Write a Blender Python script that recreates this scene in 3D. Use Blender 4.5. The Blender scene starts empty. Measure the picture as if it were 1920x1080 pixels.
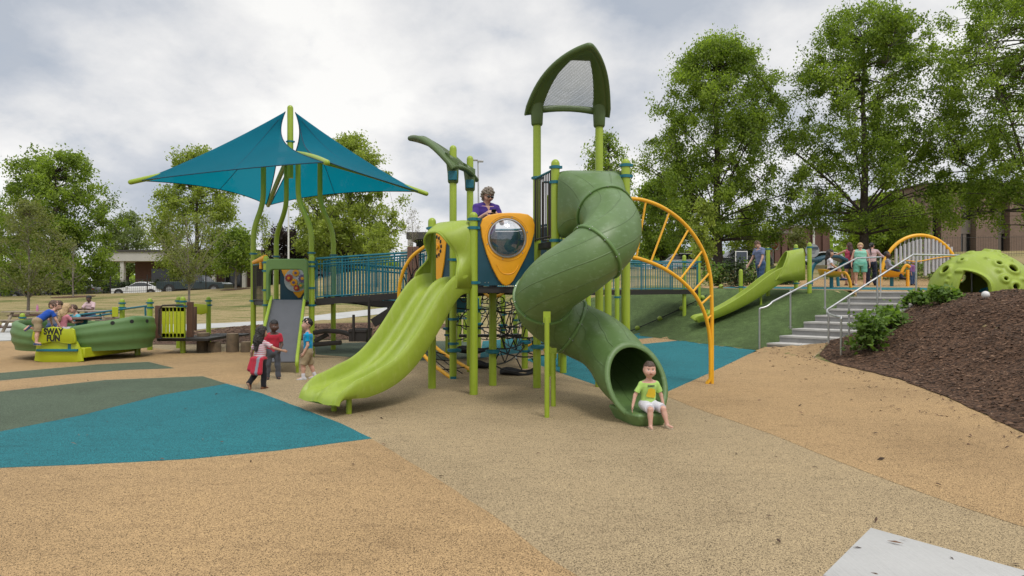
import bpy, bmesh, math, random
import numpy as np
from mathutils import Vector, Matrix
R = math.radians
PI = math.pi
scene = bpy.context.scene
C = bpy.context.collection
FPX = 1200.0; EYE = 1.6; HZ = 540.0
def W(px, py, Y): return Vector(((px-960)/FPX*Y, Y, EYE-(py-HZ)/FPX*Y))
def GP(px, py):
    Y = EYE*FPX/(py-HZ); return Vector(((px-960)/FPX*Y, Y, 0))
def X(px, Y): return (px-960)/FPX*Y
def lerp(a, b, t): return a+(b-a)*t

# ---------------------------------------------------------------- materials
def newmat(name):
    m = bpy.data.materials.new(name); m.use_nodes = True
    nt = m.node_tree; b = nt.nodes['Principled BSDF']
    return m, nt, b
def N(nt, t, **kw):
    n = nt.nodes.new(t)
    for k, v in kw.items():
        if k in n.inputs: n.inputs[k].default_value = v
        else: setattr(n, k, v)
    return n
def rgba(c): return (c[0], c[1], c[2], 1)
def mixc(nt, fac, a, b, mode='MIX'):
    n = nt.nodes.new('ShaderNodeMix'); n.data_type = 'RGBA'; n.blend_type = mode
    def put(s, v):
        if hasattr(v, 'links'): nt.links.new(v, s)
        elif isinstance(v, (int, float)): s.default_value = v
        else: s.default_value = rgba(v)
    put(n.inputs[0], fac); put(n.inputs[6], a); put(n.inputs[7], b)
    return n.outputs[2]
def math_(nt, op, a, b=0.0, clamp=False):
    n = nt.nodes.new('ShaderNodeMath'); n.operation = op; n.use_clamp = clamp
    for i, v in enumerate((a, b)):
        if hasattr(v, 'links'): nt.links.new(v, n.inputs[i])
        else: n.inputs[i].default_value = v
    return n.outputs[0]
def ramp(nt, src, stops, interp='LINEAR'):
    n = nt.nodes.new('ShaderNodeValToRGB'); n.color_ramp.interpolation = interp
    e = n.color_ramp.elements
    while len(e) < len(stops): e.new(0.5)
    for el, (p, c) in zip(e, stops):
        el.position = p; el.color = rgba(c) if not isinstance(c, (int, float)) else (c, c, c, 1)
    nt.links.new(src, n.inputs[0]); return n.outputs[0]
def coords(nt, kind='Object'):
    return nt.nodes.new('ShaderNodeTexCoord').outputs[kind]
def noise(nt, vec, scale, detail=4, rough=.55, out=0):
    n = N(nt, 'ShaderNodeTexNoise', Scale=scale, Detail=detail, Roughness=rough)
    nt.links.new(vec, n.inputs['Vector']); return n.outputs[out]
def voro(nt, vec, scale, out='Color'):
    n = N(nt, 'ShaderNodeTexVoronoi', Scale=scale); nt.links.new(vec, n.inputs['Vector']); return n.outputs[out]
def bump(nt, b, h, strength, dist):
    n = N(nt, 'ShaderNodeBump', Strength=strength, Distance=dist)
    nt.links.new(h, n.inputs['Height']); nt.links.new(n.outputs[0], b.inputs['Normal'])
def simple(name, col, rough=.5, var=.10, scale=3.0, metal=0, fine=None, spec=.5, sheen=0):
    m, nt, b = newmat(name)
    co = coords(nt)
    n1 = noise(nt, co, scale, 5)
    n2 = noise(nt, co, scale*9, 3)
    s = math_(nt, 'ADD', math_(nt, 'MULTIPLY', n1, .7), math_(nt, 'MULTIPLY', n2, .3))
    lo = [c*(1-var*2) for c in col]; hi = [min(1, c*(1+var*2)) for c in col]
    nt.links.new(ramp(nt, s, [(.25, lo), (.75, hi)]), b.inputs['Base Color'])
    nt.links.new(ramp(nt, n1, [(.3, max(0.02, rough-.1)), (.7, min(1, rough+.12))]), b.inputs['Roughness'])
    b.inputs['Metallic'].default_value = metal
    b.inputs['Specular IOR Level'].default_value = spec
    if fine: bump(nt, b, noise(nt, co, fine[0], 3), fine[1], fine[2])
    return m
M = {}
M['lime_post'] = simple('lime_powder_coat', (.28, .38, .026), .38, .05, 2)
M['lime_plastic'] = simple('lime_moulded_plastic', (.27, .36, .032), .48, .07, 2.2, fine=(180, .12, .003))
def scuff(m, tint, sc, rot):
    nt = m.node_tree; b = nt.nodes['Principled BSDF']; src = b.inputs['Base Color'].links[0].from_socket; co = coords(nt)
    mp = N(nt, 'ShaderNodeMapping'); mp.inputs['Scale'].default_value = sc; mp.inputs['Rotation'].default_value = rot; nt.links.new(co, mp.inputs[0])
    f = ramp(nt, noise(nt, mp.outputs[0], 2.0, 8, .7), [(.53, 0), (.66, .5)])
    nt.links.new(mixc(nt, f, src, tint), b.inputs['Base Color'])
scuff(M['lime_plastic'], (.34, .40, .10), (9, 2, 2), (0, R(25), R(49)))
M['lime_panel'] = simple('lime_sheet_plastic', (.40, .46, .012), .45, .05, 3)
M['green_plastic'] = simple('green_moulded_plastic', (.105, .20, .055), .42, .09, 1.6, fine=(160, .15, .003))
M['roof_green'] = simple('dark_green_moulded_plastic', (.070, .118, .030), .45, .07, 1.8, fine=(160, .15, .003))
M['tub_green'] = simple('green_tub_plastic', (.095, .185, .058), .5, .07, 1.6, fine=(120, .2, .003))
M['teal'] = simple('teal_powder_coat', (.006, .135, .185), .42, .06, 3)
M['teal_dark'] = simple('dark_teal_plastic', (.006, .055, .085), .42, .08, 4)
M['yellow'] = simple('yellow_moulded_plastic', (.78, .36, .014), .40, .05, 3)
M['yellow_pipe'] = simple('yellow_powder_coat', (.80, .41, .018), .36, .05, 3)
M['brown_rail'] = simple('brown_powder_coat', (.030, .021, .017), .45, .08, 5)
M['brown_panel'] = simple('brown_wood_look_plastic', (.13, .065, .042), .6, .15, 6)
M['black_deck'] = simple('dark_brown_coated_steel', (.018, .015, .013), .55, .12, 6)
M['black_rope'] = simple('black_rope', (.012, .012, .013), .75, .15, 30)
M['black_rubber'] = simple('black_rubber', (.014, .014, .015), .7, .15, 8)
M['steel'] = simple('brushed_steel', (.50, .50, .50), .38, .08, 8, metal=.85)
M['galv'] = simple('galvanised_steel', (.42, .43, .44), .5, .08, 6, metal=.5)
M['bolt'] = simple('bright_bolt', (.34, .35, .34), .45, .05, 8, metal=.9)
M['white_metal'] = simple('white_painted_metal', (.68, .68, .66), .4, .05, 5)
M['grey_roller'] = simple('grey_rollers', (.095, .098, .11), .45, .08, 6)
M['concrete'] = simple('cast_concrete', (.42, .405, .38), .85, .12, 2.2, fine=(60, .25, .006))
M['riser'] = simple('shaded_concrete_riser', (.27, .265, .26), .9, .13, 3.0, fine=(60, .3, .006))  # same concrete as the treads, risers' shade put into the colour
M['bark'] = simple('bark', (.055, .043, .033), .95, .3, 9, fine=(14, .7, .03))
M['bark_pale'] = simple('pale_bark', (.20, .175, .145), .95, .25, 9, fine=(14, .6, .02))
M['wood_grey'] = simple('weathered_wood', (.27, .22, .16), .85, .2, 8)
M['glass'] = simple('dark_window_glass', (.012, .015, .018), .08, .1, 1.0, spec=.8)

def attr_leaf(name, dark, light, trans=.35):
    m, nt, b = newmat(name)
    a = N(nt, 'ShaderNodeAttribute', attribute_name='tint')
    col = ramp(nt, a.outputs['Fac'], [(0, dark), (1, light)])
    nt.links.new(col, b.inputs['Base Color']); b.inputs['Roughness'].default_value = .55
    b.inputs['Specular IOR Level'].default_value = .35
    t = N(nt, 'ShaderNodeBsdfTranslucent'); nt.links.new(mixc(nt, 1.0, col, (1.25, 1.35, .55), 'MULTIPLY'), t.inputs['Color'])
    mx = N(nt, 'ShaderNodeMixShader'); mx.inputs[0].default_value = trans
    nt.links.new(b.outputs[0], mx.inputs[1]); nt.links.new(t.outputs[0], mx.inputs[2])
    nt.links.new(mx.outputs[0], nt.nodes['Material Output'].inputs['Surface'])
    return m

# ---------------------------------------------------------------- objects
def tag(o, label=None, cat=None, group=None, kind=None):
    for k, v in (('label', label), ('category', cat), ('group', group), ('kind', kind)):
        if v: o[k] = v
    return o
def empty(name, loc, label=None, cat=None, group=None, rz=0):
    o = bpy.data.objects.new(name, None); C.objects.link(o)
    o.location = loc; o.rotation_euler = (0, 0, rz); o.empty_display_size = .3
    return tag(o, label, cat, group)
def rootloc(o):
    v = Vector((0, 0, 0))
    while o is not None:
        v += o.location; o = o.parent
    return v
def copy_tree(o, parent=None):
    c = o.copy(); C.objects.link(c)
    if parent: c.parent = parent
    for ch in list(o.children): copy_tree(ch, c)
    return c

class MB:
    """collects shapes into one mesh"""
    def __init__(s): s.v = []; s.f = []; s.n = 0; s.mi = []; s.uv = None
    def add(s, v, f, mi=0):
        v = np.asarray(v, float).reshape(-1, 3); s.v.append(v)
        for q in f: s.f.append(tuple(int(i)+s.n for i in q))
        s.mi += [mi]*len(f); s.n += len(v); return s
    def box(s, c, size, rz=0, ax=None, mi=0):
        hx, hy, hz = size[0]/2, size[1]/2, size[2]/2
        p = np.array([(x, y, z) for x in (-hx, hx) for y in (-hy, hy) for z in (-hz, hz)])
        if ax is not None: p = p @ np.array([list(a) for a in ax])
        elif rz:
            ca, sa = math.cos(rz), math.sin(rz); p = np.stack([p[:, 0]*ca-p[:, 1]*sa, p[:, 0]*sa+p[:, 1]*ca, p[:, 2]], 1)
        p = p+np.array(list(c))
        return s.add(p, [(0, 1, 3, 2), (4, 6, 7, 5), (0, 4, 5, 1), (2, 3, 7, 6), (0, 2, 6, 4), (1, 5, 7, 3)], mi)
    def bar(s, a, b, w, h, mi=0):
        a, b = Vector(a), Vector(b); d = (b-a); L = d.length; d.normalize()
        side = d.cross(Vector((0, 0, 1)))
        if side.length < 1e-3: side = Vector((1, 0, 0))
        side.normalize(); up = side.cross(d)
        return s.box((a+b)/2, (L, w, h), ax=(d, side, up), mi=mi)
    def tube(s, path, r, seg=12, cap=True, closed=False, mi=0, ell=None):
        P = [Vector(p) for p in path]; n = len(P)
        rs = r if hasattr(r, '__len__') else [r]*n
        T = []
        for i in range(n):
            if closed: t = P[(i+1) % n]-P[i-1]
            else: t = P[min(i+1, n-1)]-P[max(i-1, 0)]
            if t.length < 1e-9: t = Vector((0, 0, 1))
            T.append(t.normalized())
        ref = Vector((0, 0, 1)) if abs(T[0].z) < .9 else Vector((1, 0, 0))
        u = T[0].cross(ref).normalized()
        vs = []
        for i in range(n):
            u = (u-T[i]*u.dot(T[i]))
            if u.length < 1e-6: u = T[i].orthogonal()
            u.normalize(); w = T[i].cross(u)
            for k in range(seg):
                a = 2*PI*k/seg
                vs.append(P[i]+u*(math.cos(a)*rs[i])+w*(math.sin(a)*rs[i]*(ell or 1)))
        f = []
        for i in range(n if closed else n-1):
            j = (i+1) % n
            for k in range(seg):
                k2 = (k+1) % seg
                f.append((i*seg+k, i*seg+k2, j*seg+k2, j*seg+k))
        if cap and not closed:
            f.append(tuple(range(seg-1, -1, -1))); f.append(tuple((n-1)*seg+k for k in range(seg)))
        return s.add([tuple(v) for v in vs], f, mi)
    def loft(s, rings, closed_ring=True, cap=True, mi=0):
        m = len(rings[0]); v = [tuple(p) for r in rings for p in r]; f = []
        for i in range(len(rings)-1):
            for k in range(m if closed_ring else m-1):
                k2 = (k+1) % m
                f.append((i*m+k, i*m+k2, (i+1)*m+k2, (i+1)*m+k))
        if cap and closed_ring:
            f.append(tuple(range(m-1, -1, -1))); f.append(tuple((len(rings)-1)*m+k for k in range(m)))
        return s.add(v, f, mi)
    def prism(s, poly, o, ux, uy, un, depth, bev=0, mi=0):
        """extruded outline: poly in (ux,uy), from o along un by depth; rounded front edge"""
        o, ux, uy, un = Vector(o), Vector(ux), Vector(uy), Vector(un)
        cx = sum(p[0] for p in poly)/len(poly); cy = sum(p[1] for p in poly)/len(poly)
        def ring(inset, d):
            out = []
            for (x, y) in poly:
                L = math.hypot(x-cx, y-cy) or 1; k = max(0, 1-inset/L)
                out.append(o+ux*(cx+(x-cx)*k)+uy*(cy+(y-cy)*k)+un*d)
            return out
        if bev: rings = [ring(bev*.7, 0), ring(0, bev*.7), ring(0, depth-bev), ring(bev*.35, depth-bev*.3), ring(bev, depth)]
        else: rings = [ring(0, 0), ring(0, depth)]
        return s.loft(rings, mi=mi)
    def ball(s, c, r, u=12, v=8, sc=(1, 1, 1), mi=0):
        vs = [(c[0], c[1], c[2]+r*sc[2])]; f = []
        for i in range(1, v):
            t = PI*i/v
            for k in range(u):
                a = 2*PI*k/u
                vs.append((c[0]+r*sc[0]*math.sin(t)*math.cos(a), c[1]+r*sc[1]*math.sin(t)*math.sin(a), c[2]+r*sc[2]*math.cos(t)))
        vs.append((c[0], c[1], c[2]-r*sc[2])); e = len(vs)-1
        for k in range(u):
            f.append((0, 1+k, 1+(k+1) % u)); f.append((e, 1+(v-2)*u+(k+1) % u, 1+(v-2)*u+k))
            for i in range(v-2):
                a, b = 1+i*u+k, 1+i*u+(k+1) % u
                f.append((a, a+u, b+u, b))
        return s.add(vs, f, mi)
    def disc(s, c, n, r, th, seg=20, mi=0):
        c = Vector(c); n = Vector(n).normalized()
        return s.tube([c-n*th/2, c+n*th/2], r, seg, mi=mi)
    def build(s, name, mats, parent=None, loc=None, smooth=35, bevel=0, solid=0):
        base = Vector(loc) if loc is not None else (rootloc(parent) if parent else Vector((0, 0, 0)))
        v = np.concatenate(s.v) if s.v else np.zeros((0, 3))
        v = v-np.array(list(base))
        me = bpy.data.meshes.new(name); me.from_pydata(v.tolist(), [], s.f)
        mats = mats if isinstance(mats, (list, tuple)) else [mats]
        for m in mats: me.materials.append(m)
        if any(s.mi): me.polygons.foreach_set('material_index', s.mi)
        me.update()
        if smooth:
            me.shade_smooth(); me.set_sharp_from_angle(angle=R(smooth))
        o = bpy.data.objects.new(name, me); C.objects.link(o)
        if parent: o.parent = parent
        else: o.location = base
        if solid:
            q = o.modifiers.new('solid', 'SOLIDIFY'); q.thickness = solid; q.offset = 0
        if bevel:
            q = o.modifiers.new('bevel', 'BEVEL'); q.width = bevel; q.segments = 2; q.limit_method = 'ANGLE'; q.angle_limit = R(40)
        return o

def bez(p, n=16):
    P = [Vector(q) for q in p]; out = []
    for i in range(n+1):
        t = i/n; Q = P
        while len(Q) > 1: Q = [Q[k]*(1-t)+Q[k+1]*t for k in range(len(Q)-1)]
        out.append(Q[0])
    return out
def spline(p, n=8):
    P = [Vector(q) for q in p]; out = []
    for i in range(len(P)-1):
        a, b, c, d = P[max(i-1, 0)], P[i], P[i+1], P[min(i+2, len(P)-1)]
        for k in range(n):
            t = k/n
            out.append(.5*((2*b)+(c-a)*t+(2*a-5*b+4*c-d)*t*t+(3*b-a-3*c+d)*t**3))
    out.append(P[-1]); return out

# ---------------------------------------------------------------- implicit-surface mesher
class Field:
    def __init__(s, lo, hi, vox):
        s.lo = np.array(lo, float); s.vox = vox
        s.n = np.ceil((np.array(hi)-s.lo)/vox).astype(int)+1
        s.f = np.full(s.n, 9.0, np.float32)
    def win(s, lo, hi):
        a = np.maximum(0, np.floor((np.array(lo)-s.lo)/s.vox).astype(int))
        b = np.minimum(s.n, np.ceil((np.array(hi)-s.lo)/s.vox).astype(int)+1)
        if (b <= a).any(): return None, None
        g = [(s.lo[i]+s.vox*np.arange(a[i], b[i])).astype(np.float32) for i in range(3)]
        return tuple(slice(a[i], b[i]) for i in range(3)), (g[0][:, None, None], g[1][None, :, None], g[2][None, None, :])
    def add(s, fn, lo, hi, k=0.0):
        pad = k+2*s.vox
        sl, g = s.win(np.array(lo)-pad, np.array(hi)+pad)
        if sl is None: return
        d = fn(*g); a = s.f[sl]
        if k > 0:
            h = np.clip(.5+.5*(a-d)/k, 0, 1); s.f[sl] = a*(1-h)+d*h-k*h*(1-h)
        else: s.f[sl] = np.minimum(a, d)
    def cut(s, fn, lo, hi, k=0.0):
        sl, g = s.win(np.array(lo)-k, np.array(hi)+k)
        if sl is None: return
        d = -fn(*g); a = s.f[sl]
        if k > 0:
            h = np.clip(.5-.5*(a-d)/k, 0, 1); s.f[sl] = a*(1-h)+d*h+k*h*(1-h)
        else: s.f[sl] = np.maximum(a, d)
    def cap(s, a, b, ra, rb=None, k=.01):
        rb = ra if rb is None else rb; a = np.array(list(a)); b = np.array(list(b)); r = max(ra, rb)
        s.add(capsule(a, b, ra, rb), np.minimum(a, b)-r, np.maximum(a, b)+r, k)
    def ell(s, c, r, ax=None, k=.01):
        c = np.array(list(c)); m = max(r); s.add(ellipsoid(c, r, ax), c-m, c+m, k)
    def mesh(s):
        f = s.f; ins = f < 0
        cs = np.zeros(np.array(f.shape)-1, np.int8)
        for dx in (0, 1):
            for dy in (0, 1):
                for dz in (0, 1):
                    cs += ins[dx:dx+cs.shape[0], dy:dy+cs.shape[1], dz:dz+cs.shape[2]]
        act = (cs > 0) & (cs < 8)
        idx = -np.ones(act.shape, np.int64); ijk = np.argwhere(act); idx[act] = np.arange(len(ijk))
        acc = np.zeros((len(ijk), 3)); cnt = np.zeros(len(ijk))
        cor = [(0, 0, 0), (1, 0, 0), (0, 1, 0), (1, 1, 0), (0, 0, 1), (1, 0, 1), (0, 1, 1), (1, 1, 1)]
        val = [f[ijk[:, 0]+c[0], ijk[:, 1]+c[1], ijk[:, 2]+c[2]].astype(float) for c in cor]
        for a in range(8):
            for b in range(a+1, 8):
                if sum(x != y for x, y in zip(cor[a], cor[b])) != 1: continue
                m = (val[a] < 0) != (val[b] < 0)
                t = val[a][m]/(val[a][m]-val[b][m])
                acc[m] += np.array(cor[a])+t[:, None]*(np.array(cor[b])-np.array(cor[a])); cnt[m] += 1
        v = s.lo+s.vox*(ijk+acc/np.maximum(cnt, 1)[:, None])
        F = []
        for ax in range(3):
            o1, o2 = [(1, 2), (2, 0), (0, 1)][ax]
            sa = [slice(None)]*3; sb = [slice(None)]*3; sa[ax] = slice(0, -1); sb[ax] = slice(1, None)
            A = ins[tuple(sa)]; B = ins[tuple(sb)]
            e = np.argwhere(A != B)
            e = e[(e[:, o1] > 0) & (e[:, o2] > 0) & (e[:, o1] < f.shape[o1]-1) & (e[:, o2] < f.shape[o2]-1)]
            inside = A[e[:, 0], e[:, 1], e[:, 2]]
            q = []
            for d1, d2 in ((1, 1), (0, 1), (0, 0), (1, 0)):
                c = e.copy(); c[:, o1] -= d1; c[:, o2] -= d2; q.append(idx[c[:, 0], c[:, 1], c[:, 2]])
            q = np.stack(q, 1); q[~inside] = q[~inside][:, ::-1]
            F.append(q)
        return v, np.concatenate(F)
def capsule(a, b, ra, rb):
    ab = b-a; L2 = float((ab*ab).sum()) or 1e-9
    def fn(x, y, z):
        t = np.clip(((x-a[0])*ab[0]+(y-a[1])*ab[1]+(z-a[2])*ab[2])/L2, 0, 1)
        return np.sqrt((x-a[0]-t*ab[0])**2+(y-a[1]-t*ab[1])**2+(z-a[2]-t*ab[2])**2)-(ra+(rb-ra)*t)
    return fn
def ellipsoid(c, r, ax=None):
    A = np.eye(3) if ax is None else np.array([list(a) for a in ax]); m = min(r)
    def fn(x, y, z):
        dx, dy, dz = x-c[0], y-c[1], z-c[2]
        q = 0
        for i in range(3): q = q+((dx*A[i][0]+dy*A[i][1]+dz*A[i][2])/r[i])**2
        return (np.sqrt(q)-1)*m
    return fn
def field_obj(name, F, mats, parent=None, loc=None, mi=None, smooth_it=1, post=None):
    v, f = F.mesh()
    for _ in range(smooth_it):
        acc = np.zeros_like(v); cnt = np.zeros(len(v))
        for k in range(4):
            np.add.at(acc, f[:, k], v[f[:, (k+1) % 4]]); np.add.at(cnt, f[:, k], 1)
        v = v*.5+.5*acc/np.maximum(cnt, 1)[:, None]
    if post is not None: v = post(v)
    base = np.array(list(loc if loc is not None else (rootloc(parent) if parent else (0, 0, 0))))
    me = bpy.data.meshes.new(name); me.vertices.add(len(v)); me.vertices.foreach_set('co', (v-base).astype(np.float32).ravel())
    n = len(f); me.loops.add(n*4); me.loops.foreach_set('vertex_index', f.astype(np.int32).ravel())
    me.polygons.add(n); me.polygons.foreach_set('loop_start', np.arange(0, n*4, 4, dtype=np.int32))
    for m in (mats if isinstance(mats, (list, tuple)) else [mats]): me.materials.append(m)
    if mi is not None: me.polygons.foreach_set('material_index', mi(v[f].mean(1)).astype(np.int32))
    me.update(calc_edges=True); me.shade_smooth()
    o = bpy.data.objects.new(name, me); C.objects.link(o)
    if parent: o.parent = parent
    else: o.location = base
    return o

# ---------------------------------------------------------------- camera, sky, sun
cam = bpy.data.cameras.new('camera'); cam.lens = 22.5; cam.sensor_width = 36; cam.clip_end = 3000; cam.clip_start = .05
co = bpy.data.objects.new('camera', cam); C.objects.link(co); co.location = (0, 0, EYE); co.rotation_euler = (R(90), 0, 0)
scene.camera = co
SUN_EL, SUN_AZ = 58, 150     # azimuth from +Y towards +X
w = bpy.data.worlds.new('World'); scene.world = w; w.use_nodes = True
nt = w.node_tree; bg = nt.nodes['Background']
sky = nt.nodes.new('ShaderNodeTexSky'); sky.sky_type = 'NISHITA'; sky.sun_disc = False
sky.sun_elevation = R(SUN_EL); sky.sun_rotation = R(SUN_AZ); sky.air_density = 1.2; sky.dust_density = 2.0
gen = nt.nodes.new('ShaderNodeTexCoord').outputs['Generated']
sep = nt.nodes.new('ShaderNodeSeparateXYZ'); nt.links.new(gen, sep.inputs[0])
zz = math_(nt, 'ADD', math_(nt, 'MAXIMUM', sep.outputs[2], 0.0), .48)
cmb = nt.nodes.new('ShaderNodeCombineXYZ')
nt.links.new(math_(nt, 'DIVIDE', sep.outputs[0], zz), cmb.inputs[0]); nt.links.new(math_(nt, 'DIVIDE', sep.outputs[1], zz), cmb.inputs[1])
cmb.inputs[2].default_value = 3.7
na = N(nt, 'ShaderNodeTexNoise', Scale=1.9, Detail=9, Roughness=.50, Distortion=.1); nt.links.new(cmb.outputs[0], na.inputs['Vector'])
nb = N(nt, 'ShaderNodeTexNoise', Scale=7.5, Detail=8, Roughness=.6, Distortion=.1); nt.links.new(cmb.outputs[0], nb.inputs['Vector'])
cl = math_(nt, 'ADD', math_(nt, 'MULTIPLY', na.outputs[0], .78), math_(nt, 'MULTIPLY', nb.outputs[0], .22))
cc = ramp(nt, cl, [(.37, (4.2, 4.6, 5.25)), (.44, (5.4, 5.65, 6.1)), (.49, (6.5, 6.6, 6.8)), (.54, (7.4, 7.4, 7.45)), (.61, (8.5, 8.45, 8.3))])
# an overcast sky grows brighter towards the zenith
gain = ramp(nt, sep.outputs[2], [(0, 1.0), (.16, 1.0), (.42, .95), (.60, 1.3), (1, 1.6)])
cloud = mixc(nt, 1.0, cc, gain, 'MULTIPLY')
cover = ramp(nt, nb.outputs[0], [(.30, .90), (.42, 1.0)])
nt.links.new(mixc(nt, cover, sky.outputs[0], cloud), bg.inputs['Color'])
bg.inputs['Strength'].default_value = .1
sl = bpy.data.lights.new('sun', 'SUN'); sl.energy = 1.5; sl.angle = R(18); sl.color = (1, .96, .90)
so = bpy.data.objects.new('sun', sl); C.objects.link(so)
d = Vector((math.sin(R(SUN_AZ))*math.cos(R(SUN_EL)), math.cos(R(SUN_AZ))*math.cos(R(SUN_EL)), math.sin(R(SUN_EL))))
so.rotation_euler = d.to_track_quat('Z', 'Y').to_euler()
scene.view_settings.view_transform = 'Standard'; scene.view_settings.look = 'None'
scene.view_settings.exposure = 0.25; scene.view_settings.gamma = 1
scene.cycles.max_bounces = 6; scene.cycles.transparent_max_bounces = 12
scene.cycles.use_denoising = True
# ================================================================ terrain
EDGE_Y = np.array([-60, 3, 5, 7.2, 8, 9.1, 11.2, 13.2, 15, 16.4, 21.8, 24, 26, 28, 32, 40, 60, 900], float)
EDGE_X = np.array([4.0, 4.4, 5.2, 5.8, 6.07, 6.4, 6.9, 6.95, 6.75, 6.3, 4.2, 3.2, 1.8, 0.5, 0, -3, -10, -10], float)
PXF = np.array([-3000, 0, 140, 265, 365, 470, 600, 760, 1000, 1250, 1450, 1750, 1920, 4000], float)
YF = np.array([550, 550, 546, 542.5, 537, 530, 516, 498, 491, 489, 480, 473, 470, 470], float)
# stair flight: front-left corners of the nine risers and the riser direction
RZ = 1.5/9
SL = [Vector((6.65+.475*k, 16.7+.338*k, 0)) for k in range(9)]
SR = Vector((.77, -.64, 0)); SW_ = 1.75; SU = Vector((.64, .77, 0))
def Hn(x, y):
    x = np.asarray(x, float); y = np.asarray(y, float)
    d = (x-np.interp(y, EDGE_Y, EDGE_X))*np.interp(y, [14, 17, 24, 27, 29], [1, .93, .9, .6, .5])
    run = np.interp(y, [9, 13.5, 16.5, 20, 23, 27], [3.0, 3.1, 4.6, 3.9, 2.9, 2.6])
    t = np.clip(d/run, 0, 1)
    z = 1.44*(.6*t+.4*t*t*(3-2*t))
    z = z+np.clip(d-run, 0, 4)*.02+np.where(d > 0, np.clip(y-17, 0, 12)*.022, 0)*t
    px = 960+1200*x/np.maximum(y, 4)
    z60 = EYE-(np.interp(px, PXF, YF)-HZ)*60/1200
    s0 = np.interp(px, [300, 620, 780, 900, 1000], [28, 31, 34, 32, 27])
    f = np.clip((y-s0)/(60-s0), 0, 1)
    z = z+(z60-z)*f
    # bed under the stair flight
    u = (x-SL[0].x)*SU.x+(y-SL[0].y)*SU.y; v = (x-SL[0].x)*SR.x+(y-SL[0].y)*SR.y
    sk = u*(SL[8]-SL[0]).dot(SR)/(SL[8]-SL[0]).dot(SU)
    L = (SL[8]-SL[0]).dot(SU)
    dv = np.maximum(np.maximum(-(v-sk), v-sk-SW_), 0); du = np.maximum(np.maximum(-u, u-L), 0)
    lim = np.maximum(np.clip(u/L, 0, 1)*1.36-.14, 0)+.95*np.maximum(dv-.05, 0)+1.5*du
    z = np.where((y > 14) & (y < 23) & (x > 4), np.minimum(z, lim), z)
    z = z+np.clip(d, 0, 1)*np.where((y < 15.2) & (x > 4), .028*(np.sin(3.1*x+1.3*y)+np.sin(2.3*y-1.7*x+1)+.7*np.sin(5.3*x-2.2*y)+.6*np.sin(4.7*y+2.9*x)), 0)*np.clip((15.2-y), 0, 1)
    z = z-.7*np.clip((y-43.2)/1.2, 0, 1)*np.clip((px-1150)/60, 0, 1)*np.clip((1700-px)/80, 0, 1)
    z = z-.55*np.clip((y-54.5)/1.5, 0, 1)*np.clip((640-px)/80, 0, 1)
    bump_ = .16*np.exp(-(((x+5.2)/2.6)**2+((y-22.2)/2.0)**2)) + .30*np.exp(-(((x+8.5)/2.0)**2+((y-21.5)/1.6)**2))
    return z+bump_
def H(x, y): return float(Hn(x, y))
def PT(px, Y, dz=0): x = X(px, Y); return Vector((x, Y, H(x, Y)+dz))

XS = np.unique(np.concatenate([np.linspace(-700, -60, 12), np.arange(-60, -16, 2.0), np.arange(-16, 18.01, .3), np.arange(18, 60, 2.0), np.linspace(60, 700, 12)]).round(4))
YS = np.unique(np.concatenate([[-30, -12, -4], np.arange(0, 30.01, .3), np.arange(30, 70, 1.5), np.linspace(70, 160, 12), np.linspace(160, 1500, 9)]).round(4))

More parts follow.
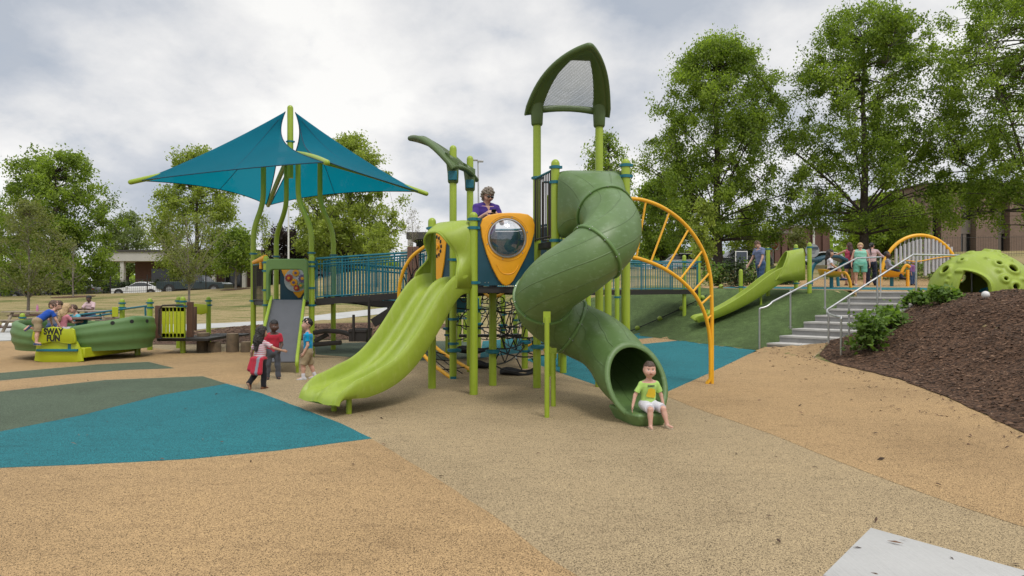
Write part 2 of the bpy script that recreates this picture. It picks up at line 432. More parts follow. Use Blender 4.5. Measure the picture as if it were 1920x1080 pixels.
def ground_mat(name, base, kind):
    m, nt, b = newmat(name); co = coords(nt)
    b.inputs['Specular IOR Level'].default_value = .25
    if kind == 'rubber':
        v1 = N(nt, 'ShaderNodeTexVoronoi', Scale=215.0); nt.links.new(co, v1.inputs['Vector'])
        s1 = nt.nodes.new('ShaderNodeSeparateColor'); nt.links.new(v1.outputs['Color'], s1.inputs[0])
        v2 = N(nt, 'ShaderNodeTexVoronoi', Scale=140.0); nt.links.new(co, v2.inputs['Vector'])
        s2 = nt.nodes.new('ShaderNodeSeparateColor'); nt.links.new(v2.outputs['Color'], s2.inputs[0])
        dark = [c*.22 for c in base]; mid = [c*.86 for c in base]; hi = [min(1, c*1.22) for c in base]
        c1 = ramp(nt, s1.outputs[0], [(0, dark), (.13, dark), (.17, mid), (.55, base), (.85, hi), (1, [min(1, c*1.6) for c in base])])
        c2 = ramp(nt, s2.outputs[1], [(0, .42), (.09, .50), (.14, 1.0), (1, 1.05)])
        col = mixc(nt, 1.0, c1, c2, 'MULTIPLY')
        big = ramp(nt, noise(nt, co, .55, 6, .6), [(.28, (.80, .79, .78)), (.5, (.99, .99, .99)), (.72, (1.08, 1.07, 1.05))])
        mp = N(nt, 'ShaderNodeMapping'); mp.inputs['Scale'].default_value = (1, 3.2, 1); nt.links.new(co, mp.inputs[0])
        scuff = ramp(nt, noise(nt, mp.outputs[0], 2.3, 7, .68), [(.32, (.82, .81, .80)), (.45, (1, 1, 1)), (.62, (1.03, 1.03, 1.02)), (.72, (1.10, 1.10, 1.08))])
        col = mixc(nt, 1.0, mixc(nt, 1.0, col, big, 'MULTIPLY'), scuff, 'MULTIPLY')
        nt.links.new(col, b.inputs['Base Color']); b.inputs['Roughness'].default_value = .85
        bump(nt, b, v1.outputs['Distance'], .5, .004)
    elif kind == 'lawn':
        big = noise(nt, co, .12, 6, .62)
        mp = N(nt, 'ShaderNodeMapping'); mp.inputs['Scale'].default_value = (.35, 2.2, 1); nt.links.new(co, mp.inputs[0])
        st = noise(nt, mp.outputs[0], .8, 6, .65); fine = noise(nt, co, 9, 6, .75)
        s = math_(nt, 'ADD', math_(nt, 'ADD', math_(nt, 'MULTIPLY', big, .35), math_(nt, 'MULTIPLY', st, .4)), math_(nt, 'MULTIPLY', fine, .30))
        nt.links.new(ramp(nt, s, [(.40, (.055, .080, .018)), (.47, (.12, .14, .036)), (.52, (.25, .205, .085)), (.56, (.37, .285, .15)), (.61, (.17, .155, .05)), (.68, (.30, .235, .11))]), b.inputs['Base Color'])
        b.inputs['Roughness'].default_value = .95; bump(nt, b, fine, .8, .06)
    elif kind == 'turf':
        mp = N(nt, 'ShaderNodeMapping'); mp.inputs['Scale'].default_value = (1.0, 1.0, 3.0); mp.inputs['Rotation'].default_value = (0, 0, R(22)); nt.links.new(co, mp.inputs[0])
        fine = noise(nt, mp.outputs[0], 34, 6, .85); st = noise(nt, mp.outputs[0], 4.5, 7, .75); big = noise(nt, co, .7, 3)
        s = math_(nt, 'ADD', math_(nt, 'ADD', math_(nt, 'MULTIPLY', fine, .55), math_(nt, 'MULTIPLY', st, .25)), math_(nt, 'MULTIPLY', big, .2))
        nt.links.new(ramp(nt, s, [(.34, [c*.4 for c in base]), (.47, [c*.85 for c in base]), (.53, [c*1.25 for c in base]), (.62, [c*2.4 for c in base])]), b.inputs['Base Color'])
        b.inputs['Roughness'].default_value = .9; bump(nt, b, fine, .9, .03)
    elif kind == 'mulch':
        v = voro(nt, co, 26); f = noise(nt, co, 30, 6, .75); bg_ = noise(nt, co, 1.1, 4)
        sc = nt.nodes.new('ShaderNodeSeparateColor'); nt.links.new(v, sc.inputs[0])
        s = math_(nt, 'ADD', math_(nt, 'ADD', math_(nt, 'MULTIPLY', sc.outputs[0], .35), math_(nt, 'MULTIPLY', f, .4)), math_(nt, 'MULTIPLY', bg_, .25))
        nt.links.new(ramp(nt, s, [(.25, [c*.35 for c in base]), (.5, base), (.75, [c*2.1 for c in base])]), b.inputs['Base Color'])
        b.inputs['Roughness'].default_value = .95; bump(nt, b, s, 1.0, .05)
    elif kind == 'concrete':
        n1 = noise(nt, co, 1.2, 6, .6); n2 = noise(nt, co, 40, 4, .7)
        mp = N(nt, 'ShaderNodeMapping'); mp.inputs['Scale'].default_value = (60, 2, 1); mp.inputs['Rotation'].default_value = (0, 0, R(-28)); nt.links.new(co, mp.inputs[0])
        br = noise(nt, mp.outputs[0], 2, 3)
        s = math_(nt, 'ADD', math_(nt, 'ADD', math_(nt, 'MULTIPLY', n1, .5), math_(nt, 'MULTIPLY', n2, .2)), math_(nt, 'MULTIPLY', br, .3))
        nt.links.new(ramp(nt, s, [(.3, [c*.66 for c in base]), (.46, [c*.93 for c in base]), (.55, base), (.72, [min(1, c*1.14) for c in base])]), b.inputs['Base Color'])
        b.inputs['Roughness'].default_value = .85; bump(nt, b, br, .3, .004)
    return m
G_ = {
 'lawn': ground_mat('dry_lawn', (.2, .2, .1), 'lawn'),
 'beige': ground_mat('beige_rubber', (.355, .270, .157), 'rubber'),
 'orange': ground_mat('orange_tan_rubber', (.385, .256, .127), 'rubber'),
 'tealr': ground_mat('teal_rubber', (.018, .155, .18), 'rubber'),
 'greenr': ground_mat('dark_green_rubber', (.085, .115, .075), 'rubber'),
 'turf': ground_mat('synthetic_turf', (.070, .108, .035), 'turf'),
 'mulch': ground_mat('bark_mulch', (.088, .049, .029), 'mulch'),
 'mulch2': ground_mat('faded_bark_mulch', (.115, .066, .042), 'mulch'),
 'conc': ground_mat('broom_finished_concrete', (.46, .455, .44), 'concrete'),
 'path': ground_mat('pale_concrete_path', (.46, .46, .445), 'concrete'),
}
def struct(o): o['kind'] = 'structure'; return o
gx, gy = np.meshgrid(XS, YS, indexing='ij')
gz = Hn(gx, gy); v = np.stack([gx, gy, gz], -1).reshape(-1, 3); ny = len(YS)
f = [(i*ny+j, (i+1)*ny+j, (i+1)*ny+j+1, i*ny+j+1) for i in range(len(XS)-1) for j in range(ny-1)]
mb = MB(); mb.add(v, f); struct(mb.build('ground', G_['lawn'], smooth=60))

def smooth_poly(pts, n=6):
    """closed Catmull-Rom through the points"""
    P = [Vector((p[0], p[1], 0)) for p in pts]; k = len(P); out = []
    for i in range(k):
        a, b, c, d = P[i-1], P[i], P[(i+1) % k], P[(i+2) % k]
        for j in range(n):
            t = j/n; out.append(.5*((2*b)+(c-a)*t+(2*a-5*b+4*c-d)*t*t+(3*b-a-3*c+d)*t**3))
    return out
def drape(name, pts, mat, off, wob=0, seed=1):
    """a ground sheet cut along the ground's own grid lines and laid on it"""
    rnd = random.Random(seed)
    if wob:                      # slightly uneven hand-laid edge
        q = []
        for i, p in enumerate(pts):
            a = Vector((p[0], p[1], 0)); c = Vector((pts[(i+1) % len(pts)][0], pts[(i+1) % len(pts)][1], 0))
            n = max(1, int((c-a).length/.25))
            for k in range(n):
                r = a+(c-a)*(k/n); q.append((r.x+rnd.uniform(-wob, wob), r.y+rnd.uniform(-wob, wob)))
        pts = q
    bm = bmesh.new()
    bm.faces.new([bm.verts.new((p[0], p[1], 0)) for p in pts])
    xs = [p[0] for p in pts]; ys = [p[1] for p in pts]
    for arr, ax, lo, hi in ((XS, 0, min(xs), max(xs)), (YS, 1, min(ys), max(ys))):
        for g in arr[(arr > lo) & (arr < hi)]:
            no = [0, 0, 0]; no[ax] = 1; c = [0, 0, 0]; c[ax] = float(g)
            bmesh.ops.bisect_plane(bm, geom=bm.verts[:]+bm.edges[:]+bm.faces[:], dist=1e-5, plane_co=c, plane_no=no)
    for vt in bm.verts: vt.co.z = H(vt.co.x, vt.co.y)+off
    bmesh.ops.recalc_face_normals(bm, faces=bm.faces[:])
    if sum(fc.normal.z for fc in bm.faces) < 0: bmesh.ops.reverse_faces(bm, faces=bm.faces[:])
    me = bpy.data.meshes.new(name); bm.to_mesh(me); bm.free(); me.materials.append(mat); me.shade_smooth()
    o = bpy.data.objects.new(name, me); C.objects.link(o); return struct(o)
def g2(lst): return [tuple(GP(*p)[:2]) for p in lst]

# playground surfacing: one beige sheet, colour fields laid 4 mm above it
edge_r = [(5.0, 4.6), (5.8, 7.2), (6.07, 8), (6.4, 9.1), (6.9, 11.2), (6.95, 13.2), (6.9, 14.6), (7.9, 15.75), (6.62, 16.72), (6.3, 16.4), (4.2, 21.8), (3.2, 24), (1.8, 26), (.5, 28)]
rub = [(-26, -4), (4.6, -4)] + edge_r + [(-3.4, 24.5), (-3.3, 19.6), (-5.9, 19.3), (-8.7, 18.0), (-10.8, 18.6), (-12.6, 20.6), (-15.4, 19.2), (-26, 17.0)]
drape('rubber_surfacing', rub, G_['beige'], .004)
drape('teal_rubber_patch', [(-9, 6.1)]+g2([(0, 878), (180, 871), (350, 862), (520, 846), (697, 823), (640, 795), (560, 764), (490, 738), (424, 720), (300, 742), (150, 780), (0, 810)])+[(-9, 7.6)], G_['tealr'], .0062, .006, 1)
drape('green_rubber_patch', [(-10.5, 7.6)]+g2([(0, 810), (150, 780), (300, 742), (424, 720), (380, 706), (200, 713), (0, 735)])+[(-14, 9.6)], G_['greenr'], .0062, .006, 2)
drape('green_rubber_strip', [(-14.5, 11.0)]+g2([(0, 714), (110, 704), (240, 694), (328, 691), (278, 679), (180, 684), (0, 700)])+[(-15, 12.2)], G_['greenr'], .0062, .006, 3)
drape('orange_rubber_patch', [(-8.0, 6.0)]+g2([(0, 879.5), (180, 872.5), (350, 863.5), (520, 847.5), (698, 824)])+g2([(760, 862), (830, 905), (950, 985), (1025, 1045), (1085, 1085)])+[(.1, 2.4), (-.5, -3.9), (-14, -3.9)], G_['orange'], .0062, .008, 4)
drape('orange_rubber_patch', [(-16, 12.4)]+g2([(0, 699), (180, 683), (280, 678), (330, 691.5), (240, 695), (110, 705), (0, 715)])+[(-16, 10.5), (-14.1, 9.7)]+g2([(0, 734), (200, 712), (380, 705), (425, 719), (480, 722), (500, 700), (500, 672), (470, 655), (372, 664)])+[(-11.0, 18.2), (-12.6, 20.2), (-15.4, 18.9), (-25, 16.8)], G_['orange'], .0056, .01, 5)
drape('teal_rubber_patch', g2([(1424, 657.5), (1405, 664), (1330, 700), (1240, 740), (1140, 730), (1060, 703), (985, 675), (1010, 668), (1150, 651), (1292, 637)])+[(5.3, 19.0)], G_['tealr'], .0062, .006, 6)
drape('teal_rubber_patch', g2([(1252, 631), (1200, 635.5), (1090, 648), (960, 664), (900, 672), (905, 640), (1000, 632), (1180, 627), (1215, 628)]), G_['tealr'], .0062, .006, 7)
drape('orange_rubber_patch', g2([(1253, 631.5), (1293, 636.5), (1150, 650), (1010, 667), (960, 665), (1090, 649), (1200, 636.5)]), G_['orange'], .0062, .006, 8)
drape('green_rubber_patch', g2([(590, 646), (592, 665), (760, 678), (895, 672), (900, 640), (760, 640)]), G_['greenr'], .0062, .006, 9)
o_r = [(4.9, 4.8), (5.75, 7.2), (6.0, 8), (6.35, 9.1), (6.85, 11.2), (6.9, 13.2), (6.85, 14.6), (7.85, 15.7), (6.58, 16.7), (6.3, 16.45)]
drape('orange_rubber_patch', o_r+g2([(1406, 664.5), (1331, 700.5), (1241, 741), (1290, 760), (1345, 780), (1450, 816), (1560, 862), (1690, 912), (1800, 950), (1920, 990)])+[(4.5, 4.2)], G_['orange'], .0062, .01, 10)
# concrete pad in the near corner and the pale path beyond
mb = MB(); pad = [tuple(GP(px, py)[:2]) for px, py in ((1543, 1084), (1632, 995), (1925, 1077))]+[(3.4, 3.0), (2.1, 2.6)]
mb.prism(pad, (0, 0, -.10), (1, 0, 0), (0, 1, 0), (0, 0, 1), .122, .008); struct(mb.build('concrete_pad', G_['conc']))
drape('path', [(-40, 17.6), (-26, 17.2), (-15.4, 19.3), (-12.6, 20.9), (-11.9, 25.4), (-9.9, 29.6), (-8.2, 32.6), (-4.6, 38), (-5.6, 38.8), (-9.6, 33.4), (-11.6, 30.4), (-14.0, 28.4), (-21.5, 26.5), (-40, 25)], G_['path'], .012)
drape('mulch_bed', smooth_poly([(-11.4, 18.9), (-8.6, 18.1), (-6, 19.4), (-3.4, 19.7), (-3.0, 24), (-2.6, 27.8), (-5.5, 29.5), (-8.6, 28.6), (-11.4, 25)], 5), G_['mulch2'], .016, .03, 11)
drape('turf_slope', [tuple((SL[k]+SR*.10-SU*(.0 if k else -.1))[:2]) for k in range(9)][::-1]+[(6.25, 16.42), (4.08, 21.75), (3.08, 24), (1.68, 26), (.38, 28), (.1, 30), (2.8, 28.6), (5.6, 25.8), (7.0, 23.2), (8.4, 21.7), (9.7, 20.6)], G_['turf'], .014)
plate = [tuple((SL[8]+SR*.1+SU*.05)[:2]), (9.75, 20.65), (8.45, 21.75), (7.05, 23.25), (7.5, 25.8), (11, 29.4), (19, 29.6), (26, 26), (26, 12.6), (15.0, 13.2), (12.9, 14.4), (11.7, 15.5), (11.0, 16.3), tuple((SL[8]+SR*1.72+SU*.05)[:2])]
drape('plateau_rubber_surfacing', plate, G_['orange'], .010)
drape('teal_rubber_patch', [(7.2, 23.3), (9.6, 21.2), (10.8, 20.0), (12.4, 18.4), (14.2, 16.1), (18, 14.8), (22, 14.8), (22, 17.6), (16.5, 18.2), (13.8, 20.0), (11.8, 21.6), (8.6, 24.2)], G_['tealr'], .016)
mul = [(7.75, 15.55), (7.0, 14.6), (6.78, 13.2), (6.76, 11.2), (6.27, 9.1), (5.93, 8), (5.68, 7.2), (5.05, 5), (4.45, 3.2), (11, 2.8), (15.0, 8.0), (15.0, 13.2), (12.9, 14.4), (11.7, 15.5), (11.0, 16.3)]+[tuple((SL[8]+SR*(SW_+.02)+SU*.05)[:2])]+[tuple((SL[k]+SR*(SW_+.02))[:2]) for k in range(8, -1, -1)]
drape('mulch_slope', mul, G_['mulch'], .018, .03, 12)

# loose bark chips
m, nt, b = newmat('bark_chips')
a = N(nt, 'ShaderNodeAttribute', attribute_name='tint')
nt.links.new(ramp(nt, a.outputs['Fac'], [(0, (.042, .026, .016)), (.55, (.095, .053, .032)), (.9, (.20, .115, .068)), (1, (.26, .17, .11))]), b.inputs['Base Color']); b.inputs['Roughness'].default_value = .9
M['chips'] = m
def inpoly(x, y, P):
    c = np.zeros(len(x), bool); n = len(P)
    for i in range(n):
        x1, y1 = P[i]; x2, y2 = P[(i+1) % n]
        if y1 == y2: continue
        c ^= ((y1 > y) != (y2 > y)) & (x < (x2-x1)*(y-y1)/(y2-y1)+x1)
    return c
def chips(name, P, n, size, seed, lift=.02, dens=None, kind='stuff'):
    rg = np.random.default_rng(seed); P = [tuple(p[:2]) for p in P]
    lo = np.min(P, 0); hi = np.max(P, 0)
    x = rg.uniform(lo[0], hi[0], n*6); y = rg.uniform(lo[1], hi[1], n*6)
    k = inpoly(x, y, P)
    if dens is not None: k &= rg.random(len(x)) < dens(x, y)
    x, y = x[k][:n], y[k][:n]; n = len(x)
    z = Hn(x, y)+lift+rg.uniform(0, .012, n)
    a = rg.uniform(0, 2*PI, n); L = size*rg.uniform(.5, 1.6, n); wd = L*rg.uniform(.12, .4, n); til = rg.normal(0, .22, n)
    d = np.stack([np.cos(a)*np.cos(til), np.sin(a)*np.cos(til), np.sin(til)], 1); s = np.stack([-np.sin(a), np.cos(a), rg.normal(0, .3, n)], 1)
    c = np.stack([x, y, z], 1); up = np.array([0, 0, 1.0])
    V = np.stack([c-d*L[:, None]/2, c+s*wd[:, None]/2+up*.003, c+d*L[:, None]/2, c-s*wd[:, None]/2+up*.003, c+up*(wd[:, None]*.45)], 1).reshape(-1, 3)
    q = np.arange(n)[:, None]*5
    F = np.concatenate([q+np.array([[0, 4, 1]]), q+np.array([[1, 4, 2]]), q+np.array([[2, 4, 3]]), q+np.array([[3, 4, 0]])])
    me = bpy.data.meshes.new(name); me.from_pydata(V.tolist(), [], [(int(p[1]), int(p[0]), int(p[2])) for p in F])
    at = me.attributes.new('tint', 'FLOAT', 'POINT'); at.data.foreach_set('value', np.repeat(rg.random(n)**1.3, 5).astype(np.float32))
    me.materials.append(M['chips']); o = bpy.data.objects.new(name, me); C.objects.link(o); o['kind'] = kind; return o
chips('bark_mulch_chips', mul, 46000, .072, 1, .022)
chips('bark_mulch_chips', [(-11.4, 18.9), (-8.6, 18.1), (-6, 19.4), (-3.4, 19.7), (-3.0, 24), (-5.5, 28), (-8.6, 28), (-11.4, 25)], 7000, .10, 2, .02)
ed = lambda x, y: np.exp(-np.clip(np.interp(y, EDGE_Y, EDGE_X)-x, 0, 9)/.5)*.9+.02
chips('bark_litter', [(1.0, 2.2), (3.4, 3.4), (4.9, 4.6), (5.8, 7.2), (6.4, 9.1), (6.9, 11.2), (6.95, 13.2), (7.9, 15.6), (6.5, 16.4), (3.0, 11), (1.5, 6)], 1100, .055, 3, .012, ed)
chips('bark_litter', [(-7, 2.2), (1.5, 2.2), (3, 8), (-1, 12), (-9, 13)], 120, .042, 4, .012)
chips('bark_litter', pad, 16, .06, 5, .024)
# ================================================================ the play structure
def frame2(a, b):
    """unit vector a->b on plan and the one square to it"""
    d = Vector((b[0]-a[0], b[1]-a[1], 0)); L = d.length; d.normalize(); return d, Vector((d.y, -d.x, 0)), L
play = empty('play_structure', (0, 11, 0), 'lime and green play structure with spiral tube slide, double slide and teal shade sails', 'play structure')
PR = .0635
def post(parent, x, y, ztop, zbot=None, r=PR, clamps=(), name='post', path=None, mat='lime_post', dome=True):
    zb = H(x, y)-.05 if zbot is None else zbot
    mb = MB(); p = path or [(x, y, zb), (x, y, ztop-r)]
    if dome and not path:
        pts = list(p)+[(x, y, ztop-r+r*math.sin(R(a))) for a in (25, 50, 70, 88)]; rr = [r, r]+[r*math.cos(R(a)) for a in (25, 50, 70, 88)]
        mb.tube(pts, rr, 18)
    else: mb.tube(p, r, 18)
    o = mb.build(name, M[mat], parent)
    for z in clamps:
        c = MB(); c.tube([(x, y, z-.022), (x, y, z+.022)], r+.011, 18); c.box((x+r+.015, y-.01, z), (.045, .05, .036))
        c.box((x-r-.012, y-.005, z), (.03, .05, .03)); c.build('clamp', M['teal'], o)
    return o
P1 = (-.576, 9.6); S_ = (-1.275, 10.2); E_ = (-1.04, 11.3); F_ = (-.80, 12.2)
A_ = (.64, 9.45); B_ = (1.67, 9.40); C_ = (.40, 10.25); D_ = (1.41, 10.35)
post(play, *P1, 2.74, clamps=(2.63, 2.50, 1.68)); post(play, *S_, 2.72, clamps=(2.55, 1.68))
post(play, *E_, 4.12, clamps=(2.1, 1.05, .62)); post(play, *F_, 4.12, clamps=(2.45,))
post(play, *A_, 3.50, zbot=1.25, clamps=(3.38, 3.16, 2.30)); post(play, *B_, 3.50, clamps=(3.40, 3.24))
post(play, *C_, 4.5, clamps=(3.36,)); post(play, *D_, 4.5, clamps=(2.3,))
post(play, X(924, 10.5), 10.5, 1.6); post(play, X(1056, 12.04), 12.04, 2.6); post(play, X(1031, 11.6), 11.6, 3.3)
post(play, X(1052, 13), 13, 3.15, clamps=(2.75, 2.65)); post(play, X(1140, 11.7), 11.7, 2.4)
for px, Y, zt, cl in ((984, 12.7, 1.6, (.55, .35)), (943, 16.8, 1.75, (.9, .5)), (966, 18, .95, (.7, .3)), (840, 15, 1.6, (1.0, .5)), (861, 17, 1.6, (.8,)), (897, 16, 1.7, (1.1, .6)), (872, 19, 1.5, (.7,)), (1157, 17.5, 2.3, (1.35,)), (1103, 15.5, 2.2, (1.5,)), (1127, 18, 2.2, ())):
    post(play, X(px, Y), Y, zt, clamps=cl)

# decks
mb = MB(); dk = [S_, P1, (.33, 9.85), C_, (.6, 11.2), (.1, 12.1), F_, E_]
mb.prism([(x, y) for x, y in dk], (0, 0, 1.52), (1, 0, 0), (0, 1, 0), (0, 0, 1), .10, .01); mb.build('deck', M['black_deck'], play)
mb = MB(); mb.prism([A_, B_, D_, C_], (0, 0, 2.21), (1, 0, 0), (0, 1, 0), (0, 0, 1), .10, .01); mb.build('deck', M['black_deck'], play)

# railing of upright brown bars on the high deck
def rail_panel(parent, a, b, z0, z1, n, rb, mat, railmat, rail_r=.02, z0b=None, z1b=None, name='railing', frame=True):
    z0b = z0 if z0b is None else z0b; z1b = z1 if z1b is None else z1b
    a0, b0 = Vector((a[0], a[1], z0)), Vector((b[0], b[1], z0b)); a1, b1 = Vector((a[0], a[1], z1)), Vector((b[0], b[1], z1b))
    mb = MB(); off = (a1-a0)*.03
    for i in range(n):
        t = (i+.5)/n; mb.tube([a0.lerp(b0, t), a1.lerp(b1, t)], rb, 8)
    mb.tube([a0+off, b0+off], rb*1.4, 8)
    if frame: mb.tube([a0, a1], rb*1.5, 8); mb.tube([b0, b1], rb*1.5, 8)
    o = mb.build(name, M[mat], parent)
    r = MB(); r.tube([a1, b1], rail_r, 12); r.build('top_rail', M[railmat], o); return o
d, n, L = frame2(C_, A_)
ca = Vector((*C_, 0))+n*-.0; rail_panel(play, (C_[0]-.03, C_[1]-.06), (A_[0]-.06, A_[1]+.06), 2.34, 3.34, 10, .009, 'brown_rail', 'teal', .018)
rail_panel(play, (C_[0]+.1, C_[1]+.02), (D_[0]-.1, D_[1]-.02), 2.34, 3.30, 12, .009, 'brown_rail', 'teal', .018)
rail_panel(play, (B_[0]+.02, B_[1]+.1), (D_[0]+.12, D_[1]-.1), 2.34, 3.30, 10, .009, 'brown_rail', 'teal', .018)

for a_, b_ in ((F_, (.1, 12.1)), ((.1, 12.1), (.6, 11.2))):
    d_, n_, L_ = frame2(a_, b_); mb = MB(); mb.box(((a_[0]+b_[0])/2, (a_[1]+b_[1])/2, 2.17), (L_, .03, 1.0), ax=(d_, n_, Vector((0, 0, 1)))); bp0 = mb.build('barrier_panel', M['teal_dark'], play, bevel=.01)
    mb = MB(); mb.tube([(a_[0], a_[1], 2.70), (b_[0], b_[1], 2.70)], .022, 10); mb.build('top_rail', M['teal'], bp0)
# ---- double slide
sd = Vector((-.65, -.76, 0)).normalized(); se = Vector((.76, -.65, 0)).normalized()    # run, towards the viewer's right side
sb = Vector((-.925, 9.90, 0))+sd*.05
prof = [(h_*.925, z_) for h_, z_ in [(0, 1.62), (.18, 1.60), (.34, 1.51), (.52, 1.33), (.75, 1.06), (1.0, .79), (1.25, .575), (1.5, .43), (1.75, .345), (2.0, .30), (2.2, .285), (2.36, .27), (2.45, .25), (2.51, .21), (2.54, .15)]]
cen = spline([(h, z, 0) for h, z in prof], 5)
dsl = None
def slide_ring(h, z, tz, t):
    h1 = h/.925; wl = lerp(.20, .09, min(1, max(0, (h1-1.8)/.7))); k = lerp(1, .93, max(0, (h1-2.3)/.22))
    wl *= 1-.72*min(1, max(0, (h1-2.22)/.30))**1.5
    top = [(-.457, wl), (-.444, wl+.02), (-.418, wl+.02), (-.398, wl-.008), (-.382, wl*.45), (-.358, .028), (-.31, .004), (-.2, 0), (-.115, .006), (-.068, .034), (-.044, wl*.50), (-.022, wl*.74), (0, wl*.78)]
    top = top+[(-a, b) for a, b in top[-2::-1]]
    bot = [(.47, wl-.03), (.465, -.02), (.43, -.095), (.30, -.115), (.1, -.10), (0, -.06), (-.1, -.10), (-.30, -.115), (-.43, -.095), (-.465, -.02), (-.47, wl-.03)]
    nrm = Vector((-tz.y, tz.x))   # (h,z) plane normal
    out = []
    w_ = min(1, max(0, (h1-2.05)/.45)); bs = lerp(1, .40, w_)
    for j_, (e, q) in enumerate(top+bot):
        if j_ >= len(top): q = q*bs if q < 0 else q
        dh = -.055*w_*(1+math.cos(2*PI*e/.46))/2
        out.append(sb+sd*(h+dh+nrm.x*q)+se*(e*k)+Vector((0, 0, z+nrm.y*q)))
    return out
rings = []
for i, p in enumerate(cen):
    a = cen[max(0, i-1)]; b = cen[min(len(cen)-1, i+1)]; tz = Vector((b.x-a.x, b.y-a.y)); tz.normalize()
    rings.append(slide_ring(p.x, p.y, tz, i/len(cen)))
mb = MB(); mb.loft(rings)
dsl = mb.build('double_slide', M['lime_plastic'], play, smooth=50); dsl['label'] = 'wavy lime green double slide with a raised centre ridge'
for e, h in ((-.02, 2.06), (.28, 2.04)):
    p = sb+sd*h+se*e; mb = MB(); mb.tube([(p.x, p.y, -.03), (p.x, p.y, .2)], .036, 14); mb.build('support_leg', M['lime_post'], dsl)
# slide hood
def hood(parent, o, run, side, half, z0, ht, mat, name='hood', front=.40):
    nU, nP = 36, 10; grid = []
    for i in range(nU+1):
        t = i/nU*2-1; row = []
        for j in range(nP+1):
            q = j/nP
            # a superellipse that rounds off towards the front
            nexp = lerp(7, 2.8, q); aa = abs(t)
            th = (1-aa)*PI/2
            ce, sn = math.cos(th), math.sin(th)
            ex = math.copysign(ce**(2/nexp), t); hz = sn**(2/nexp)
            zz = hz*ht*lerp(1, .82, q)
            hw = half*lerp(1, .72+.26*(1-min(1, max(0, (hz-.26)/.30))), q)
            zr = zz/ht
            pr = front*(1.0-.50*math.exp(-((zr-.46)/.20)**2))*(1 if zr > .5 else lerp(.9, 1, zr*2))
            row.append(Vector(o)+Vector(run)*(pr*q)+Vector(side)*(ex*hw)+Vector((0, 0, z0+zz)))
        grid.append(row)
    mb = MB(); mb.loft(grid, closed_ring=False, cap=False)
    ob = mb.build(name, M[mat], parent, smooth=60, solid=.028)
    lp = MB(); lp.tube([r[-1] for r in grid], .017, 8); lp.build('hood_lip', M[mat], ob)
    return ob
hood(dsl, sb-sd*.04, sd, se, .47, 1.60, 1.02, 'lime_plastic')

# ---- spiral tube slide
TR = .385
hx, hy, hr = .875, 8.52, .46
def hp(a, z, r=hr): return Vector((hx+r*math.cos(R(a)), hy+r*math.sin(R(a)), z))
tp = [Vector((1.15, 9.44, 2.83)), Vector((1.19, 9.2, 2.80)), Vector((1.27, 8.87, 2.66)), hp(0, 2.42), hp(-45, 2.17), hp(-90, 1.90), hp(-135, 1.66), hp(180, 1.44), hp(135, 1.23), hp(90, 1.03), hp(45, .87), Vector((1.36, 8.5, .70)), Vector((1.42, 8.12, .56)), Vector((1.51, 7.78, .475))]
tpath = spline(tp, 7)
def tube_rings(path, rad, n=40, sq=True):
    rings = []; m = len(path)
    for i, p in enumerate(path):
        t = (path[min(i+1, m-1)]-path[max(i-1, 0)]).normalized()
        s = t.cross(Vector((0, 0, 1))).normalized(); u = s.cross(t)
        q = min(1, i/13.0) if sq else 1
        ne = lerp(9, 2, q**.6); a = lerp(.505, rad, q); b = lerp(.50, rad, q)
        if rad < TR: a -= (TR-rad)*(1-q); b -= (TR-rad)*(1-q)
        if i == 0: s = Vector((1, .02, 0)); u = Vector((0, 0, 1))
        ring = []
        for k in range(n):
            th = 2*PI*k/n; c, sn = math.cos(th), math.sin(th)
            ring.append(p+s*(math.copysign(abs(c)**(2/ne), c)*a)+u*(math.copysign(abs(sn)**(2/ne), sn)*b))
        if sq and i > m-13:      # the mouth is cut on the slant, its lower lip reaching forward
            wgt = ((i-(m-13))/12)**1.5; ring = [v-t*((v-p).dot(u)*.78*wgt) for v in ring]
        rings.append(ring)
    return rings
ro = tube_rings(tpath, TR); ri = tube_rings(tpath, TR-.03)
def tube_mat():
    m, nt, b = newmat('tube_plastic'); co = coords(nt); uv = coords(nt, 'UV')
    n1 = noise(nt, co, 1.7, 5); n2 = noise(nt, co, 14, 3)
    s = math_(nt, 'ADD', math_(nt, 'MULTIPLY', n1, .7), math_(nt, 'MULTIPLY', n2, .3))
    col = ramp(nt, s, [(.25, (.084, .148, .044)), (.5, (.100, .175, .053)), (.75, (.118, .20, .063))])
    su = nt.nodes.new('ShaderNodeSeparateXYZ'); nt.links.new(uv, su.inputs[0])
    fr = math_(nt, 'ABSOLUTE', math_(nt, 'SUBTRACT', math_(nt, 'FRACT', math_(nt, 'MULTIPLY', su.outputs[0], 9.0)), .5))
    line = ramp(nt, fr, [(0, 1), (.018, .9), (.035, 0)])
    mp = N(nt, 'ShaderNodeMapping'); mp.inputs['Scale'].default_value = (5, 3, 9); nt.links.new(co, mp.inputs[0])
    scr = ramp(nt, noise(nt, mp.outputs[0], 2.1, 8, .72), [(.54, 0), (.63, .55)])
    col = mixc(nt, scr, col, (.16, .25, .12))
    nt.links.new(mixc(nt, math_(nt, 'MULTIPLY', line, .28), col, (.04, .075, .022)), b.inputs['Base Color'])
    nt.links.new(ramp(nt, n1, [(.3, .38), (.7, .54)]), b.inputs['Roughness'])
    bp = N(nt, 'ShaderNodeBump', Strength=.6, Distance=.008, invert=True); nt.links.new(line, bp.inputs['Height'])
    bp2 = N(nt, 'ShaderNodeBump', Strength=.12, Distance=.003); nt.links.new(noise(nt, co, 160, 3), bp2.inputs['Height'])
    nt.links.new(bp.outputs[0], bp2.inputs['Normal']); nt.links.new(bp2.outputs[0], b.inputs['Normal']); return m
M['tube'] = tube_mat()
mb = MB(); allr = ro+ri[::-1]; mb.loft(allr, cap=False)
